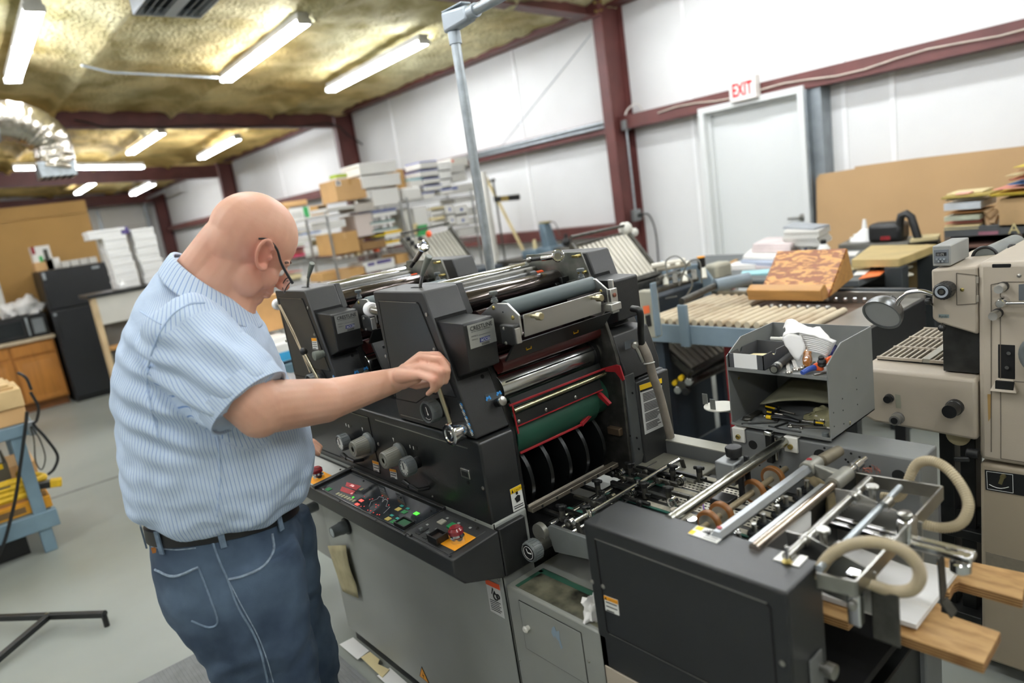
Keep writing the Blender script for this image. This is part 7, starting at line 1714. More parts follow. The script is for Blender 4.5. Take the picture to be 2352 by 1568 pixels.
for p in Pq:q=p.lerp(sum(Pq,V())/4,.1);build('leg',MB().box(q.x-.03,q.x+.03,q.y-.03,q.y+.03,0,.89),M_iron,fb)
a=at(1987,548,Z=.95)
solo('funnel',MB().lathe((a.x,a.y,.935),(0,0,1),[(0,.10),(.01,.10),(.075,.03),(.085,.018),(.15,.010)],22),M_white,'white plastic funnel standing upside down on the wall bench','funnel')
crumple('cloth',(at(2005,545,Z=.95).x,at(2005,545,Z=.95).y+.03,.931),.16,.10,.035,'crumpled pale cloth around the funnel','cloth',M_offw,9,.4)
P=[at(2045,540,Z=.97),at(2085,540,Z=.97)]
t=thing('arm_stapler',P[0],'black bench tool with a tall bent arm right of the funnel','tool')
build('tool_body',MB().box(P[0].x-.12,P[0].x+.10,P[0].y-.08,P[0].y+.08,.93,1.06),M_black,t,bev=.03)
yy=P[0].y-.05
build('arm',MB().tube([at(*q,Y=yy) for q in ((2066,548),(2066,512),(2070,496),(2082,490),(2093,498),(2110,552))],.026,8),M_black,t)
build('red_label',MB().box(P[0].x-.03,P[0].x+.03,P[0].y-.085,P[0].y-.078,.95,.975),M_red,t)
stack('wood_strip',((2090,550),(2155,543),(2160,536),(2100,540)),.93,.02,M_manila,'pale wooden strip lying at the right end of the wall bench','board')
# --- type cabinet with paper at the right edge
tc_=thing('type_cabinet',(-1.0,5.2,0),'dark type cabinet with rows of shallow drawers at the right edge','cabinet')
CY=4.75;c0=at(2168,535,Y=CY);cz=at(2168,523,Y=CY).z
build('cabinet_top',MB().box(c0 .x,.4,CY,CY+.55,cz-.06,cz),mat('grey_cabinet','#4e5052',.45,.2),tc_,bev=.004)
build('cabinet_back',MB().box(c0 .x,.4,CY+.52,CY+.55,.05,cz-.06),M_black,tc_)
for x in (c0 .x,c0 .x+.36,c0 .x+.72,c0 .x+1.08):build('cabinet_post',MB().box(x,x+.035,CY,CY+.5,0,cz-.06),mat('post_brown','#5a5048',.5),tc_,bev=.002)
for j in range(3):
 for k in range(7):
  z=cz-.10-.075*k
  build('drawer',MB().box(c0 .x+.037+.36*j,c0 .x+.358+.36*j,CY+.02,CY+.5,z-.03,z-.012),[mat('drawer_brown','#6b4f44',.5),M_iron,mat('drawer_red','#8c3d34',.5)][(k+j)%3 if k<2 else k%2],tc_)
build('lettering',text_mb('A',.085,(at(2316,540,Y=CY).x,CY-.002,cz-.055),(1,0,0),(0,0,1),.002),mat('cream_letter','#cdbd8a',.6),tc_)
q=at(2270,525,Y=CY);build('pink_label',MB().box(q.x-.05,q.x+.05,CY-.003,CY,cz-.055,cz-.035),mat('mauve','#8a5a68',.6),tc_)
def onC(name,p0,p1,m,label,cat,dy=.0,depth=.3,n=1,band=None,group=None):
 a,b_=at(*p0,Y=CY+dy),at(*p1,Y=CY+dy);b=MB();z0,z1=min(a.z,b_.z),max(a.z,b_.z)
 for k in range(n):j=rnd.uniform(-.006,.006) if n>1 else 0;b.box(a.x+j,b_.x+j,CY+dy+j,CY+dy+depth,z0+(z1-z0)*k/n,z0+(z1-z0)*(k+1)/n-(.0012 if n>1 else 0))
 return tag(build(name,b,m,origin=center(b),bev=.002),label,cat,group)
def vq(x,y): return (2150+x/5.228,330+y/5.228)
onC('ream',vq(95,1040),vq(515,965),M_manila,'lowest cream ream of the left pile on the type cabinet','paper',n=5)
onC('ream',vq(98,965),vq(515,935),M_pink,'thin salmon ream in the left pile on the type cabinet','paper',n=2)
onC('ream',vq(92,935),vq(515,850),mat('pale_green_paper','#c9cdb8',.7),'pale green ream in the middle of the left pile','paper',n=5)
onC('ream',vq(105,850),vq(530,812),mat('peach_paper','#d9a56a',.7),'peach coloured ream in the left pile','paper',n=3)
onC('wrapped_ream',vq(92,808),vq(535,690),mat('silver_wrap','#c3c8cc',.3),'silver wrapped ream in the left pile','paper')
onC('ream',vq(97,690),vq(525,640),mat('pale_green_paper','#c9cdb8'),'pale green ream near the top of the left pile','paper',n=3)
onC('board_cover',vq(60,645),vq(650,622),mat('olive_board','#a3904a',.7),'olive board over the left pile, jutting out to the right','board',dy=-.02)
onC('ream',vq(130,622),vq(560,560),M_manila,'cream papers with a red print on top of the left pile','paper',n=2,depth=.2,dy=.08)
onC('flyer',vq(230,618),vq(395,580),mat('red_print_flyer','#e8b4a0',.6),'white and orange flyer on the left pile','flyer',dy=.0,depth=.08)
onC('carton',vq(755,1010),vq(1300,630),mat('pale_kraft','#b3946a',.8),'brown carton on the type cabinet under the papers','box',depth=.4)
onC('ream',vq(650,645),vq(1300,555),M_yelp,'yellow paper layer on the brown carton','paper',n=6,dy=-.03)
onC('ream',vq(680,555),vq(1300,500),M_pink,'salmon paper layer over the yellow','paper',n=4,dy=-.02)
onC('folder',vq(860,500),vq(1300,445),mat('bright_blue_folder','#2f7fbf',.5),'bright blue folder in the paper pile on the brown carton','folder',n=2)
onC('ream',vq(870,445),vq(1300,385),M_pink,'peach papers above the blue folder','paper',n=4)
onC('ream',vq(830,385),vq(1300,345),M_manila,'cream papers sticking out above the peach ones','paper',n=3)
onC('ream',vq(960,345),vq(1300,290),mat('tan_board','#c69a72',.7),'tan board near the top of the right pile','paper',n=2)
onC('pad',vq(905,285),vq(1300,250),M_yelp,'yellow pad on the very top of the right pile','pad',n=2)
for k,(p,q) in enumerate((((640,1000),(610,870)),((620,880),(735,800)),((580,830),(690,780)),((680,960),(720,860)))):
 a,b_=at(*vq(*p),Y=CY+.03),at(*vq(*q),Y=CY+.06);solo('wood_block',MB().bar(a,b_,.03,.025),mat('block_wood','#a98b66',.6),'wooden block, '+('standing','uppermost slanting','short upper','leaning right')[k]+' one between the pile and the carton','block','wooden blocks on the type cabinet',bev=.002)
 # --- beige press at the right edge
BY=2.10
bp_=thing('duplicator_press',(-.2,2.4,0),'older beige printing press at the right edge, with knobs and a counter box','printing press')
def bq(px,py,y=BY): return at(px,py,Y=y)
def bb(name,x0,x1,y0,y1,z0,z1,m,bev=.006,parent=None,**k): return build(name,MB().box(x0,x1,y0,y1,z0,z1),m,parent or bp_,bev=bev,**k)
MX=-.602
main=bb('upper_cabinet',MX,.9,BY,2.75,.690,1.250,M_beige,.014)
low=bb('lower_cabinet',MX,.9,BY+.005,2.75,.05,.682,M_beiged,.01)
seam(main,[(bq(2277,1020).x,.72),(bq(2277,700).x,1.19),(MX+.06,1.197),(.5,1.197)],BY,.0009,mat('panel_line','#5f574c',.7),close=False)
seam(main,[(MX+.052,1.195),(MX+.052,.705),(.5,.705)],BY,.0008,mat('panel_line','#5f574c'),close=False)
seam(main,[(MX+.056,.93),(.5,.93)],BY,.0008,mat('panel_line','#5f574c'),close=False)
o=bb('slot_handle',bq(2278,612).x,bq(2322,612).x,BY-.001,BY+.004,bq(2300,615).z,bq(2300,606).z,M_hole,.004)
def bknob(px,py,r,L,m,cap_=None,base_=None):
 c=at(px,py,Y=BY-L);e=bpy.data.objects.new('control_knob',None);COL.objects.link(e);e.parent=bp_
 if base_:build('knob_base',MB().cyl((c.x,BY,c.z),(c.x,BY-.012,c.z),r*1.1,n=20),base_,e)
 build('knob_body',MB().lathe((c.x,BY,c.z),(0,-1,0),[(.01,r),(L*.8,r),(L,r*.92),(L*.99,r*.2)],22),m,e)
 if cap_:build('knob_face',MB().lathe((c.x,BY-L,c.z),(0,-1,0),[(0,r*.7),(.002,r*.66)],20),cap_,e)
 return c
bknob(2293,665,.0115,.045,M_brush,None,M_black);bknob(2280,727,.0115,.045,M_brush,None,M_black)
c=at(2296,698,Y=BY-.035);e=bpy.data.objects.new('lever',None);COL.objects.link(e);e.parent=bp_
build('hub',MB().lathe((c.x,BY,c.z),(0,-1,0),[(0,.014),(.03,.012),(.034,.009)],18),M_chrome,e);build('rod',MB().cyl((c.x,BY-.025,c.z),(c.x+.25,BY-.03,c.z+.01),.004,n=10),M_chrome,e)
screw(bp_,bq(2341,633,BY-.0),r=.005)
rw=bb('window_recess',bq(2292,800).x,bq(2332,800).x,BY-.001,BY+.01,bq(2292,868).z,bq(2292,790).z,M_hole,.002)
for q in ((2318,810),(2314,843)):a=bq(*q,BY-.002);build('bright_screw',MB().lathe(a,(0,-1,0),[(0,.006),(.006,.005)],10),M_chrome,bp_)
wf_=MB();x0,x1,z0,z1=bq(2278,880).x,bq(2340,880).x,bq(2278,893).z,bq(2292,868).z
build('chute_lip',MB().loop([(x0,BY-.02,z0),(x1,BY-.02,z0),(x1,BY+.002,z0),(x0,BY+.002,z0)],[(x0+.012,BY-.001,z1),(x1-.012,BY-.001,z1),(x1-.012,BY+.002,z1),(x0+.012,BY+.002,z1)]),M_beige,bp_,bev=.002);build('chute_gap',MB().box(x0+.012,x1-.008,BY-.016,BY-.006,z0+.004,z1-.004),M_hole,bp_)
c=bq(2388,815,BY-.06);build('hand_wheel',MB().torus((c.x+.01,c.y,c.z),(0,1,0),.045,.010,30,10).cyl((c.x+.01,BY,c.z),(c.x+.01,BY-.065,c.z),.02,n=18).cyl((c.x+.01,c.y+.005,c.z),(c.x+.01,c.y-.003,c.z),.04,n=24),M_plastic,bp_)
q=[bq(*p,BY-.0006) for p in ((2340,653),(2362,650),(2362,688),(2340,690))];build('icon_plate',MB().plate(q[::-1],.001),mat('icon_plate','#5a5f62',.4),bp_)
q=[at(*p,Y=BY+.004) for p in ((2262,1078),(2420,1100),(2422,1150),(2264,1124))];dp=build('dial_plate',MB().plate(q[::-1],.0012),M_black,bp_)
q2=[at(*p,Y=BY+.002) for p in ((2266,1082),(2326,1090),(2327,1132),(2268,1122))];b=MB()
for i in range(4):b.bar(q2[i],q2[(i+1)%4],.0012,.0008,up=(0,-1,0))
arc=[at(2272+9*k,1112+6*math.sin(PI*k/5)+1.2*k,Y=BY+.002) for k in range(6)]
b.tube(arc,.0012,5);build('scale_line',b,M_label,dp)
c=at(2303,1095,Y=BY-.004);build('dial_key',MB().lathe((c.x,BY+.002,c.z),(0,-1,0),[(0,.007),(.008,.006)],14).bar((c.x,BY-.004,c.z),(c.x-.006,BY-.004,c.z-.022),.009,.004,up=(0,-1,0)),mat('brass_key','#8a8058',.4,.7),dp)
bb('spec_plate',at(2264,1270,Y=BY+.004).x,.0,BY+.003,BY+.005,at(2264,1300,Y=BY).z,at(2264,1268,Y=BY).z,mat('spec_plate','#7d7566',.5,0,.06,90),.0)
build('stain',MB().plate([bq(*p,BY-.0004) for p in ((2268,905),(2276,905),(2275,960),(2270,968))][::-1],.0003),mat('rust_stain','#a2824e',.6),bp_)
c=bq(2243,1060,BY-.02);build('small_crank',MB().cyl((MX,BY-.0,c.z+.015),(MX-.03,BY-.0,c.z+.015),.014,n=12).bar((MX-.02,BY-.01,c.z),(MX-.055,BY-.02,c.z-.004),.012,.014),M_black,bp_,bev=.003)
ft_=MB().loop([(-.712,BY,1.232),(-.712,BY,1.092),(-.70,BY,1.082),(MX,BY,1.052),(MX,BY,1.238)],[(-.712,2.45,1.232),(-.712,2.45,1.092),(-.70,2.45,1.082),(MX,2.45,1.052),(MX,2.45,1.238)])
fh_=build('feed_head',ft_,M_beige,bp_,bev=.006)
P=[bq(*p) for p in ((2197,627),(2244,632),(2244,697),(2198,700))]
seam(fh_,[(p.x,p.z) for p in P],BY,.0009,mat('panel_line','#5f574c'))
for z in (P[1].z-.012,P[2].z+.014):build('hinge',MB().box(P[1].x-.002,P[1].x+.004,BY-.002,BY,z-.009,z+.009),mat('hinge_grey','#8b8578',.5),fh_)
screw(fh_,bq(2210,665),r=.005,m=M_brass)
q=[bq(*p,BY-.0005) for p in ((2156,721),(2180,722),(2180,730),(2156,729))];plq=build('badge',MB().plate(q[::-1],.0008),mat('badge_grey','#8fa09f',.4,.3),fh_);build('lettering',text_mb('Ryobi',.009,q[3]+V((.001,-.0012,.001)),(1,0,0),(0,0,1),.0003,squeeze=1.1),M_iron,plq)
c=at(2163,670,Y=BY-.05);e=bpy.data.objects.new('big_knob',None);COL.objects.link(e);e.parent=bp_
build('knob_body',MB().lathe((c.x,BY,c.z),(0,-1,0),[(0,.020),(.012,.022),(.016,.0235),(.048,.0225),(.052,.019)],26),M_black,e);build('knob_ring',MB().lathe((c.x,BY-.052,c.z),(0,-1,0),[(0,.0165),(.002,.0155),(.001,.0105),(0,.010)],26),mat('grey_ring','#8e949a',.4),e);build('knob_hub',MB().cyl((c.x,BY-.05,c.z),(c.x,BY-.054,c.z),.006,n=14),M_iron,e)
rbs=MB()
for k in range(18):a_=2*PI*k/18;ee=V((math.cos(a_),0,math.sin(a_)));rbs.bar(V((c.x,BY-.018,c.z))+ee*.0232,V((c.x,BY-.046,c.z))+ee*.0226,.004,.0016,up=ee)
build('grip_ribs',rbs,M_black,e)
bk_=bq(2132,692,BY-.02);build('ball_lever',MB().cyl((-.712,BY+.01,1.13),bk_,.0035,n=8).ball(bk_,.010,12),M_black,bp_);bk2=bq(2163,753,BY-.015);build('ball_lever',MB().cyl((-.69,BY+.02,1.085),bk2,.003,n=8).ball(bk2,.010,12),M_black,bp_)
cbx=thing('counter_box',(-.68,2.2,1.24),'small grey counter box with five digits standing on the beige press','counter')
P0,P1_,P2=bq(2142,612,BY+.02),bq(2184,617,BY+.02),bq(2144,565,BY+.02)
cb_=build('housing',MB().box(P0 .x,P1_.x,BY+.02,BY+.17,1.238,P2 .z),mat('counter_grey','#8e8f8b',.45),cbx,bev=.003)
cw=P1_.x-P0 .x;chh=P2 .z-1.238
build('face_plate',MB().box(P0 .x+cw*.1,P1_.x-cw*.1,BY+.018,BY+.02,1.238+chh*.15,P2 .z-chh*.18),mat('face_grey','#6c7176',.4),cbx,bev=.001)
build('digit_window',MB().box(P0 .x+cw*.22,P1_.x-cw*.22,BY+.0165,BY+.018,1.238+chh*.52,1.238+chh*.68),M_black,cbx)
build('digits',text_mb('11171',chh*.15,(P0 .x+cw*.26,BY+.0162,1.238+chh*.535),(1,0,0),(0,0,1),.0003,squeeze=.9),M_label,cbx)
for k in range(5):build('reset_key',MB().cyl((P0 .x+cw*(.3+.1*k),BY+.018,1.238+chh*(.36-.1*(k%2))),(P0 .x+cw*(.3+.1*k),BY+.012,1.238+chh*(.36-.1*(k%2))),.0028,n=8),M_galv,cbx)
bd=MB().loop([(-.92,BY,.93),(-.92,BY,.775),(-.88,BY,.757),(-.606,BY,.745),(-.606,BY,.925)],[(-.92,2.62,.93),(-.92,2.62,.775),(-.88,2.62,.757),(-.606,2.62,.745),(-.606,2.62,.925)])
body2=build('delivery_body',bd,M_beige,bp_,bev=.010)
gt=bpy.data.objects.new('grating',None);COL.objects.link(gt);gt.parent=bp_
build('well',MB().box(-.905,-.625,2.20,2.60,.929,.932),M_hole,gt)
for x0,x1 in ((-.905,-.775),(-.755,-.625)):
 for k in range(8):x=x0+.004+.0172*k;build('grate_bar',MB().bar((x,2.2,.936),(x,2.6,.936),.006,.007),M_beige,gt)
 for y in (2.2,2.33,2.46,2.59):build('cross_bar',MB().bar((x0,y,.938),(x1,y,.938),.009,.008),M_beige,gt)
build('centre_bar',MB().box(-.775,-.755,2.2,2.6,.932,.944),M_slatg,gt)
def bk3(px,py,r,L,m,m2=None):
 c=at(px,py,Y=BY-L);e=bpy.data.objects.new('body_knob',None);COL.objects.link(e);e.parent=bp_
 build('knob_body',MB().lathe((c.x,BY,c.z),(0,-1,0),[(0,r*1.1),(L*.3,r*1.1),(L*.34,r),(L,r*.92)],18),m,e)
 if m2:build('knob_face',MB().cyl((c.x,BY-L,c.z),(c.x,BY-L-.002,c.z),r*.6,n=18),m2,e)
bk3(2037,918,.012,.02,M_black);bk3(2054,966,.0165,.03,mat('grey_knob','#6d6b66',.5),M_black);bk3(2180,946,.0205,.05,M_black)
q=[bq(*p,BY-.0005) for p in ((2056,905),(2068,907),(2070,938),(2058,936))];build('worn_sticker',MB().plate(q[::-1],.0006),mat('worn_sticker','#8f8f7e',.6),body2)
build('dark_tower',MB().box(-.70,MX,2.14,2.6,.93,1.08),mat('grimy_panel','#2c2c2a',.4,.2,.3,30),bp_,bev=.002)
for px in (2180,2228):
 a=at(px,1060,Y=2.2);build('column',MB().box(a.x-.02,a.x+.02,2.18,2.24,.05,.76),M_bmetal,bp_,bev=.003)
build('foot_bar',MB().box(-.80,MX,2.16,2.5,.40,.43),M_bmetal,bp_,bev=.003);build('crossbar',MB().bar((-.72,2.2,.45),(MX,2.2,.47),.03,.05),M_bmetal,bp_)
build('caster',MB().lathe((at(2208,1028,Y=2.2).x,2.17,.725),(0,1,0),[(0,.028),(.003,.032),(.02,.032),(.023,.028)],22),mat('cream_wheel','#b5a884',.5),bp_)
build('caster',MB().lathe((at(2015,990,Y=2.3).x,2.27,.735),(0,1,0),[(0,.024),(.003,.028),(.02,.028),(.023,.024)],22),mat('cream_wheel','#b5a884'),bp_)
build('base_beam',MB().box(-.92,MX,2.14,2.6,.05,.16),M_bmetal,bp_,bev=.004)
a,b_=at(2262,592,Y=2.30),at(2330,560,Y=2.62)
build('ink_roller',MB().lathe(a,b_-a,[(0,.026),(.003,.029),((b_-a).length,.029)],24),mat('grey_ink_roller','#6f7370',.4),bp_);build('roller_guard',MB().torus(a,b_-a,.031,.004,26,8),M_black,bp_)
build('side_plate',MB().plate([at(*p,Y=2.4) for p in ((2332,600),(2332,562),(2380,560),(2380,600))][::-1],.006),mat('inked_plate','#a8a890',.4,.3,.3,30),bp_);build('wing_nut',MB().ball(at(2325,568,Y=2.39),.012,10),M_black,bp_)
gl_=thing('gooseneck_lamp',(-.75,2.05,1.1),'gooseneck work lamp with a grey dome shade on the beige press','lamp')
A=[at(*q,Y=2.07) for q in ((2143,676),(2115,669),(2085,673),(2066,688),(2060,700))]
build('gooseneck',MB().tube(spline(A,8),.0065,10),M_chrome,gl_)
Sc=at(2050,702,Y=2.07);Sd=(at(2002,738,Y=2.0)-at(2030,722,Y=2.06)).normalized();ax_=V((-.25,-.75,-.55)).normalized()
ax_=(V((-.10,-.72,-.45))).normalized();Sc=at(2030,716,Y=2.12)
prof=[]
for k in range(9):t_=PI/2*k/8;prof.append((.055*(1-math.cos(t_)),.052*math.sin(t_)+.004))
M_shade=mat('lamp_shade_grey','#77797a',.3,.7,.08)
build('shade',MB().lathe(Sc-ax_*.045,ax_,prof+[(.060,.0565),(.060,.053)]+[(.055*(1-math.cos(PI/2*k/8))+.004,.050*math.sin(PI/2*k/8)) for k in range(8,0,-1)],32),M_shade,gl_)
build('shade_cover',MB().lathe(Sc+ax_*.010,ax_,[(0,.050),(.0015,.050)],28),mat('frosted_cover','#9fa1a0',.4,0,.05),gl_);build('lamp_socket',MB().lathe(Sc-ax_*.06,ax_,[(0,.010),(.02,.014)],14),M_black,gl_)
td=at(1655,934,Y=1.74)
t=thing('disc_tray',(td.x,td.y,td.z),'round white disc tray with upright tabs behind the left side of the tool box','tray')
build('disc',MB().lathe((td.x,td.y,td.z),(0,0,1),[(0,.05),(.003,.05)],36),M_offw,t)
for p in (at(1622,925,Y=td.y),at(1640,940,Y=td.y-.035)):build('tab',MB().box(p.x-.012,p.x+.006,p.y-.001,p.y+.001,td.z,td.z+.035),M_boxg,t)
build('arm',MB().bar((td.x,td.y,td.z-.006),(-1.03,td.y,td.z-.006),.03,.006).box(-1.034,-1.026,td.y-.02,td.y+.02,td.z-.008,.94),M_boxg,t)
sb_=thing('back_bench',(-5.6,5.3,0),'bench against the white wall behind the press, with small machines','bench')
build('bench_top',MB().box(-6.2,-5.02,5.0,5.6,.86,.90),M_iron,sb_,bev=.003)
for x in (-6.1,-5.1):
 for y in (5.05,5.55):build('leg',MB().box(x-.03,x+.03,y-.03,y+.03,0,.86),M_iron,sb_)
for (px,py,h_,m1,lb) in ((1262,570,.34,mat('steel_blue_machine','#5d707c',.5),'grey-blue stitching machine head with an arched wire, behind the press'),(1228,575,.16,mat('steel_blue_machine','#5d707c'),'low grey-blue machine with a cream knob left of the stitching machine'),(1303,570,.22,M_iron,'dark machine with a black ball right of the stitching machine')):
 a=at(px,py,Y=5.2);t=thing('stitching_machine',(a.x,a.y,.90),lb,'machine')
 build('machine_base',MB().box(a.x-.12,a.x+.12,5.1,5.4,.90,a.z+.02),m1,t,bev=.02)
 if h_>.3:
  build('machine_head',MB().loop([(a.x-.07,5.15,a.z),(a.x+.05,5.15,a.z),(a.x+.05,5.3,a.z),(a.x-.07,5.3,a.z)],[(a.x-.10,5.17,a.z+.27),(a.x-.02,5.17,a.z+.27),(a.x-.02,5.28,a.z+.27),(a.x-.10,5.28,a.z+.27)]),m1,t,bev=.015);build('brass_tip',MB().box(a.x-.12,a.x+.04,5.2,5.25,a.z+.27,a.z+.29),M_brass,t,bev=.004)
  build('wire',MB().tube(spline([(a.x+.04,5.22,a.z+.28),(a.x+.12,5.22,a.z+.26),(a.x+.17,5.22,a.z+.12)],5),.005,6),M_iron,t)
 elif h_<.2:build('cream_knob',MB().cyl((a.x+.02,5.2,a.z),(a.x+.02,5.2,a.z+.12),.03,.018,12),M_manila,t)
 else :build('black_ball',MB().ball((a.x,5.2,a.z+.07),.05,14),M_black,t);build('finial',MB().cyl((a.x,5.2,a.z+.10),(a.x,5.2,a.z+.15),.02,n=10),M_black,t)
XB=-4.3
bx_=carton('carton',XB,(585,770),(650,672),.5,mat('tan_carton','#c99a63',.8),'tan carton seen between the chin of the man and the press',tape=None)
a=at(632,790,X=XB+.2);solo('paper_pack',MB().box(a.x-.3,a.x,a.y-.12,a.y+.12,a.z-.06,a.z+.03),M_wb,'open white pack below the tan carton','pack',bev=.004)
a=at(640,815,X=XB+.25);o=solo('blue_print_pack',MB().box(a.x-.3,a.x,a.y-.12,a.y+.12,a.z-.05,a.z+.06),M_wb,'white pack with bright blue print under the open white pack','pack',bev=.006);build('blue_print',MB().box(a.x-.001,a.x+.002,a.y-.1,a.y+.1,a.z-.045,a.z+.01),mat('bright_cyan','#3f9fd0',.4),o)
a=at(648,880,X=XB+.25);solo('blue_bin',MB().box(a.x-.4,a.x,a.y-.3,a.y+.3,.0,at(648,838,X=XB+.25).z),mat('slate_bin','#56707e',.5),'slate blue bin standing on the floor behind the press','bin',bev=.01)
solo('navy_pouch',MB().ball(at(650,828,X=XB+.2),.05,12,sx=.6,sy=1.6,sz=.5),mat('navy_pouch','#2b3560',.5),'dark navy pouch on the slate blue bin','pouch')
# --- kitchenette, counter and bench on the left
FX=-9.44
fr_=thing('refrigerator',(-9.8,1.38,0),'black two-door refrigerator against the tan partition','refrigerator')
M_fr=mat('fridge_black','#1c1e21',.45,0,.08,30)
build('body',MB().box(-10.16,FX-.05,1.036,1.72,.03,1.56),M_fr,fr_,bev=.006)
for nm,z0,z1 in (('freezer_door',1.11,1.56),('fridge_door',.05,1.10)):
 d=build(nm,MB().box(FX-.045,FX,1.038,1.718,z0,z1),M_fr,fr_,bev=.012)
 build('door_handle',MB().box(FX,FX+.025,1.05,1.075,max(z0,z1-.42)+.04,z1-.04 if z0<1 else z0+.3),M_fr,d,bev=.006)
 build('handle_cap',MB().box(FX+.002,FX+.028,1.05,1.078,(z1-.1) if z0>1 else z1-.06,(z1-.02) if z0>1 else z1-.03),M_galv,d,bev=.004)
build('badge',MB().box(FX,FX+.004,1.55,1.63,1.50,1.525),M_galv,fr_,bev=.002)
build('kick_plate',MB().box(-10.1,FX-.03,1.05,1.70,0,.05),M_black,fr_)
for p0,p1,m,lb,pr in (((83,617),(112,562),M_wb,'tall cereal-like carton with pictures on the refrigerator',((.3,.5,.1,.6,M_grn),(.6,.85,.4,.85,M_iron),(.0,.2,.7,1,M_red))),((104,618),(135,590),M_wb,'square white box on the refrigerator',None),((82,622),(104,600),M_card2,'small brown box at the left end of the refrigerator top',None)):
 a,b_=at(*p0,X=FX-.12),at(*p1,X=FX-.12);cart('carton',FX-.3,FX-.12+(.03 if m is M_card2 else 0),a.y,b_.y,1.562,b_.z,m,lb,print_=pr)
for k in range(4):y=1.27+.095*k;cart('small_carton',FX-.2,FX-.06,y,y+.085,1.562,1.635,M_gb,('first','second','third','last')[k]+' from the left of four small grey cartons on the refrigerator',group='small cartons on the refrigerator')
kc=thing('base_cabinet',(-9.8,.4,0),'oak kitchen base cabinet with a pale worktop left of the refrigerator','cabinet')
build('body',MB().box(-10.16,FX-.12,-1.2,1.0,.10,.80),M_oak,kc,bev=.003);build('kick',MB().box(-10.1,FX-.18,-1.2,.99,0,.10),mat('dark_oak','#7a4a1e',.6),kc)
build('worktop',MB().box(-10.16,FX-.07,-1.2,1.02,.80,.84),mat('pale_worktop','#c9b79a',.4,0,.1,20),kc,bev=.005)
for k in range(4):
 y1_=.985-.44*k;y0_=y1_-.41
 d=build('door',MB().box(FX-.12,FX-.10,y0_,y1_,.12,.63),M_oak,kc,bev=.004);build('door_panel',MB().loop([(FX-.10,y0_+.06,.18),(FX-.10,y1_-.06,.18),(FX-.10,y1_-.06,.57),(FX-.10,y0_+.06,.57)],[(FX-.088,y0_+.085,.205),(FX-.088,y1_-.085,.205),(FX-.088,y1_-.085,.545),(FX-.088,y0_+.085,.545)]),M_oak,d)
 build('drawer',MB().box(FX-.12,FX-.10,y0_,y1_,.65,.78),M_oak,kc,bev=.006)
mw=thing('microwave',(-9.75,.72,.84),'black microwave oven on the worktop next to the refrigerator','microwave')
build('case',MB().box(-10.05,FX-.10,.42,.99,.842,1.10),M_black,mw,bev=.008);build('door',MB().box(FX-.10,FX-.085,.43,.80,.85,1.09),M_black,mw,bev=.004);build('window',MB().box(FX-.086,FX-.083,.48,.74,.89,1.05),mat('smoked_glass','#25282a',.15),mw)
build('handle',MB().box(FX-.085,FX-.06,.78,.80,.87,1.08),M_galv,mw,bev=.004);build('keypad',MB().box(FX-.10,FX-.092,.84,.95,.88,1.05),mat('keypad_grey','#7d8284',.4),mw)
for (c,s_,lb,m) in (((-9.75,.68,1.105),(.13,.10,.10),'crumpled white plastic bag with a red print on the left of the microwave top',M_rag),((-9.72,.86,1.105),(.14,.15,.13),'heap of white plastic bags on the microwave',M_rag)):crumple('plastic_bag',c,*s_,lb,'bag',m,len(lb),.45)
a=at(18,655,X=-9.9);o=solo('carton',MB().box(-9.98,-9.9,.60,.68,1.105,a.z+.06),M_wb,'upright white carton with a blue circle behind the plastic bags','box',bev=.003);build('blue_circle',MB().cyl((-9.9,.64,a.z),(-9.897,.64,a.z),.032,n=18),M_blueink,o)
hc=thing('service_counter',(-7.8,2,0),'off-white counter with a black top and an open shelf behind the man','counter')
QX=-7.5;M_ctr=mat('counter_board','#cfccc2',.6,0,.03)
build('counter_top',MB().box(QX-.44,QX+.02,1.13,2.6,1.25,1.285),M_black,hc,bev=.004)
build('side_panel',MB().box(QX-.14,QX,1.16,1.20,0,1.25),mat('maple_edge','#cdb48d',.6),hc,bev=.003);build('apron',MB().box(QX-.03,QX,1.20,2.5,.99,1.25),M_ctr,hc,bev=.002);build('back_board',MB().box(QX-.14,QX-.12,1.20,2.5,0,1.25),mat('counter_back_grey','#73736f',.7),hc)  # back board is plain dark grey, apron off-white
build('shelf',MB().box(QX-.12,QX+.06,1.20,2.5,.74,.77),mat('oak_shelf','#b98a52',.6),hc,bev=.003);build('side_panel',MB().box(QX-.42,QX,2.5,2.54,0,1.25),M_ctr,hc)
solo('carton',MB().box(QX-.11,QX+.03,1.50,1.9,.771,.90),M_card,'brown carton on the open shelf of the off-white counter','box',bev=.004)
for col,(y_,z_,n_,hh) in enumerate(((1.44,1.287,7,.083),(1.70,1.287,7,.078))):
 for k in range(n_):
  dy=-.004*k+rnd.uniform(-.012,.012);w_=.20 if not (col==0 and k==n_-1) else .32
  cart('paper_carton',QX-.42,QX-.16,y_+dy-(w_-.20),y_+dy+.20,z_+hh*k,z_+hh*(k+1)-.004,M_white,('lowest','second','third','fourth','fifth','sixth','topmost')[k]+' white carton of the '+('left' if col==0 else 'right')+' column on the black counter',group='white cartons on the counter',lid=.3)
a=at(168+103,545,X=QX-.15);solo('dark_box',MB().box(QX-.4,QX-.158,1.585,1.655,1.80,1.87),M_pur,'small dark purple box high between the two carton columns','box',bev=.003)
a=at(283,665,X=QX-.05);t=thing('dispenser',(QX-.05,a.y,1.287),'small white dispenser at the edge of the black counter','dispenser');build('body',MB().box(QX-.09,QX-.01,a.y-.03,a.y+.03,1.287,1.34),M_white,t,bev=.01);build('spout',MB().cyl((QX-.05,a.y,1.34),(QX-.05,a.y,1.37),.012,n=10),M_white,t)
WX=-4.70
wb_=thing('work_bench',(-5.0,-.4,0),'blue-grey painted wooden work bench at the left edge','work bench')
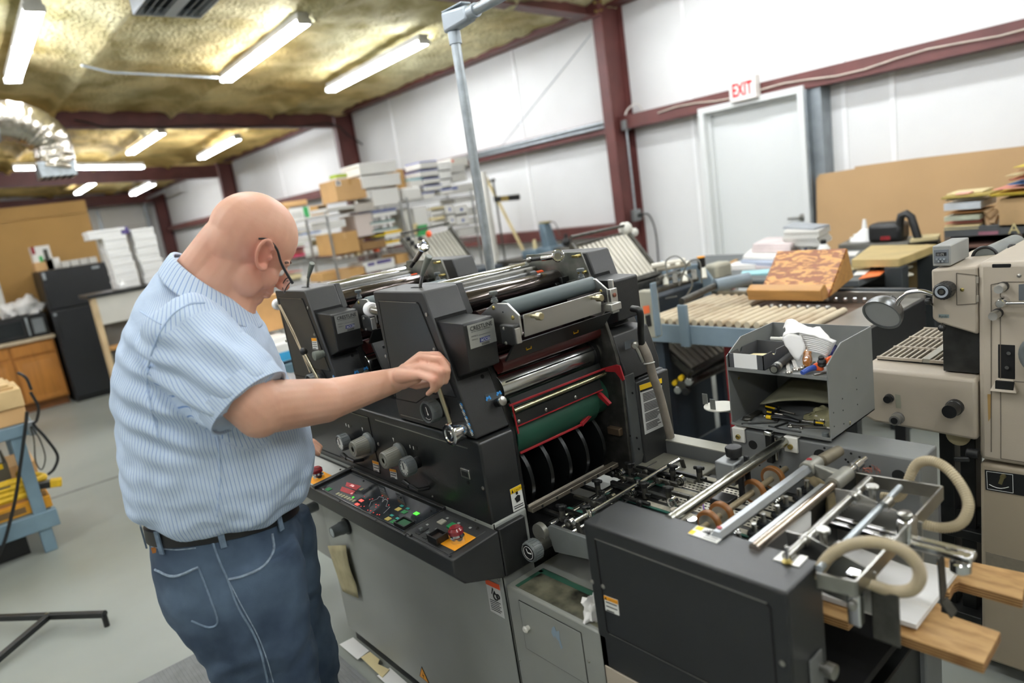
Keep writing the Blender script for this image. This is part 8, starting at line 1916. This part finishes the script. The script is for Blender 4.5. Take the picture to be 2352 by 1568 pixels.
build('bench_top',MB().box(WX-.8,WX+.01,-1.6,.285,.70,.765),M_bench,wb_,bev=.004);build('top_bracket',MB().box(WX-.02,WX+.018,.25,.29,.69,.77),M_galv,wb_,bev=.003)
for x in (WX-.74,WX-.03):
 for y in (-1.5,.19):build('leg',MB().box(x-.03,x+.03,y-.03,y+.035,0,.70),M_bench,wb_,bev=.004)
build('lower_rail',MB().box(WX-.05,WX+.01,-1.55,.27,.14,.24),M_bench,wb_,bev=.004);build('lower_rail',MB().box(WX-.77,WX-.71,-1.55,.27,.14,.24),M_bench,wb_,bev=.004);build('lower_shelf',MB().box(WX-.74,WX-.02,-1.5,.25,.235,.25),mat('grey_shelf_board','#6f736e',.7),wb_)
def wbx(name,x0,x1,y0,y1,z0,z1,m,lb,cat='box',**k): return cart(name,x0,x1,y0,y1,z0,z1,m,lb,cat,**k)
wbx('carton',WX-.45,WX-.03,-.5,.27,.767,.86,M_card2,'lower kraft carton on the blue bench')
o=wbx('carton',WX-.40,WX-.02,-.5,.275,.862,.965,mat('light_kraft','#d4b684',.8),'upper kraft carton with a line of lettering on the blue bench');build('lettering',text_mb('MOONDANCE',.026,(WX-.019,-.07,.93),(0,1,0),(0,0,1),.001,spacing=1.1),mat('brown_print','#6b5230',.7),o)
for k in range(2):wbx('kraft_sheet',WX-.42,WX-.06,-.5,.25-.02*k,.967+.016*k,.981+.016*k,mat('light_kraft','#d4b684'),('lower','upper')[k]+' thin kraft sheet on top of the kraft cartons','cardboard')
wbx('blue_case',WX-.8,WX-.5,-.6,.12,.767,1.17,mat('slate_blue_case','#2d4a66',.6),'slate blue case with a black edge behind the kraft cartons');wbx('black_board',WX-.78,WX-.5,.125,.20,.767,1.32,M_black,'black upright panel behind the kraft cartons','panel')
yb_=wbx('yellow_carton',WX-.5,WX-.02,-1.0,.262,.251,.32,mat('mustard_carton','#c4891d',.7),'flat mustard carton with dark lettering on the lower bench shelf',print_=((.5,.9,.2,.7,mat('brown_print','#6b5230')),))
solo('cardboard_pad',MB().box(WX-.55,WX-.05,-.9,.25,.321,.345),M_card,'brown cardboard pad under the yellow straps','cardboard')
M_strap=mat('yellow_strap','#d9b01f',.6,0,.12,30)
for k,(p,q,z,lb) in enumerate((((-.8),.20,.36,'lowest'),((-.9),.16,.39,'second'),((-.95),.24,.42,'third'),((-1.0),.18,.45,'topmost'))):
 o=solo('ratchet_strap',MB().tube(spline([(WX-.1,p,z),(WX-.06,p*.4,z+.012),(WX-.05,q-.1,z),(WX-.08,q+.02,z-.004),(WX-.2,q-.02,z)],5),.021,8),M_strap,lb+' yellow strap folded on the cardboard pad','strap','yellow straps on the lower bench shelf')
 if k>1:build('black_web',MB().tube([(WX-.062,p*.5,z+.026),(WX-.04,-.1,z+.024),(WX-.045,q-.14,z+.014)],.014,6),M_black,o)
t=thing('strap_buckle',(WX-.05,.22,.36),'yellow and black strap buckle sticking out at the right end of the shelf','buckle');build('buckle_body',MB().bar((WX-.04,.17,.40),(WX-.02,.32,.375),.05,.04),M_black,t,bev=.006);build('yellow_end',MB().bar((WX-.025,.28,.385),(WX-.015,.335,.375),.055,.045),M_strap,t,bev=.006)
wbx('parts_box',WX-.5,WX-.1,-.35,.12,.46,.56,mat('dark_olive_box','#5b5546',.7),'dark box of parts on the straps under the bench top',print_=((.4,.95,.7,1.0,M_yellow),));wbx('pale_box',WX-.4,WX-.12,-.1,.10,.561,.62,M_gb,'pale box on the dark box of parts');wbx('cream_crate',WX-.7,WX-.35,.1,.26,.251,.47,M_card2,'small tan carton at the right back of the lower bench shelf')
wbx('black_bin',WX-.7,WX-.1,-1.2,.1,0,.13,M_black,'black bin on the floor under the bench','bin')
for pts,r,lb in ((((62,945),(58,985),(48,1060),(38,1130),(25,1190),(8,1250),(-15,1300)),.009,'thick black cord hanging in front of the blue bench'),(((70,900),(88,935),(84,965),(78,975),(105,1005),(132,1045),(125,1075),(110,1090)),.008,'black cord looping out at the right end of the bench'),(((72,978),(92,1010),(104,1050),(96,1078),(82,1060),(78,1010),(70,980)),.004,'thin grey cord loop at the right end of the bench'),(((40,855),(60,868),(72,895)),.008,'short black cord over the kraft cartons')):
 solo('extension_cord',MB().tube(spline([at(px,py,X=WX+.035) for px,py in pts],6),r,7),M_black if r>.005 else M_iron,lb,'cord')
t=thing('floor_stand',(-4.0,0,0),'black tubular stand foot lying low over the floor at the bottom left','stand')
a,b_,c_,d_=at(238,1410,Z=.06),at(-80,1421,Z=.06),at(110,1416,Z=.06),at(-60,1560,Z=.02)
build('foot_bar',MB().bar(a,b_,.026,.026),M_black,t,bev=.003);build('foot_bar',MB().bar(c_,d_,.028,.026),M_black,t,bev=.003);build('end_cap',MB().cyl(a,a+(a-b_).normalized()*.006,.017,n=12),M_black,t);build('joint_bolt',MB().cyl(c_+V((0,0,.01)),c_+V((0,0,.018)),.008,n=8),M_steel,t)
build('foot_pad',MB().cyl(V((a.x,a.y,0)),a,.012,n=10),M_black,t)
M_mat=mat('ribbed_mat','#7d7f80',.85,0,.08,20)
b=MB().box(-2.86,-.9,-.25,.845,0,.008);mt=solo('floor_mat',b,M_mat,'grey ribbed mat on the floor where the man stands','mat')
b=MB()
for k in range(84):y=-.245+.013*k;b.bar((-2.855,y,.0085),(-.905,y,.0085),.007,.003)
build('rib',b,M_mat,mt,kind='stuff')
